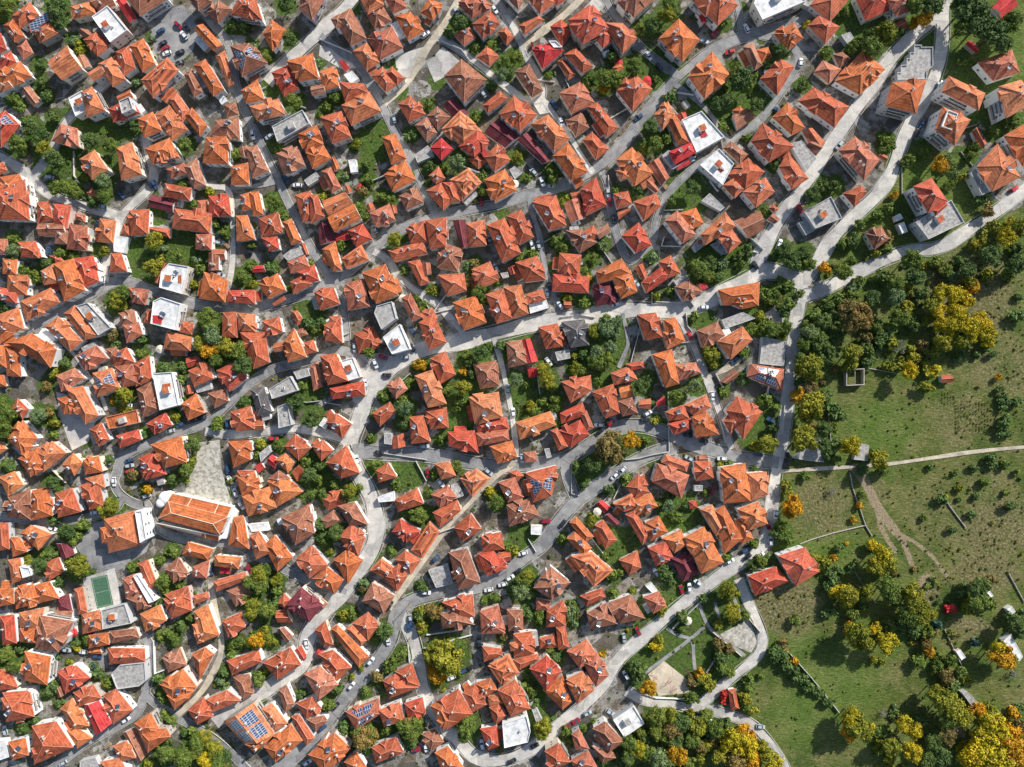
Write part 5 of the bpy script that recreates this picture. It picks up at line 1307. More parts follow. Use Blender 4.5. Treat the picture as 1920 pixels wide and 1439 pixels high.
for i, (nm, k, s) in enumerate(PAVED):
    r = ccw([tuple(wp(*p)[:2]) for p in pl(s)]); mb = MB(); z = 0.004 + i * 0.001
    mb.face([(x, y, z) for x, y in r]); tag(mb.build(nm, PM[k]), kind='structure')
for i, s in enumerate(PATHS):
    P = [wp(*p) for p in smooth(pl(s))]; L, Rr = sides(P, [1.5] * len(P)); mb = MB(); z = Vector((0, 0, 0.024 + 0.004 * i))
    for j in range(len(P) - 1): mb.face([Rr[j] + z, Rr[j + 1] + z, L[j + 1] + z, L[j] + z])
    tag(mb.build('path', PM['a']), kind='structure')
# green sports court with painted lines
gc = plain('green court paint', (0.065, 0.15, 0.09, 1), 0.9, var=0.22); wl = plain('court line paint', (0.3, 0.38, 0.3, 1), 0.8)
r = [wp(*p) for p in pl('170,1085 201,1078 213,1134 182,1142')]; r = [Vector(p) for p in ccw([tuple(p) for p in r])]
mb = MB(); mb.face([(p.x, p.y, 0.03) for p in r]); tag(mb.build('sports_court', gc), kind='structure')
mb = MB(); ri = [Vector((p[0], p[1], 0.034)) for p in inset([(p.x, p.y) for p in r], 0.5)]
for a, b in zip(ri, ri[1:] + ri[:1]):
    d = (b - a).normalized(); n = Vector((-d.y, d.x, 0)) * 0.09; mb.face([a - n, b - n, b + n, a + n])
m1 = (ri[0] + ri[3]) / 2; m2 = (ri[1] + ri[2]) / 2
if (ri[0] - ri[3]).length < (ri[0] - ri[1]).length: m1 = (ri[0] + ri[1]) / 2; m2 = (ri[3] + ri[2]) / 2
d = (m2 - m1).normalized(); n = Vector((-d.y, d.x, 0)) * 0.09; up = Vector((0, 0, 0.004)); mb.face([m1 - n + up, m2 - n + up, m2 + n + up, m1 + n + up])
tag(mb.build('court_markings', wl), kind='structure')
# ---------------------------------------------------------------- buildings
ZS = {1: 2.4, 2: 4.4, 3: 6.1, 4: 9.2}
_wm = None
def window_mesh():
    global _wm
    if _wm is None:
        mb = MB(); mb.box((0, 0.03, 0), 1.15, 0.10, 1.35, mi=0)
        for sx in (-0.27, 0.27): mb.face([(sx - 0.22, -0.024, 0.09), (sx + 0.22, -0.024, 0.09), (sx + 0.22, -0.024, 1.26), (sx - 0.22, -0.024, 1.26)], 1)
        o = mb.build('window', [M['white'], M['glass']]); _wm = o.data; bpy.data.objects.remove(o)
    return _wm
_heat = {}
def heater_parts(parent, loc, rz):
    if not _heat:
        mb = MB()
        for sx in (-0.62, 0.62):
            mb.face([(sx - .55, -1.1, .30), (sx + .55, -1.1, .30), (sx + .55, .9, 1.35), (sx - .55, .9, 1.35)], 0); mb.face([(sx - .55, .9, 1.28), (sx + .55, .9, 1.28), (sx + .55, -1.1, .22), (sx - .55, -1.1, .22)], 1)
        for sx in (-1.1, 1.1): mb.bar((sx, 1.0, -0.6), (sx, 1.0, 1.3), .06, .06, 1); mb.bar((sx, -1.1, -.6), (sx, -1.1, .25), .06, .06, 1)
        o = mb.build('solar_heater', [M['pv_plain'], M['steel']]); _heat['p'] = o.data; bpy.data.objects.remove(o)
        mb = MB(); n = 10
        for i in range(n):
            a, b = 2 * math.pi * i / n, 2 * math.pi * (i + 1) / n
            mb.face([(-.95, 1.25 + .32 * math.cos(b), 1.45 + .32 * math.sin(b)), (.95, 1.25 + .32 * math.cos(b), 1.45 + .32 * math.sin(b)), (.95, 1.25 + .32 * math.cos(a), 1.45 + .32 * math.sin(a)), (-.95, 1.25 + .32 * math.cos(a), 1.45 + .32 * math.sin(a))][::-1])
        for sx in (-.95, .95): mb.face([(sx, 1.25 + .32 * math.cos(2 * math.pi * i / n), 1.45 + .32 * math.sin(2 * math.pi * i / n)) for i in range(n)])
        o = mb.build('tank', M['steel']); _heat['t'] = o.data; bpy.data.objects.remove(o)
    h = link('solar_heater', _heat['p'], parent); h.location = loc; h.rotation_euler = (0, 0, rz); h.scale = (0.78,) * 3
    link('tank', _heat['t'], h)
M['pv_plain'] = plain('solar collector glass', (0.045, 0.06, 0.09, 1), 0.45, var=0.2, spec=0.3)
_ch = []
def chimney_mesh():
    if not _ch:
        for w, l, h in ((.55, .55, 1.3), (.5, .9, 1.2), (.45, .45, 1.6)):
            mb = MB(); mb.box((0, 0, -1.2), w, l, h + 1.2); mb.box((0, 0, h), w + .16, l + .16, .12, mi=1); mb.box((0, 0, h + .12), w - .15, l - .15, .2, mi=2)
            o = mb.build('chimney', [M['chim'], M['white'], M['dark']]); _ch.append(o.data); bpy.data.objects.remove(o)
    return R.choice(_ch)
def roof_geometry(q, typ, z, pitch=0.40):
    """q: ccw list of four (x, y) eave corners. returns ridge ends e1,e2 with height and the eave ring rotated so that short sides are 3-0 and 1-2"""
    q = [Vector((p[0], p[1], z)) for p in q]
    l1 = (q[0] - q[1]).length + (q[2] - q[3]).length; l2 = (q[1] - q[2]).length + (q[3] - q[0]).length
    if (l1 < l2 and typ != 'G'): q = q[1:] + q[:1]; l1, l2 = l2, l1
    m1 = (q[3] + q[0]) / 2; m2 = (q[1] + q[2]) / 2; L = (m2 - m1).length; hw = l2 / 4
    ins = 0.0 if typ in 'gG' else min(hw * 1.0, 0.46 * L)
    if typ == 'p': ins = 0.495 * L
    d = (m2 - m1) / max(L, .01); h = min(hw, L if typ == 'p' else 99) * pitch
    return q, m1 + d * ins + Vector((0, 0, h)), m2 - d * ins + Vector((0, 0, h)), h
def build_roof(q, typ, z, mc, parent, wallm, pitch):
    q, r1, r2, h = roof_geometry(q, typ, z, pitch)
    mb = MB(); th = Vector((0, 0, -0.22))
    def slope(pts, e0, e1):
        e = (e1 - e0).normalized(); n = (pts[1] - pts[0]).cross(pts[2] - pts[0]).normalized(); b = n.cross(e)
        off = R.random() * 40
        mb.face(pts, 0, [((p - e0).dot(e) + off, (p - e0).dot(b)) for p in pts])
    slope([q[0], q[1], r2, r1], q[0], q[1]); slope([q[2], q[3], r1, r2], q[2], q[3])
    gable = typ in 'gG'
    if gable: mb.face([q[1], q[2], r2], 2); mb.face([q[3], q[0], r1], 2)
    else: slope([q[1], q[2], r2], q[1], q[2]); slope([q[3], q[0], r1], q[3], q[0])
    for i in range(4):
        a, b = q[i], q[(i + 1) % 4]; mb.face([a + th, b + th, b, a], 1)
    mb.face([p + th for p in q[::-1]], 2)
    u = Vector((0, 0, .02)); mb.bar(r1 + u, r2 + u, .28, .10, 1)
    if not gable:
        for a, b in ((q[0], r1), (q[3], r1), (q[1], r2), (q[2], r2)): mb.bar(a + u, b + u, .22, .08, 1)
    return mb, q, r1, r2, h
def zroof(q, r1, r2, p):
    """height of the roof surface over point p by fanning the planes"""
    def pln(a, b, c):
        n = (b - a).cross(c - a)
        return a.z - (n.x * (p.x - a.x) + n.y * (p.y - a.y)) / n.z if abs(n.z) > 1e-6 else 1e9
    c = [pln(q[0], q[1], r2), pln(q[2], q[3], r1)]
    if (r1 - (q[3] + q[0]) / 2).to_2d().length > .1: c += [pln(q[1], q[2], r2), pln(q[3], q[0], r1)]
    return min(c)
def add_windows(ring, z0, z1, parent, storeys, dens=1.0):
    n = len(ring)
    for i in range(n):
        a, b = Vector(ring[i]), Vector(ring[(i + 1) % n]); e = b - a; L = e.length
        if L < 3.0: continue
        e.normalize(); nrm = Vector((e.y, -e.x)); mid = (a + b) / 2
        tc = -mid
        if tc.length < 25: continue
        if nrm.dot(tc.normalized()) < 0.25: continue
        if mid.length * (z1) / H < 1.2: continue
        k = max(1, int(L / 3.4))
        for s in range(storeys):
            for j in range(k):
                if R.random() > 0.85 * dens: continue
                p = a + e * (L * (j + .5) / k); zz = z0 + 0.95 + s * (z1 - z0) / storeys
                if zz + 1.3 > z1: continue
                o = link('window', window_mesh(), parent); o.location = (p.x, p.y, zz); o.rotation_euler = (0, 0, math.atan2(e.y, e.x))
HOUSES = []
def rect_sc(p, z): return ccw([tuple(wp(x, y, z)[:2]) for x, y in p])
def grow(ring, d): return inset(ring, -d)
for hi, hh in enumerate(HS):
    parts = []
    p0, code0 = hh[0]; c0 = cen(p0)
    typ0, col0, st0 = code0[0], code0[1], int(code0[2])
    ground_area = 0
    base = wp(*c0, ZS[st0]); base.z = 0
    nm = {'f': 'flat_roofed_building'}.get(typ0, 'house')
    if st0 == 1 and typ0 != 'f': nm = 'outbuilding'
    if st0 == 1 and typ0 == 'f': nm = 'shed'
    if st0 >= 3 and typ0 != 'f': nm = 'tall_house'  # ordinary houses with more storeys, split off by height alone
    root = empty(nm, (base.x, base.y, 0)); off = Vector((base.x, base.y, 0))
    R.seed(hi * 13 + 5)
    tcol = 'r'
    wallm = R.choices(WALL[:5], [8, 2.5, 1.6, 1.0, .8])[0]
    if (abs(c0[0] - 590) < 30 and c0[1] < 40): wallm = WALL[5]
    for wi, (p, code) in enumerate(hh):
        typ, col, st = code[0], code[1], int(code[2]); flags = code[3:]
        z = ZS[st] + R.uniform(-.25, .25) + wi * 0.07
        ring = rect_sc(p, z)
        if typ in 'hg' and len(ring) == 4: ring = inset(ring, -0.04)
        if col == 'c' and typ == 'h' and not (abs(c0[0] - 1025) < 20 and abs(c0[1] - 100) < 25) and not (abs(c0[0] - 1278) < 22 and abs(c0[1] - 287) < 22): col = 'e'
        tcol = {'o': R.choice('oooO'), 'r': R.choice('rrrrrRReb')}.get(col, col)
        if 'T' in flags: tcol = 'T'
        if typ == 'G':   # keep the first edge direction
            a0 = wp(*p[0], z); a1 = wp(*p[1], z); e = Vector((a1.x - a0.x, a1.y - a0.y)).normalized()
            k = max(range(4), key=lambda i: abs((Vector(ring[(i + 1) % 4]) - Vector(ring[i])).normalized().dot(e))); ring = ring[k:] + ring[:k]
        per = [(Vector(ring[i]) - Vector(ring[(i + 1) % len(ring)])).length for i in range(len(ring))]
        lean = st == 1
        loc = lambda rg: [(x - base.x, y - base.y) for x, y in rg]
        wi_d = 0.12 if typ == 'f' else 0.38
        body = inset(ring, wi_d)
        mb = MB(); rl = loc(body)
        if typ in 'hgGp':
            mb.prism(rl, -0.6, z - 0.1, 0, True)
            if False:
                # plinth band, door and stone base
                pass
            mb.build('wall', [wallm], root)
            # fresh seedlings of variety in the roof
            pitch = R.uniform(0.46, 0.6)
            rb, q, r1, r2, h = build_roof([(x - base.x, y - base.y) for x, y in ring], typ, z, col, root, wallm, pitch)
            big = min(per) > 6.5 and typ == 'h'
            sides_ = [R.choice((0, 2))] if big and R.random() < .9 else []
            if sides_ and min(per) > 8 and R.random() < .5: sides_.append(2 - sides_[0])
            for side in sides_:
                # a cross hip pushing out of one long side
                a, b = q[side], q[side + 1]; e = (b - a); L = e.length; e = e / L
                nrm = Vector((e.y, -e.x, 0)); wd = min(per) * R.uniform(0.36, 0.5); t = R.uniform(0.28, 0.72) * L
                c = a + e * t; out = R.uniform(0.3, 1.1); dep = (q[1] - q[2]).length / 2
                cq = [c - e * wd / 2 + nrm * out, c + e * wd / 2 + nrm * out, c + e * wd / 2 - nrm * dep, c - e * wd / 2 - nrm * dep]
                zc = R.uniform(.12, .5)
                cq = [Vector((v.x, v.y, z + zc)) for v in cq]
                f1 = (cq[0] + cq[1]) / 2; hc = min(h * 0.95 - zc, wd / 2 * pitch * 1.15); hc = max(hc, .35)
                rf = f1 - nrm * wd / 2 * R.choice((1.0, .05)) + Vector((0, 0, hc)); rb_ = (cq[2] + cq[3]) / 2 + Vector((0, 0, hc))
                for pts, e0, e1 in (([cq[0], cq[1], rf], cq[0], cq[1]), ([cq[1], cq[2], rb_, rf], cq[1], cq[2]), ([cq[3], cq[0], rf, rb_], cq[3], cq[0])):
                    ee = (e1 - e0).normalized(); n_ = (pts[1] - pts[0]).cross(pts[2] - pts[0]).normalized(); bb = n_.cross(ee); o_ = R.random() * 50
                    rb.face(pts, 0, [((v - e0).dot(ee) + o_, (v - e0).dot(bb)) for v in pts])
                th = Vector((0, 0, -.22 - zc)); 
                for v0, v1 in ((0, 1), (1, 2), (3, 0)): rb.face([cq[v0] + th, cq[v1] + th, cq[v1], cq[v0]], 1)
                rb.face([cq[0] + th, cq[3] + th, cq[2] + th, cq[1] + th], 2)
                u = Vector((0, 0, .02)); rb.bar(rf + u, rb_ + u, .3, .1, 1); rb.bar(cq[0] + u, rf + u, .26, .1, 1); rb.bar(cq[1] + u, rf + u, .26, .1, 1)
                if out > .5:
                    w2 = MB(); x0 = c + nrm * (out - .35); ring2 = [c - e * (wd / 2 - .3) - nrm * 1.0, c + e * (wd / 2 - .3) - nrm * 1.0, c + e * (wd / 2 - .3) + nrm * (out - .35), c - e * (wd / 2 - .3) + nrm * (out - .35)]
                    w2.prism(ccw([(v.x, v.y) for v in ring2]), -.6, z - .12); w2.build('bay_wall', [wallm], root)
            if 'D' in flags:
                for k in range(3):
                    side = 0; a, b = q[0], q[1]; e = (b - a); L = e.length; e /= L; nrm = Vector((e.y, -e.x, 0))
                    c = a + e * L * (k + 1) / 4 - nrm * 1.0; w = 1.2; zt = z + 1.5
                    f = [c - e * w + nrm * .6, c + e * w + nrm * .6, c + e * w - nrm * 3, c - e * w - nrm * 3]; f = [Vector((v.x, v.y, z + .75)) for v in f]
                    rr1 = (f[0] + f[1]) / 2 + Vector((0, 0, .75)); rr2 = (f[2] + f[3]) / 2 + Vector((0, 0, .75))
                    rb.face([f[1], f[2], rr2, rr1], 0); rb.face([f[3], f[0], rr1, rr2], 0); rb.face([f[0], f[1], rr1], 2); rb.bar(rr1, rr2, .25, .1, 1)
                    dn = Vector((0, 0, -.75)); rb.face([f[0] + dn, f[1] + dn, f[1], f[0]], 2); rb.face([f[1] + dn, f[2] + dn, f[2], f[1]], 2); rb.face([f[3] + dn, f[0] + dn, f[0], f[3]], 2)
            rb.build('roof', [M[tcol], CAP[CAP_ALIAS.get(tcol, tcol)], wallm], root)
            nch = 0 if st == 1 or min(per) < 4.5 else R.choice((1, 1, 2, 2, 3))
            for k in range(nch):
                u_, v_ = R.uniform(.22, .78), R.uniform(.25, .75)
                pt = (q[0] * (1 - u_) + q[1] * u_) * (1 - v_) + (q[3] * (1 - u_) + q[2] * u_) * v_
                zz = zroof(q, r1, r2, pt)
                ch = link('chimney', chimney_mesh(), root); ch.location = (pt.x, pt.y, zz + 0.0); ch.rotation_euler = (0, 0, math.atan2(q[1].y - q[0].y, q[1].x - q[0].x)); ch.scale = (1, 1, R.uniform(.7, 1.1))
            # small roof lights and vents read as specks
            if 'S' in flags:
                u_, v_ = R.uniform(.35, .65), R.choice((.3, .7)); pt = (q[0] * (1 - u_) + q[1] * u_) * (1 - v_) + (q[3] * (1 - u_) + q[2] * u_) * v_
                heater_parts(root, (pt.x, pt.y, zroof(q, r1, r2, pt) + .35), R.choice((2.4, 2.8, 3.3)))
            if 'V' in flags:
                pm = MB()
                for side in ((0, 1, r2, r1), (2, 3, r1, r2)):
                    a, b = q[side[0]], q[side[1]]; c, d = side[2], side[3]
                    for (uu0, uu1, vv0, vv1) in ((.12, .47, .22, .9), (.53, .88, .22, .9)):
                        P_ = lambda u, v: (a * (1 - u) + b * u) * (1 - v) + (d * (1 - u) + c * u) * v
                        n_ = (b - a).cross(d - a).normalized(); 
                        if n_.z < 0: n_ = -n_
                        f = [P_(uu0, vv0) + n_ * .14, P_(uu1, vv0) + n_ * .14, P_(uu1, vv1) + n_ * .14, P_(uu0, vv1) + n_ * .14]
                        e_ = (f[1] - f[0]).normalized(); b_ = n_.cross(e_)
                        pm.face(f, 0, [((v - f[0]).dot(e_), (v - f[0]).dot(b_)) for v in f])
                        f2 = [v - n_ * .1 for v in f]
                        for k in range(4): pm.face([f2[k], f2[(k + 1) % 4], f[(k + 1) % 4], f[k]], 1)
                pm.build('solar_panel', [M['pv'], M['steel']], root)
        elif typ == 's':
            mb.prism(rl, -0.6, z - .35, 0, True); mb.build('wall', [wallm], root)
            q = [Vector((x - base.x, y - base.y, z)) for x, y in ring]; hi_ = .9 + .05 * min(per)
            q[2].z += hi_ * .5; q[3].z += hi_ * .5
            rb = MB(); rb.face(q, 0); th = Vector((0, 0, -.18)); rb.face([v + th for v in q[::-1]], 1)
            for k in range(4): rb.face([q[k] + th, q[(k + 1) % 4] + th, q[(k + 1) % 4], q[k]], 1)
            for k in (2, 3):
                rb.bar(Vector((q[k].x, q[k].y, 0)), q[k] + th, .15, .1, 1)
            mcode = col
            rb.build('roof', [M[mcode], CAP.get(mcode, M['white'])], root)
            if 'V' in flags:
                pm = MB(); c_ = sum(q, Vector()) / 4; f = [c_ + (v - c_) * .9 + Vector((0, 0, .12)) for v in q]; pm.face(f, 0); f2 = [v - Vector((0, 0, .08)) for v in f]
                for k in range(4): pm.face([f2[k], f2[(k + 1) % 4], f[(k + 1) % 4], f[k]], 1)
                pm.build('solar_panel', [M['pv'], M['steel']], root)
        else:
            if st == 1: z = 2.6 + R.uniform(-.2, .2)
            if typ == 'f' and wi > 0 and hh[0][1][0] != 'f' and st >= st0: z += 1.3
            mb.prism(rl, -0.6, z, 0, False); mb.build('wall', [wallm if col != 'y' else WALL[2]], root)
            rb = MB(); rmat = M.get(col, M['w']); inn = inset(rl, .22); rr = [(x, y, z) for x, y in inn]
            rb.face(rr, 0)
            for k in range(len(rl)):
                a, b = rl[k], rl[(k + 1) % len(rl)]; c, d = inn[(k + 1) % len(rl)], inn[k]; t_ = z + (.55 if st > 1 else .12)
                rb.face([(a[0], a[1], t_), (b[0], b[1], t_), (c[0], c[1], t_), (d[0], d[1], t_)], 1); rb.face([(d[0], d[1], t_), (c[0], c[1], t_), (c[0], c[1], z), (d[0], d[1], z)], 1); rb.face([(a[0], a[1], z), (b[0], b[1], z), (b[0], b[1], t_), (a[0], a[1], t_)], 1)
            rb.build('roof', [rmat, M['white'] if col == 'w' else (CAP.get(col) or WALL[2])], root)
            cx_, cy_ = cen(inn)
            ar = min(per)
            if st >= 2 and ar > 5 and wi == 0:
                st_ = MB(); ang = math.atan2(rl[1][1] - rl[0][1], rl[1][0] - rl[0][0]); st_.box((cx_ + R.uniform(-1.2, 1.2), cy_ + R.uniform(-1, 1), z - .05), 2.6, 2.9, 2.0, ang, 0, 1)
                st_.build('stair_hut', [M['white'] if col == 'w' else WALL[2], M[R.choice('ory')]], root)
            if st >= 2 and ar > 4:
                for k in range(R.choice((1, 2, 3))):
                    u_, v_ = R.uniform(.2, .8), R.uniform(.2, .8); nn = len(inn)
                    px_ = cx_ + (u_ - .5) * ar * .7; py_ = cy_ + (v_ - .5) * ar * .7
                    ch = link('vent_box', chimney_mesh(), root); ch.location = (px_, py_, z); ch.scale = (1.2, 1.2, R.uniform(.4, .7))
            if 'S' in flags or 'V' in flags:
                for k in range(2 if 'V' in flags else 1): heater_parts(root, (cx_ + R.uniform(-2, 2), cy_ + R.uniform(-2, 2), z + .1), R.choice((2.4, 2.8)))
        if st >= 2: add_windows(rl if False else body, 0, z - (.1 if typ == 'f' else .3), root, {2: 2, 3: 3, 4: 4}[st], 1.0)
        if st >= 3 and wi == 0 and base.length > 120:
            # balconies on the longest wall
            n = len(body); k = max(range(n), key=lambda i: (Vector(body[i]) - Vector(body[(i + 1) % n])).length + (2 if (Vector((body[(i + 1) % n][1] - body[i][1], -(body[(i + 1) % n][0] - body[i][0]))).normalized().dot(-Vector(cen(body)).normalized()) > .5) else 0))
            a, b = Vector(body[k]), Vector(body[(k + 1) % n]); e = (b - a); L = e.length; e /= L; nr = Vector((e.y, -e.x)); ang = math.atan2(e.y, e.x)
            for s in range(1, st):
                zz = s * z / st; bl = L * R.uniform(.4, .75); c = (a + b) / 2 + nr * .46; bm = MB(); bm.box((c.x - base.x, c.y - base.y, zz), bl, 0.95, .14, ang)
                for dx, dy, w_, d_ in ((0, .43, bl, .07), (-bl / 2 + .04, 0, .07, .9), (bl / 2 - .04, 0, .07, .9)):
                    x_ = c.x - base.x + e.x * dx + nr.x * dy; y_ = c.y - base.y + e.y * dx + nr.y * dy; bm.box((x_, y_, zz + .16), w_, d_, .85, ang)
                bm.build('balcony', [M['y']], root)
    if typ0 in 'hg' and st0 >= 2 and R.random() < .4 and 0 < c0[0] < 1480:
        rg = inset(rect_sc(p0, ZS[st0]), .3); k = R.randrange(4); a, b = Vector(rg[k]), Vector(rg[(k + 1) % 4]); e = b - a; L = e.length; e /= L; nr = Vector((e.y, -e.x))
        wd = min(L * R.uniform(.4, .75), 7); dp = R.uniform(2.0, 3.6); c = a + e * R.uniform(wd / 2, L - wd / 2) + nr * dp / 2
        fx, fy = c.x / S + CX, CY - c.y / S
        if not near_other_road(fx + nr.x * 4, fy - nr.y * 4, -1) and not any(math.hypot(fx - t_[0], fy - t_[1]) < t_[2] + 2 for t_ in TR):
            zl = R.uniform(2.0, 2.5); zh = zl + dp * .32; kind = R.random()
            f = [c - e * wd / 2 + nr * dp / 2, c + e * wd / 2 + nr * dp / 2, c + e * wd / 2 - nr * dp / 2, c - e * wd / 2 - nr * dp / 2]
            if kind > .62: zh = zl + .05
            w_ = MB(); w_.prism([(v.x - base.x, v.y - base.y) for v in [f[0] - nr * .2, f[1] - nr * .2, f[2], f[3]]], -.5, zl - .2); w_.build('annex_wall', [wallm], root)
            v = [Vector((f[i].x - base.x, f[i].y - base.y, zl if i < 2 else zh)) for i in range(4)]; rb = MB(); n_ = (v[1] - v[0]).cross(v[2] - v[0]).normalized(); bb = n_.cross((v[1] - v[0]).normalized()); ee = (v[1] - v[0]).normalized()
            rb.face(v, 0, [((q_ - v[0]).dot(ee), (q_ - v[0]).dot(bb)) for q_ in v]); th = Vector((0, 0, -.16)); rb.face([q_ + th for q_ in v[::-1]], 1)
            for i in range(4): rb.face([v[i] + th, v[(i + 1) % 4] + th, v[(i + 1) % 4], v[i]], 1)
            mk = tcol if kind < .62 and tcol in CAP or tcol in CAP_ALIAS else 'y'
            if kind > .62: mk = R.choice('yyw')
            rb.build('annex_roof', [M.get(mk, M['r']), CAP['r'] if kind < .62 else M['y']], root)
    # windows were placed in world space on a root at base
    for ch in root.children:
        if ch.name.startswith('window'): ch.location.x -= base.x; ch.location.y -= base.y
    area = sum(abs(sum(p[i][0] * p[(i + 1) % len(p)][1] - p[(i + 1) % len(p)][0] * p[i][1] for i in range(len(p)))) / 2 for p, _ in hh)
    HOUSES.append(dict(o=root, c=c0, area=area, typ=typ0, col=col0, st=st0, nm=nm, flags=''.join(c[3:] for _, c in hh), n=len(hh), poly=[p for p, _ in hh]))
# ---------------------------------------------------------------- church
def church():
    base = wp(365, 972, 0); root = empty('church', base)
    L = lambda s, z: [(wp(x / 4, 810 + y / 4, z).x - base.x, wp(x / 4, 810 + y / 4, z).y - base.y) for x, y in pl(s)]
    W0 = WALL[0]
    aN, aS, nv = L('1290,462 1738,565 1712,640 1262,522', 5.0), L('1183,680 1650,778 1640,822 1180,702', 5.0), L('1262,520 1712,638 1650,772 1185,650', 7.5)
    for nm_, rg, z in (('aisle_wall', aN, 4.9), ('aisle_wall', aS, 4.9), ('nave_wall', nv, 7.4)):
        mb = MB(); mb.prism(inset(ccw(rg), .3), -.6, z - .1); mb.build(nm_, [W0], root)
    q = [Vector((x, y, 7.5)) for x, y in ccw(nv)]
    rb, q, r1, r2, h = build_roof([(v.x, v.y) for v in q], 'h', 7.5, 'o', root, W0, .36)
    rb.build('nave_roof', [M['o'], M['canvas'], W0], root)
    def lean(rg, zlo, zhi, name, hi_idx):
        v = [Vector((x, y, zhi if i in hi_idx else zlo)) for i, (x, y) in enumerate(rg)]
        mb = MB(); 
        n = (v[1] - v[0]).cross(v[2] - v[0]); f = v if n.z > 0 else v[::-1]
        mb.face(f, 0); th = Vector((0, 0, -.2)); mb.face([p + th for p in f[::-1]], 1)
        for k in range(4): mb.face([f[k] + th, f[(k + 1) % 4] + th, f[(k + 1) % 4], f[k]], 1)
        for t_ in (0, .33, .78, 1.0):
            a = v[0] + (v[1] - v[0]) * t_; b = v[3] + (v[2] - v[3]) * t_; mb.bar(a + Vector((0, 0, .02)), b + Vector((0, 0, .02)), .35, .12, 1)
        mb.bar(v[0], v[1], .4, .14, 1); mb.build(name, [M['o'] if name == 'aisle_roof' else M['r'], M['canvas']], root)
    lean(aN, 4.9, 6.3, 'aisle_roof', (2, 3)); lean(aS, 4.9, 6.3, 'aisle_roof', (0, 1))
    for cx_, cy_, rr in ((1235, 497, 2.7), (1202, 535, 1.9)):
        c = L('%d,%d' % (cx_, cy_), 4.5)[0]; mb = MB(); n = 18
        ring = [(c[0] + rr * math.cos(2 * math.pi * i / n), c[1] + rr * math.sin(2 * math.pi * i / n)) for i in range(n)]
        mb.prism(ring, -.4, 4.2, top=False)
        for k in range(4):
            a0, a1 = k * math.pi / 8, (k + 1) * math.pi / 8
            for i in range(n):
                j = (i + 1) % n; f = lambda i_, a_: (c[0] + rr * 1.05 * math.cos(a_) * math.cos(2 * math.pi * i_ / n), c[1] + rr * 1.05 * math.cos(a_) * math.sin(2 * math.pi * i_ / n), 4.2 + 1.3 * math.sin(a_))
                mb.face([f(i, a0), f(j, a0), f(j, a1), f(i, a1)])
        mb.build('apse', [M['white']], root)
    g = ccw(L('1745,570 1785,600 1700,800 1655,800', 2.0)); mb = MB(); mb.prism(g, -.5, 2.2); mb.build('porch', [W0], root)
    add_windows([(x + base.x, y + base.y) for x, y in inset(ccw(nv), .3)], 4.5, 7.2, root, 1)
    for ch in root.children:
        if ch.name.startswith('window'): ch.location.x -= base.x; ch.location.y -= base.y
    tag(root, 'long church with stepped orange tiled roofs and round white apse by the stone plaza', 'church')
church()
# roofless ruin in the meadow
def ruin():
    base = wp(1602, 705); root = empty('ruined_house', base); ring = ccw([tuple((wp(x, y, 2.5) - base)[:2]) for x, y in pl('1587,693 1621,691 1621,722 1587,724')])
    inn = inset(ring, .35); mb = MB()
    for k in range(4):
        a, b, c, d = ring[k], ring[(k + 1) % 4], inn[(k + 1) % 4], inn[k]; mb.prism([a, b, c, d], -.4, 2.5 + (.3 if k % 2 else 0), bottom=False)
    mb.build('wall', [WALL[3]], root); mb = MB(); m1 = Vector(((ring[0][0] + ring[3][0]) / 2, (ring[0][1] + ring[3][1]) / 2, 0)); m2 = Vector(((ring[1][0] + ring[2][0]) / 2, (ring[1][1] + ring[2][1]) / 2, 0))
    mb.bar(m1 + Vector((0, 0, 1.9)), m2 + Vector((0, 0, 1.9)), .3, .3); mb.build('beam', [WALL[3]], root)
    tag(root, 'roofless square ruin of bare stone walls standing in the green meadow', 'ruin')
ruin()
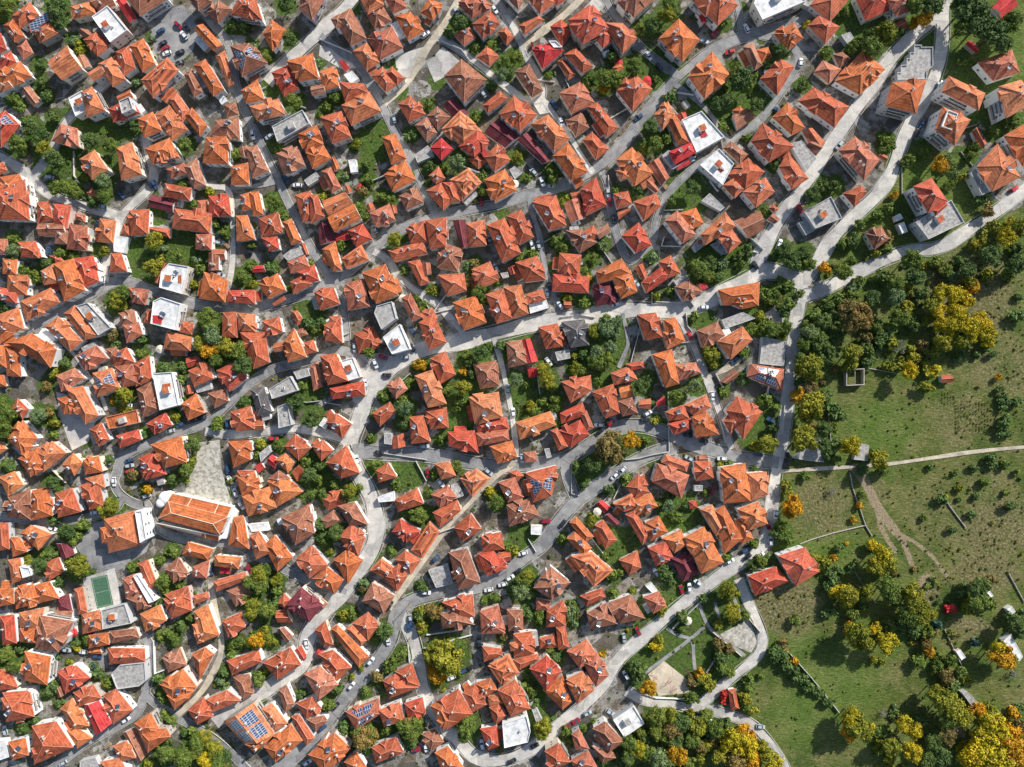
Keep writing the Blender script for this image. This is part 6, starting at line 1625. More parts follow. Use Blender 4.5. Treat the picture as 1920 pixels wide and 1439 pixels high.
# ---------------------------------------------------------------- vegetation
def leaf_mat(name, dark, mid, pale):
    t = NT(name); p = t.pos(); oi = t.new('ShaderNodeObjectInfo')
    n = t.noise(0.75, 4, p, 0.7); f = t.noise(5.0, 3, p, 0.7)
    c = t.ramp(n, [(0.32, dark), (0.5, mid), (0.68, pale)])
    c = t.mix(1.0, c, t.ramp(f, [(0.3, (0.7, 0.7, 0.7, 1)), (0.7, (1.3, 1.3, 1.2, 1))]), 'MULTIPLY')
    c = t.mix(1.0, c, t.ramp(oi.outputs['Random'], [(0, (0.78, 0.82, 0.8, 1)), (0.5, (1, 1, 1, 1)), (1, (1.25, 1.12, 1.0, 1))]), 'MULTIPLY')
    t.col(c); t.b.inputs['Roughness'].default_value = 0.7; t.b.inputs['Specular IOR Level'].default_value = 0.15
    return t.m
LM = {'g': leaf_mat('green leaves', (0.058, 0.098, 0.023, 1), (0.124, 0.176, 0.034, 1), (0.234, 0.280, 0.055, 1)),
      'd': leaf_mat('dark leaves', (0.041, 0.081, 0.028, 1), (0.090, 0.145, 0.041, 1), (0.169, 0.233, 0.064, 1)),
      'l': leaf_mat('silvery leaves', (0.069, 0.115, 0.052, 1), (0.138, 0.207, 0.086, 1), (0.241, 0.310, 0.149, 1)),
      'y': leaf_mat('yellow green leaves', (0.098, 0.115, 0.016, 1), (0.207, 0.218, 0.025, 1), (0.380, 0.356, 0.040, 1)),
      'Y': leaf_mat('bright yellow leaves', (0.184, 0.157, 0.013, 1), (0.389, 0.324, 0.019, 1), (0.670, 0.540, 0.027, 1)),
      'o': leaf_mat('orange autumn leaves', (0.210, 0.105, 0.011, 1), (0.462, 0.252, 0.016, 1), (0.693, 0.399, 0.032, 1)),
      'b': leaf_mat('olive brown leaves', (0.084, 0.074, 0.026, 1), (0.192, 0.150, 0.048, 1), (0.336, 0.252, 0.096, 1)),
      'r': leaf_mat('red leaves', (0.231, 0.021, 0.016, 1), (0.441, 0.032, 0.032, 1), (0.578, 0.063, 0.042, 1)),
      'c': leaf_mat('blue green needles', (0.021, 0.053, 0.042, 1), (0.053, 0.105, 0.089, 1), (0.126, 0.200, 0.179, 1)),
      'w': leaf_mat('bare grey twigs', (0.137, 0.116, 0.105, 1), (0.252, 0.221, 0.205, 1), (0.378, 0.347, 0.315, 1))}
BARK = plain('bark', (0.09, 0.065, 0.045, 1), 0.95, var=0.3)
CN = {'g': 'green', 'd': 'dark green', 'l': 'silvery green', 'y': 'yellow-green', 'Y': 'bright yellow', 'o': 'orange-leaved', 'b': 'olive-brown', 'r': 'red-leaved', 'c': 'blue-green conifer', 'w': 'bare grey'}
_cr = {}
def crown_mesh(code, var, size):
    key = (code, var, size)
    if key in _cr: return _cr[key]
    g = random.Random(hash((ord(code), var, size)) & 0xffff)
    n = {0: 280, 1: 1300, 2: 3400}[size]; ls = {0: .24, 1: .125, 2: .076}[size]
    if code == 'w': n = int(n * .5); ls *= .55
    lobes = []
    for _ in range(3 if size == 0 else 12 if size == 1 else 24):
        a = g.uniform(0, 2 * math.pi); rr = math.sqrt(g.random()) * .66; zz = g.uniform(-.35, .62) * (1 - rr * .6)
        if code == 'c': rr = 0; zz = g.uniform(-.5, .9)
        lobes.append((rr * math.cos(a), rr * math.sin(a), zz, g.uniform(.16, .38) if size else g.uniform(.4, .6)))
    lobes.append((0, 0, 0, .52))
    vs_, fs = [], []
    for _ in range(n):
        lx, ly, lz, lr = g.choice(lobes)
        d = Vector((g.gauss(0, 1), g.gauss(0, 1), g.gauss(0, 1) + .35)).normalized(); q = g.uniform(.7, 1.22) if g.random() < .85 else g.uniform(1.1, 1.45)
        if code == 'c': lr = .62 * (1 - (lz + .5) / 1.6) + .08; d.z *= .3
        c = Vector((lx, ly, lz)) + d * lr * q; c.z *= .82
        nrm = (d + Vector((g.gauss(0, .5), g.gauss(0, .5), g.gauss(0, .5)))).normalized(); e = nrm.orthogonal().normalized(); e = Matrix.Rotation(g.uniform(0, 6.28), 3, nrm) @ e; b = nrm.cross(e)
        s1 = ls * g.uniform(.5, 1.25); s2 = s1 * g.uniform(.5, .95)
        if code == 'w': s2 *= .25; s1 *= 2
        k = len(vs_); m = g.randint(3, 5)
        m = 5
        for i in range(m):
            a = 2 * math.pi * i / m + g.uniform(-.35, .35); kk = g.uniform(.65, 1.15); vs_.append(c + e * s1 * kk * math.cos(a) + b * s2 * kk * math.sin(a) + nrm * g.uniform(-.2, .2) * s1)
        for i in range(1, m - 1): fs.append((k, k + i, k + i + 1))
    if code != 'w' and code != 'c':
        for lx, ly, lz, lr in lobes:   # inner boughs, knobbly, so the crown is not hollow
            k = len(vs_); bm = bmesh.new(); bmesh.ops.create_icosphere(bm, subdivisions=2, radius=lr * .72)
            for v in bm.verts:
                v.co *= g.uniform(.75, 1.1); vs_.append(Vector((v.co.x + lx, v.co.y + ly, (v.co.z + lz) * .82)))
            bm.verts.ensure_lookup_table()
            for f in bm.faces: fs.append(tuple(k + v.index for v in f.verts))
            bm.free()
    me = bpy.data.meshes.new('crown'); me.from_pydata([tuple(v) for v in vs_], [], fs); me.materials.append(LM[code]); me.update()
    _cr[key] = me; return me
_tk = []
def trunk_mesh():
    if not _tk:
        for s in range(3):
            g = random.Random(s); mb = MB()
            def limb(a, b, r0, r1, n=6):
                d = (b - a).normalized(); e = d.orthogonal().normalized(); f = d.cross(e)
                A = [a + (e * math.cos(2 * math.pi * i / n) + f * math.sin(2 * math.pi * i / n)) * r0 for i in range(n)]; B = [b + (e * math.cos(2 * math.pi * i / n) + f * math.sin(2 * math.pi * i / n)) * r1 for i in range(n)]
                for i in range(n): mb.face([A[i], A[(i + 1) % n], B[(i + 1) % n], B[i]])
            limb(Vector((0, 0, -.1)), Vector((.02, 0, .45)), .045, .03)
            for k in range(5):
                a = k * 1.256 + g.uniform(-.3, .3); m = Vector((.22 * math.cos(a), .22 * math.sin(a), .66)); limb(Vector((.02, 0, .43)), m, .028, .017, 5); limb(m, m + Vector((.15 * math.cos(a + .4), .15 * math.sin(a + .4), .2)), .017, .006, 4)
            o = mb.build('trunk', BARK); _tk.append(o.data); bpy.data.objects.remove(o)
    return _tk[R.randint(0, 2)]
_gx = np.linspace(-20, 1940, 490); _gy = np.linspace(-20, 1460, 370); _GX, _GY = np.meshgrid(_gx, _gy); ROADM = np.zeros(_GX.shape)
for n_, k_, s_ in PAVED: ROADM = np.maximum(ROADM, polymask(_GX, _GY, pl(s_)))
for k_, w_, s_ in ROADS: ROADM = np.maximum(ROADM, pathmask(_GX, _GY, pl(s_), w_ * .75))
def on_road(x, y):
    i = int((y + 20) / 1480 * 369); j = int((x + 20) / 1960 * 489)
    return 0 <= i < 370 and 0 <= j < 490 and ROADM[i, j] > .5
TREES = []
R.seed(99)
def in_core(x, y):
    i = int((y + 20) / 1480 * 369); j = int((x + 20) / 1960 * 489)
    return 0 <= i < 370 and 0 <= j < 490 and ROADM[i, j] > .92
order = sorted([t for t in TR if not in_core(t[0], t[1])], key=lambda t: -t[2])
big = [t for t in order if t[2] >= 11.5][:300]; rest = [t for t in order if t not in big]; mid = rest[:300]; small = rest[300:]
print('trees', len(big), len(mid), len(small), 'smallest tree', big[-1][2], 'smallest bush', mid[-1][2])
for t in big:
    x, y, r, c = t; infield = x > 1480
    rad = r * S * 1.0; h = (rad * 1.55 + 2.6) * (1.12 if infield else 1.0)
    if c == 'c': h = rad * 3
    cz = h - rad * .82
    p = wp(x, y, cz); e = empty('tree', (p.x, p.y, 0), R.uniform(0, 6.28))
    cr = link('crown', crown_mesh(c, R.randint(0, 2 if r > 14 else 3), 2 if r > 14 else 1), e); cr.location = (0, 0, cz); cr.scale = (rad * R.uniform(.95, 1.12), rad * R.uniform(.95, 1.12), rad * R.uniform(.9, 1.1) * (1.5 if c == 'c' else 1))
    tk = link('trunk', trunk_mesh(), e); tk.scale = (h * .7, h * .7, h)
    TREES.append(dict(o=e, c=(x, y), col=c, r=r, nm='tree'))
for t in mid:
    x, y, r, c = t; rad = r * S * .98; h = rad * 1.75; p = wp(x, y, h * .55)
    cr = link('bush', crown_mesh(c, R.randint(0, 3), 1), None); cr.location = (p.x, p.y, rad * .72); cr.rotation_euler = (0, 0, R.uniform(0, 6.28)); cr.scale = (rad * R.uniform(.95, 1.15), rad * R.uniform(.95, 1.15), rad)
    TREES.append(dict(o=cr, c=(x, y), col=c, r=r, nm='bush'))
def joined(name, items, mats):
    """many small leafy clumps that nobody could count, in one mesh"""
    V, F, MI = [], [], []; vo = 0
    for me, loc, rz, sc, mi in items:
        n = len(me.vertices); co = np.empty(n * 3); me.vertices.foreach_get('co', co); co = co.reshape(-1, 3) * np.array(sc)
        c, s = math.cos(rz), math.sin(rz); co = np.stack([co[:, 0] * c - co[:, 1] * s, co[:, 0] * s + co[:, 1] * c, co[:, 2]], 1) + np.array(loc)
        V.append(co); lp = np.empty(len(me.loops), int); me.loops.foreach_get('vertex_index', lp); F.append(lp.reshape(-1, 3) + vo); MI += [mi] * len(me.polygons); vo += n
    V = np.concatenate(V); F = np.concatenate(F); me = bpy.data.meshes.new(name)
    me.vertices.add(len(V)); me.vertices.foreach_set('co', V.ravel()); me.loops.add(F.size); me.loops.foreach_set('vertex_index', F.ravel().astype(np.int32))
    me.polygons.add(len(F)); me.polygons.foreach_set('loop_start', np.arange(0, F.size, 3, dtype=np.int32)); me.polygons.foreach_set('loop_total', np.full(len(F), 3, dtype=np.int32))
    for m in mats: me.materials.append(m)
    me.polygons.foreach_set('material_index', np.array(MI, dtype=np.int32)); me.update(calc_edges=True)
    return link(name, me)
codes = list(LM); items = []
for x, y, r, c in small:
    rad = r * S * 1.1; p = wp(x, y, rad); items.append((crown_mesh(c, R.randint(0, 3), 0), (p.x, p.y, rad * .6), R.uniform(0, 6.28), (rad, rad, rad * .9), codes.index(c)))
tag(joined('garden_shrubs', items, [LM[k] for k in codes]), kind='stuff')
# undergrowth and weeds
def scatter(polys, n, rmin, rmax, cols, avoid=True):
    out = []
    for s in polys:
        P = pl(s); xs = [p[0] for p in P]; ys = [p[1] for p in P]
        XY = np.array([(R.uniform(min(xs), max(xs)), R.uniform(min(ys), max(ys))) for _ in range(int(n * (max(xs) - min(xs)) * (max(ys) - min(ys)) / 10000))])
        m = polymask(XY[:, 0], XY[:, 1], P) > .5
        for x, y in XY[m]:
            if on_road(x, y): continue
            r = R.uniform(rmin, rmax) * (1.6 if R.random() < .12 else 1); c = R.choice(cols); p = wp(x, y, r * S)
            out.append((crown_mesh(c, R.randint(0, 3), 0), (p.x, p.y, r * S * .35), R.uniform(0, 6.28), (r * S, r * S, r * S * .8), codes.index(c)))
    return out
it = scatter(['1515,590 1560,560 1700,495 1800,480 1870,470 1920,400 1940,500 1880,560 1840,650 1700,690 1600,700 1545,700 1510,690', '1175,1350 1300,1350 1380,1370 1440,1439 1450,1460 1150,1460', '1700,1060 1790,1100 1800,1200 1770,1300 1700,1200 1640,1100',
              '1680,1320 1920,1310 1940,1460 1640,1460 1640,1350', '1590,490 1640,440 1690,360 1700,460 1620,510', '1500,480 1560,440 1590,480 1540,540', '1495,690 1545,700 1550,860 1490,865', '290,1370 420,1380 450,1460 300,1460'], 26, 2.6, 6.5, 'dggdlyb')
tag(joined('undergrowth', it, [LM[k] for k in codes]), kind='stuff')
it = scatter(['1500,590 1900,590 1940,1439 1480,1439 1400,1300 1440,1200 1400,1090 1460,900 1484,880'], 16, .8, 2.6, 'gybdgy')
it += scatter(['1780,500 1920,450 1925,850 1850,650'], 60, .8, 2.2, 'gybby') + scatter(['1700,880 1920,860 1920,1100 1750,1100'], 46, .8, 2.2, 'gybby') + scatter(['1410,1110 1530,1100 1540,1170 1450,1190'], 70, .8, 1.8, 'bybg')
it += scatter(['0,0 1500,0 1500,500 1300,800 1430,1000 1200,1439 0,1439'], 20, 1.0, 3.2, 'ggglyyd')
tag(joined('weeds', it, [LM[k] for k in codes]), kind='stuff')

# rows of vines and vegetable beds
items = []
for (x0, y0, x1, y1, nrow) in ((1794, 752, 1860, 812, 13), (965, 760, 1000, 782, 7), (1062, 1150, 1088, 1180, 6), (1768, 732, 1790, 760, 5)):
    for k in range(nrow):
        xx = x0 + (x1 - x0) * k / (nrow - 1)
        for j in range(int((y1 - y0) / 2.2)):
            if R.random() < (.5 if x0 > 1700 else .15): continue
            yy = y0 + j * 2.2 + R.uniform(-.4, .4); p = wp(xx + R.uniform(-.3, .3), yy, .5); rr_ = R.uniform(.18, .34)
            items.append((crown_mesh(R.choice('bgy'), R.randint(0, 3), 0), (p.x, p.y, .2), R.uniform(0, 6), (rr_, rr_, rr_), codes.index(R.choice('bgyb'))))
tag(joined('crop_rows', items, [LM[k] for k in codes]), kind='stuff')
# ---------------------------------------------------------------- cars
CARP = {'w': ('white', (0.75, 0.76, 0.77, 1)), 's': ('silver', (0.42, 0.47, 0.5, 1)), 'k': ('black', (0.022, 0.025, 0.03, 1)), 'b': ('blue', (0.035, 0.08, 0.17, 1)), 'r': ('dark red', (0.32, 0.015, 0.03, 1)), 'c': ('bright red', (0.55, 0.03, 0.035, 1))}
RUB = plain('tyre rubber', (0.02, 0.02, 0.02, 1), 0.9); RIM = plain('wheel rim', (0.5, 0.5, 0.52, 1), 0.4, metal=.7); LAMP = plain('headlight glass', (0.7, 0.72, 0.75, 1), 0.2, spec=.7)
def car_proto(code):
    nm, c = CARP[code]; t = NT('car paint ' + nm); t.b.inputs['Base Color'].default_value = c; t.b.inputs['Roughness'].default_value = 0.28; t.b.inputs['Coat Weight'].default_value = 0.6
    root = empty('parked_car')
    # lofted body: stations along x with half width and top/bottom
    st = [(-2.08, .62, .38, .66), (-2.0, .76, .30, .84), (-1.4, .84, .24, .92), (0, .86, .24, .92), (.9, .85, .24, .90), (1.6, .80, .28, .80), (2.0, .70, .34, .68), (2.1, .55, .40, .56)]
    mb = MB(); rings = []
    for x, w, z0, z1 in st: rings.append([Vector((x, -w, z0)), Vector((x, w, z0)), Vector((x, w, (z0 + z1) * .55)), Vector((x, w * .93, z1)), Vector((x, -w * .93, z1)), Vector((x, -w, (z0 + z1) * .55))])
    for a, b in zip(rings[:-1], rings[1:]):
        for i in range(6): mb.face([a[i], b[i], b[(i + 1) % 6], a[(i + 1) % 6]][::-1])
    mb.face(rings[0]); mb.face(rings[-1][::-1])
    lo = [(-1.75, .74), (.95, .76)]; r0, r1 = (-1.35, .60), (.25, .62)
    rf = [Vector((r0[0], -r0[1], 1.42)), Vector((r1[0], -r1[1], 1.44)), Vector((r1[0], r1[1], 1.44)), Vector((r0[0], r0[1], 1.42))]
    mb.face(rf); tk = [v - Vector((0, 0, .05)) for v in rf]
    for i in range(4): mb.face([tk[i], tk[(i + 1) % 4], rf[(i + 1) % 4], rf[i]])
    for y in (-.92, .92): mb.box((.75, y, .85), .16, .14, .12)
    mb.build('body', t.m, root)
    B = [Vector((-1.75, -.76, .91)), Vector((.98, -.78, .89)), Vector((.98, .78, .89)), Vector((-1.75, .76, .91))]
    for nm_, i in (('side_window', 0), ('windscreen', 1), ('side_window', 2), ('rear_window', 3)):
        mb = MB(); j = (i + 1) % 4; mb.face([B[i], B[j], tk[j], tk[i]]); mb.build(nm_, M['glass'], root)
    for x in (-1.3, 1.28):
        for y in (-.80, .80):
            n = 14; mb = MB(); ra = .32
            A = [(x + ra * math.cos(2 * math.pi * i / n), y - .11, .32 + ra * math.sin(2 * math.pi * i / n)) for i in range(n)]; Bq = [(p[0], y + .11, p[2]) for p in A]
            for i in range(n): mb.face([A[i], A[(i + 1) % n], Bq[(i + 1) % n], Bq[i]])
            mb.face(A); mb.face(Bq[::-1]); s = 1 if y > 0 else -1
            mb.face([(x + .19 * math.cos(2 * math.pi * i / n), y + s * .114, .32 + .19 * math.sin(2 * math.pi * i / n)) for i in range(n)], 1)
            mb.build('wheel', [RUB, RIM], root)
    for y in (-.52, .52):
        mb = MB(); mb.box((2.0, y, .56), .14, .26, .11); mb.build('headlight', LAMP, root)
    return root
_cp = {}; CARS = []
def copy_thing(o):
    c = o.copy(); COL.objects.link(c)
    for ch in o.children:
        k = ch.copy(); COL.objects.link(k); k.parent = c
        for g in ch.children:
            q = g.copy(); COL.objects.link(q); q.parent = k
    return c
R.seed(5)
for x, y, a, c in CA:
    if c not in CARP: c = 's'
    if c not in _cp: o = _cp[c] = car_proto(c)
    else: o = copy_thing(_cp[c])
    p = wp(x, y, .8); sc_ = R.uniform(.93, 1.04) * 1.02
    o.location = (p.x, p.y, .02 + .004 * len(ROADS)); o.rotation_euler = (0, 0, math.radians(-a) + (math.pi if R.random() < .5 else 0)); o.scale = (sc_,) * 3
    CARS.append(dict(o=o, c=(x, y), col=c))
# ---------------------------------------------------------------- boundary walls, hedges of stone, sheds' yard pieces
WALLS = ['1252,735 1253,790 1254,847', '1254,847 1222,853 1195,860 1172,862', '1593,887 1598,915 1612,955 1622,985 1634,1005', '1622,985 1560,1000 1520,1012 1500,1020', '1480,1225 1520,1270 1560,1320 1572,1335', '1765,925 1780,950 1810,990',
 '1550,735 1553,780 1560,860', '182,395 135,372', '140,285 140,330 150,345', '1080,590 1115,596', '1285,588 1288,612 1296,622', '1265,645 1305,640', '1222,548 1222,570 1265,568', '1225,567 1265,568 1285,565',
 '1245,445 1240,462 1278,463', '1245,395 1280,394', '1050,595 1075,592', '1020,455 1050,438', '1115,448 1150,500', '780,864 800,902', '720,850 800,862', '1005,690 1012,740', '842,545 812,588 790,560', '812,588 875,574',
 '405,300 455,240', '700,340 735,325', '620,640 655,625', '565,752 575,755 600,752', '865,1085 875,1140', '640,1010 690,1000', '1690,310 1690,365', '1800,285 1825,315 1835,345', '1780,250 1830,235', '50,835 90,870 125,905',
 '1620,690 1680,700', '1600,1070 1640,1130', '1770,1180 1810,1265', '1890,1075 1920,1130', '245,1100 260,1135', '290,1200 292,1262 310,1255', '1340,700 1362,740', '1350,790 1360,830', '1470,760 1465,810',
 '1150,920 1130,940 1160,960', '1165,905 1150,935', '1230,760 1222,770', '1095,880 1072,868 1071,925 1085,930', '1450,670 1438,740', '1100,990 1110,1010 1140,1050', '990,1010 1005,1035', '820,1000 860,985', '765,1205 768,1240', '800,1190 870,1180', '795,1215 885,1190', '610,1180 630,1150',
 '460,150 480,175 500,165', '600,75 660,100', '830,80 865,95 880,115', '1140,330 1142,360', '1240,180 1255,200 1290,240', '1350,260 1355,285', '1270,175 1300,180', '1420,690 1425,720', '1125,235 1150,220 1200,190', '990,150 1005,170', '560,200 575,205', '860,310 900,325', '905,320 930,345', '1000,150 1040,155', '1060,150 1075,185',
 '1205,595 1182,680', '1290,560 1300,575', '1395,470 1420,475', '1330,340 1345,360', '1370,415 1430,470', '1250,305 1270,310', '950,860 1010,850', '690,610 700,640', '770,700 730,735', '640,760 610,755', '1345,1230 1322,1262', '1290,1310 1230,1308 1205,1300', '1390,1145 1425,1185', '1330,1180 1390,1230', '1260,1178 1310,1130']
WALLO = []
R.seed(3)
for i, s in enumerate(WALLS):
    P = [wp(*p) for p in pl(s)]; hgt = R.uniform(.8, 1.4) if pl(s)[0][0] < 1500 else .55; mb = MB(); b = P[0].copy(); o_ = Vector((b.x, b.y, 0))
    for a, c in zip(P[:-1], P[1:]):
        mb.bar(a - o_ - Vector((0, 0, .3)), c - o_ - Vector((0, 0, .3)), .3, hgt + .3 + i * .002); mb.bar(a - o_ + Vector((0, 0, hgt)), c - o_ + Vector((0, 0, hgt)), .34, .07, 1)
    x, y = P[0].x, P[0].y; infield = pl(s)[0][0] > 1500
    o = mb.build('stone_wall' if infield else 'garden_wall', [WALL[3] if infield else R.choice(WALL[:4]), WALL[3] if infield else KERB]); o.location = (b.x, b.y, 0)
    q = pl(s); WALLO.append(dict(o=o, c=q[len(q) // 2], infield=infield))
# utility poles with crossarms and their wires
POLES = ['402,1357 490,1432', '445,165 452,200', '1048,345 1135,322', '800,1325 805,1350', '655,560 650,600', '770,1195 772,1250', '770,1130 835,1112', '1440,580 1500,545', '275,528 293,552', '420,578 480,578']
POLEO = []
for s in POLES:
    P = [wp(*p) for p in pl(s)]
    for k, p in enumerate(P):
        e = empty('utility_pole', (p.x, p.y, 0)); mb = MB(); n = 8
        ring = [(.13 * math.cos(2 * math.pi * i / n), .13 * math.sin(2 * math.pi * i / n)) for i in range(n)]; mb.prism(ring, -.4, 8.2); mb.build('pole', M['timber'], e)
        mb = MB(); mb.box((0, 0, 7.6), 1.8, .12, .14); [mb.box((dx, 0, 7.74), .09, .09, .2) for dx in (-.8, 0, .8)]; mb.build('crossarm', M['y'], e); e.rotation_euler = (0, 0, R.uniform(0, 3)); POLEO.append(dict(o=e, c=pl(s)[k]))
    a, b = P; mb = MB()
    for off in (-.7, 0, .7):
        for k in range(8):
            f = lambda t: a + (b - a) * t + Vector((off * .3, off, 7.9 - 1.2 * 4 * t * (1 - t) * .5)); mb.bar(f(k / 8), f((k + 1) / 8), .035, .035)
    o = mb.build('power_line', M['dark']); POLEO.append(dict(o=o, c=pl(s)[0], wire=True))
# parasols, sheds and tanks that lie about in the yards
SMALL = []
def parasol(x, y, c, nm='parasol', r=1.9):
    p = wp(x, y, 2.3); e = empty(nm, (p.x, p.y, 0)); mb = MB(); n = 8; ring = [Vector((r * math.cos(2 * math.pi * i / n), r * math.sin(2 * math.pi * i / n), 2.2)) for i in range(n)]
    for i in range(n): mb.face([ring[i], ring[(i + 1) % n], Vector((0, 0, 2.9))]); a, b = ring[i], ring[(i + 1) % n]; mb.face([a - Vector((0, 0, .2)), b - Vector((0, 0, .2)), b, a])
    mb.build('canopy', M[c], e); mb = MB(); mb.box((0, 0, -.1), .07, .07, 2.95); mb.box((0, 0, -.1), .6, .6, .2); mb.build('pole', M['steel'], e); return e
def crate(x, y, l, w, h, a, m, nm):
    p = wp(x, y, h); o_ = MB(); o_.box((0, 0, -.05), l, w, h + .05, 0, 0); n = 6
    for k in range(n): o_.box(((k + .5) / n * l - l / 2, 0, h), l / n * .5, w + .06, .05)
    for sx in (-1, 1): o_.box((sx * (l / 2 + .03), 0, .1), .06, w * .9, h * .8)
    o = o_.build(nm, M[m]); o.location = (p.x, p.y, 0); o.rotation_euler = (0, 0, math.radians(-a)); return o
for x, y, c in ((1786, 1141, 'c'), (600, 1225, 'c'), (137, 1186, 'c'), (676, 354, 'c'), (1213, 150, 'c'), (1440, 135, 'w'), (965, 345, 'canvas'), (1160, 118, 'c'), (755, 560, 'canvas'), (1290, 1165, 'canvas'), (1120, 960, 'canvas'), (860, 575, 'w'), (1060, 505, 'canvas'), (300, 655, 'canvas')):
    SMALL.append(dict(o=parasol(x, y, c), c=(x, y), nm='parasol', col={'c': 'red', 'w': 'white', 'canvas': 'cream'}[c]))
g = random.Random(21)
for i in range(170):
    h = HOUSES[g.randrange(len(HOUSES))]; x = h['c'][0] + g.uniform(-32, 32); y = h['c'][1] + g.uniform(-32, 32)
    if not (4 < x < 1500 and 4 < y < 1435): continue
    if any(math.hypot(x - k['c'][0], y - k['c'][1]) < math.sqrt(k['area']) * .85 for k in HOUSES): continue
    if near_other_road(x, y, -1): continue
    kind = g.choice((('crate', 2.2, 1.6, 1.0, 'timber'), ('water_tank', 1.5, 1.5, 1.3, 'white'), ('lean_to_shelter', 3.4, 2.2, 2.1, 'y'), ('lean_to_shelter', 2.8, 2.4, 2.0, 'steel'), ('wood_stack', 3.0, 1.1, 1.2, 'timber')))
    SMALL.append(dict(o=crate(x, y, kind[1], kind[2], kind[3], g.uniform(-45, -20) + g.choice((0, 90)), kind[4], kind[0]), c=(x, y), nm=kind[0], col={'timber': 'brown wooden', 'white': 'white', 'y': 'grey concrete-topped', 'steel': 'silvery metal'}[kind[4]]))
# playground frames
for x, y in ((1225, 1267), (1252, 1278), (1262, 1293)):
    p = wp(x, y); e = empty('play_frame', p, R.uniform(0, 3)); mb = MB()
    for sx in (-1.4, 1.4): mb.bar((sx, -.8, 0), (sx, 0, 2.2), .12, .12); mb.bar((sx, .8, 0), (sx, 0, 2.2), .12, .12)
    mb.bar((-1.4, 0, 2.2), (1.4, 0, 2.2), .12, .12); mb.build('frame', M['c'], e)
    for sx in (-.6, .6): mb = MB(); mb.box((sx, 0, .5), .5, .2, .06); mb.bar((sx - .2, 0, .55), (sx - .2, 0, 2.2), .03, .03); mb.bar((sx + .2, 0, .55), (sx + .2, 0, 2.2), .03, .03); mb.build('swing_seat', M['timber'], e)
    SMALL.append(dict(o=e, c=(x, y), nm='play_frame', col='red'))
# ---------------------------------------------------------------- labels
LMK = [(365, 972, 'the long church'), (232, 995, 'the big square school-like house'), (192, 1110, 'the green sports court'), (567, 1125, 'the maroon-roofed house'), (325, 70, 'the parking lot'),
 (208, 48, 'the white flat-roofed hall by the parking lot'), (827, 280, 'the red pyramid roof'), (1080, 625, 'the slate-grey roofed house'), (1320, 245, 'the white roof terrace with a red canopy'), (1250, 1275, 'the park playground'),
 (1505, 528, 'the fork of the pale roads'), (1715, 135, 'the stepped concrete building'), (230, 788, 'the flat orange-yellow terrace'), (466, 112, 'the roof full of blue solar panels at the top'), (1020, 905, 'the roof full of solar panels by the road bend'),
 (465, 1345, 'the roof with a big solar array'), (1490, 1062, 'the red house at the meadow edge'), (1540, 405, 'the unfinished concrete house'), (395, 880, 'the stone plaza'), (535, 715, 'the roofless grey concrete rooms'),
 (1180, 1353, 'the white-roofed shed beside the woods'), (1602, 707, 'the roofless ruin in the meadow'), (1773, 710, 'the tiny red hut in the meadow'), (1185, 830, 'the orange tree at the road bend'), (1345, 313, 'the white flat roof with a skylight'),
 (1030, 100, 'the crimson L-shaped roof'), (740, 640, 'the white flat roof by the wide junction'), (545, 235, 'the grey flat-roofed block'), (325, 522, 'the white terrace with solar tanks'), (965, 1375, 'the white flat roof at the bottom road'),
 (1680, 1000, 'the dirt track in the field'), (1800, 600, 'the grove of bright yellow trees'), (1385, 150, 'the big round tree at the top road'), (840, 1240, 'the walled garden with the big yellow-green tree'), (440, 640, 'the clump of trees between two lanes'),
 (675, 350, 'the small white box shed'), (270, 1265, 'the house under construction'), (1300, 1200, 'the park lawn'), (40, 1165, 'the left edge of the village'), (1870, 330, 'the big orange roof at the right edge'), (1460, 690, 'the roof with solar panels beside the east road'),
 (610, 1290, 'the diagonal lane at the bottom'), (940, 20, 'the lane at the top middle'), (60, 60, 'the top left corner'), (1345, 560, 'the isolated orange roof above the east junction'), (700, 680, 'the wide pale road junction'), (40, 500, 'the left edge village centre')]
ORD = ['', 'second ', 'third ', 'fourth ', 'fifth ', 'sixth ', 'seventh ', 'eighth ', 'ninth ', 'tenth ', 'eleventh ', 'twelfth ', 'thirteenth ', 'fourteenth ', 'fifteenth ', 'sixteenth ', 'seventeenth ', 'eighteenth ', 'nineteenth ', 'twentieth ']
def side_word(dx, dy):
    if abs(dx) > 2.2 * abs(dy): return 'to the right of' if dx > 0 else 'to the left of'
    if abs(dy) > 2.2 * abs(dx): return 'below' if dy > 0 else 'above'
    return ('below and ' if dy > 0 else 'above and ') + ('right of' if dx > 0 else 'left of')
def assign(items, look, cat, group):
    buckets = {}
    for it in items:
        x, y = it['c']; l = min(LMK, key=lambda k: (k[0] - x) ** 2 + (k[1] - y) ** 2); d = math.hypot(l[0] - x, l[1] - y)
        sd_ = side_word(x - l[0], y - l[1]) if d > 14 else 'at'
        buckets.setdefault((look(it), sd_, l[2]), []).append((d, it))
    for (lk, sd_, ph), lst in buckets.items():
        lst.sort(key=lambda t: t[0])
        for i, (d, it) in enumerate(lst):
            if i == 0: lab = '%s %s %s' % (lk, sd_, ph) if len(lst) == 1 else '%s nearest %s %s' % (lk, sd_, ph)
            else: lab = '%s, %snearest such one %s %s' % (lk, ORD[i] if i < 20 else 'farthest ', sd_, ph)
            w = lab.split()
            while len(w) > 16 and 'the' in w: w.remove('the')
            tag(it['o'], ' '.join(w[:16]), cat(it), group(it))
RC = {'o': 'orange', 'r': 'brick-red', 'b': 'old brown', 'c': 'crimson', 'm': 'maroon', 'd': 'slate-grey', 'w': 'white', 'y': 'grey'}
areas = sorted(h['area'] for h in HOUSES); a1, a2 = areas[len(areas) // 3], areas[2 * len(areas) // 3]
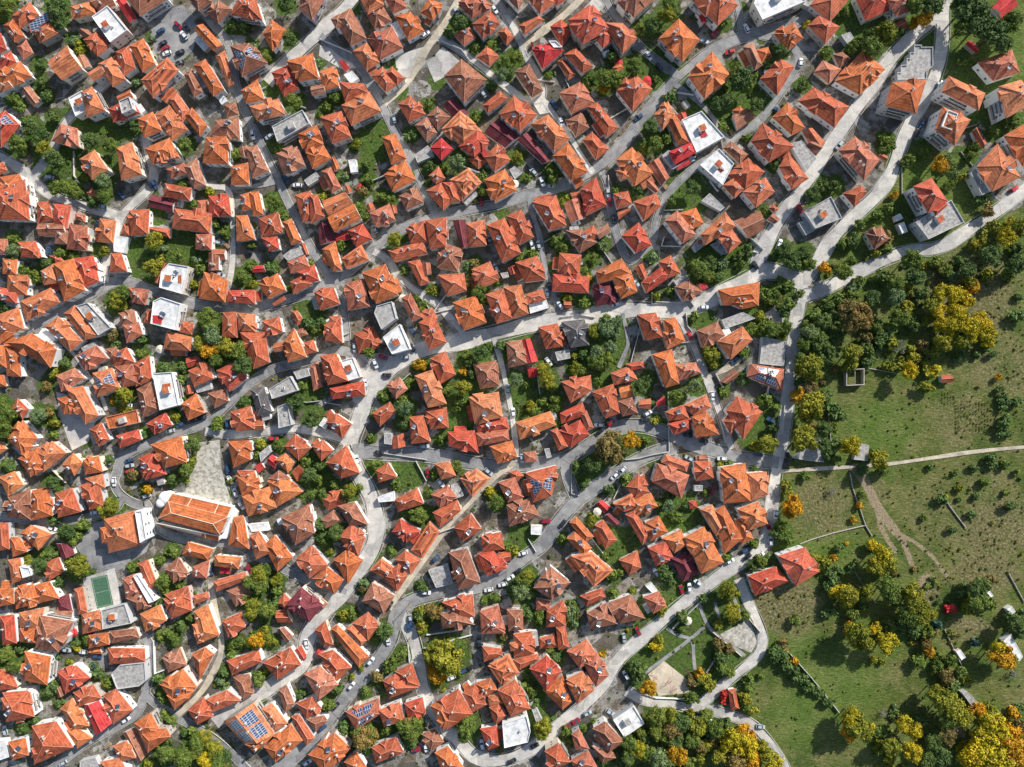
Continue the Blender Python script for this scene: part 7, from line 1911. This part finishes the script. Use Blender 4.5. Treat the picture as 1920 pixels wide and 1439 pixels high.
def hlook(h):
    s = 'small' if h['area'] < a1 else 'mid-sized' if h['area'] < a2 else 'large'
    if h['typ'] == 'f': return '%s %s flat-topped building' % (s, RC[h['col']])
    t = {'h': 'hip-roofed', 'g': 'gabled', 'G': 'gabled', 'p': 'pyramid-roofed', 's': 'sloping-roofed'}[h['typ']]
    return '%s%s %s %s house' % (s, ' L-shaped' if h['n'] == 2 and h['typ'] == 'h' else '', RC[h['col']], t) + (' with solar panels' if 'V' in h['flags'] else '')
HCAT = {'house': 'house', 'outbuilding': 'outbuilding', 'flat_roofed_building': 'flat building', 'shed': 'shed', 'tall_house': 'tall house'}
HG = {'house': 'tiled houses of the village', 'outbuilding': 'small tiled outbuildings', 'flat_roofed_building': 'flat-roofed buildings', 'shed': 'sheds and huts', 'tall_house': 'taller tiled houses'}
assign(HOUSES, hlook, lambda h: HCAT[h['nm']], lambda h: HG[h['nm']])
def tlook(t):
    s = 'small' if t['r'] < 13 else 'mid-sized' if t['r'] < 17 else 'large'
    return ('%s %s tree' % (s, CN[t['col']])) if t['nm'] == 'tree' else '%s bush' % CN[t['col']]
assign(TREES, tlook, lambda t: t['nm'], lambda t: 'trees around the village' if t['nm'] == 'tree' else 'bushes in gardens and verges')
assign(CARS, lambda c: '%s parked car' % CARP[c['col']][0], lambda c: 'car', lambda c: 'cars parked in the lanes and yards')
assign(WALLO, lambda w: 'dry stone field wall' if w['infield'] else 'low garden wall', lambda w: 'wall', lambda w: 'boundary walls')
assign([p for p in POLEO if not p.get('wire')], lambda w: 'wooden utility pole with crossarm', lambda w: 'utility pole', lambda w: 'utility poles')
assign([p for p in POLEO if p.get('wire')], lambda w: 'thin power wires', lambda w: 'power line', lambda w: 'power lines')
assign(SMALL, lambda s: '%s %s' % (s['col'], s['nm'].replace('_', ' ')), lambda s: s['nm'].replace('_', ' '), lambda s: s['nm'].replace('_', ' ') + 's in the yards')
print('houses', len(HOUSES), {k: sum(h['nm'] == k for h in HOUSES) for k in HCAT}, 'cars', len(CARS), 'small', len(SMALL))
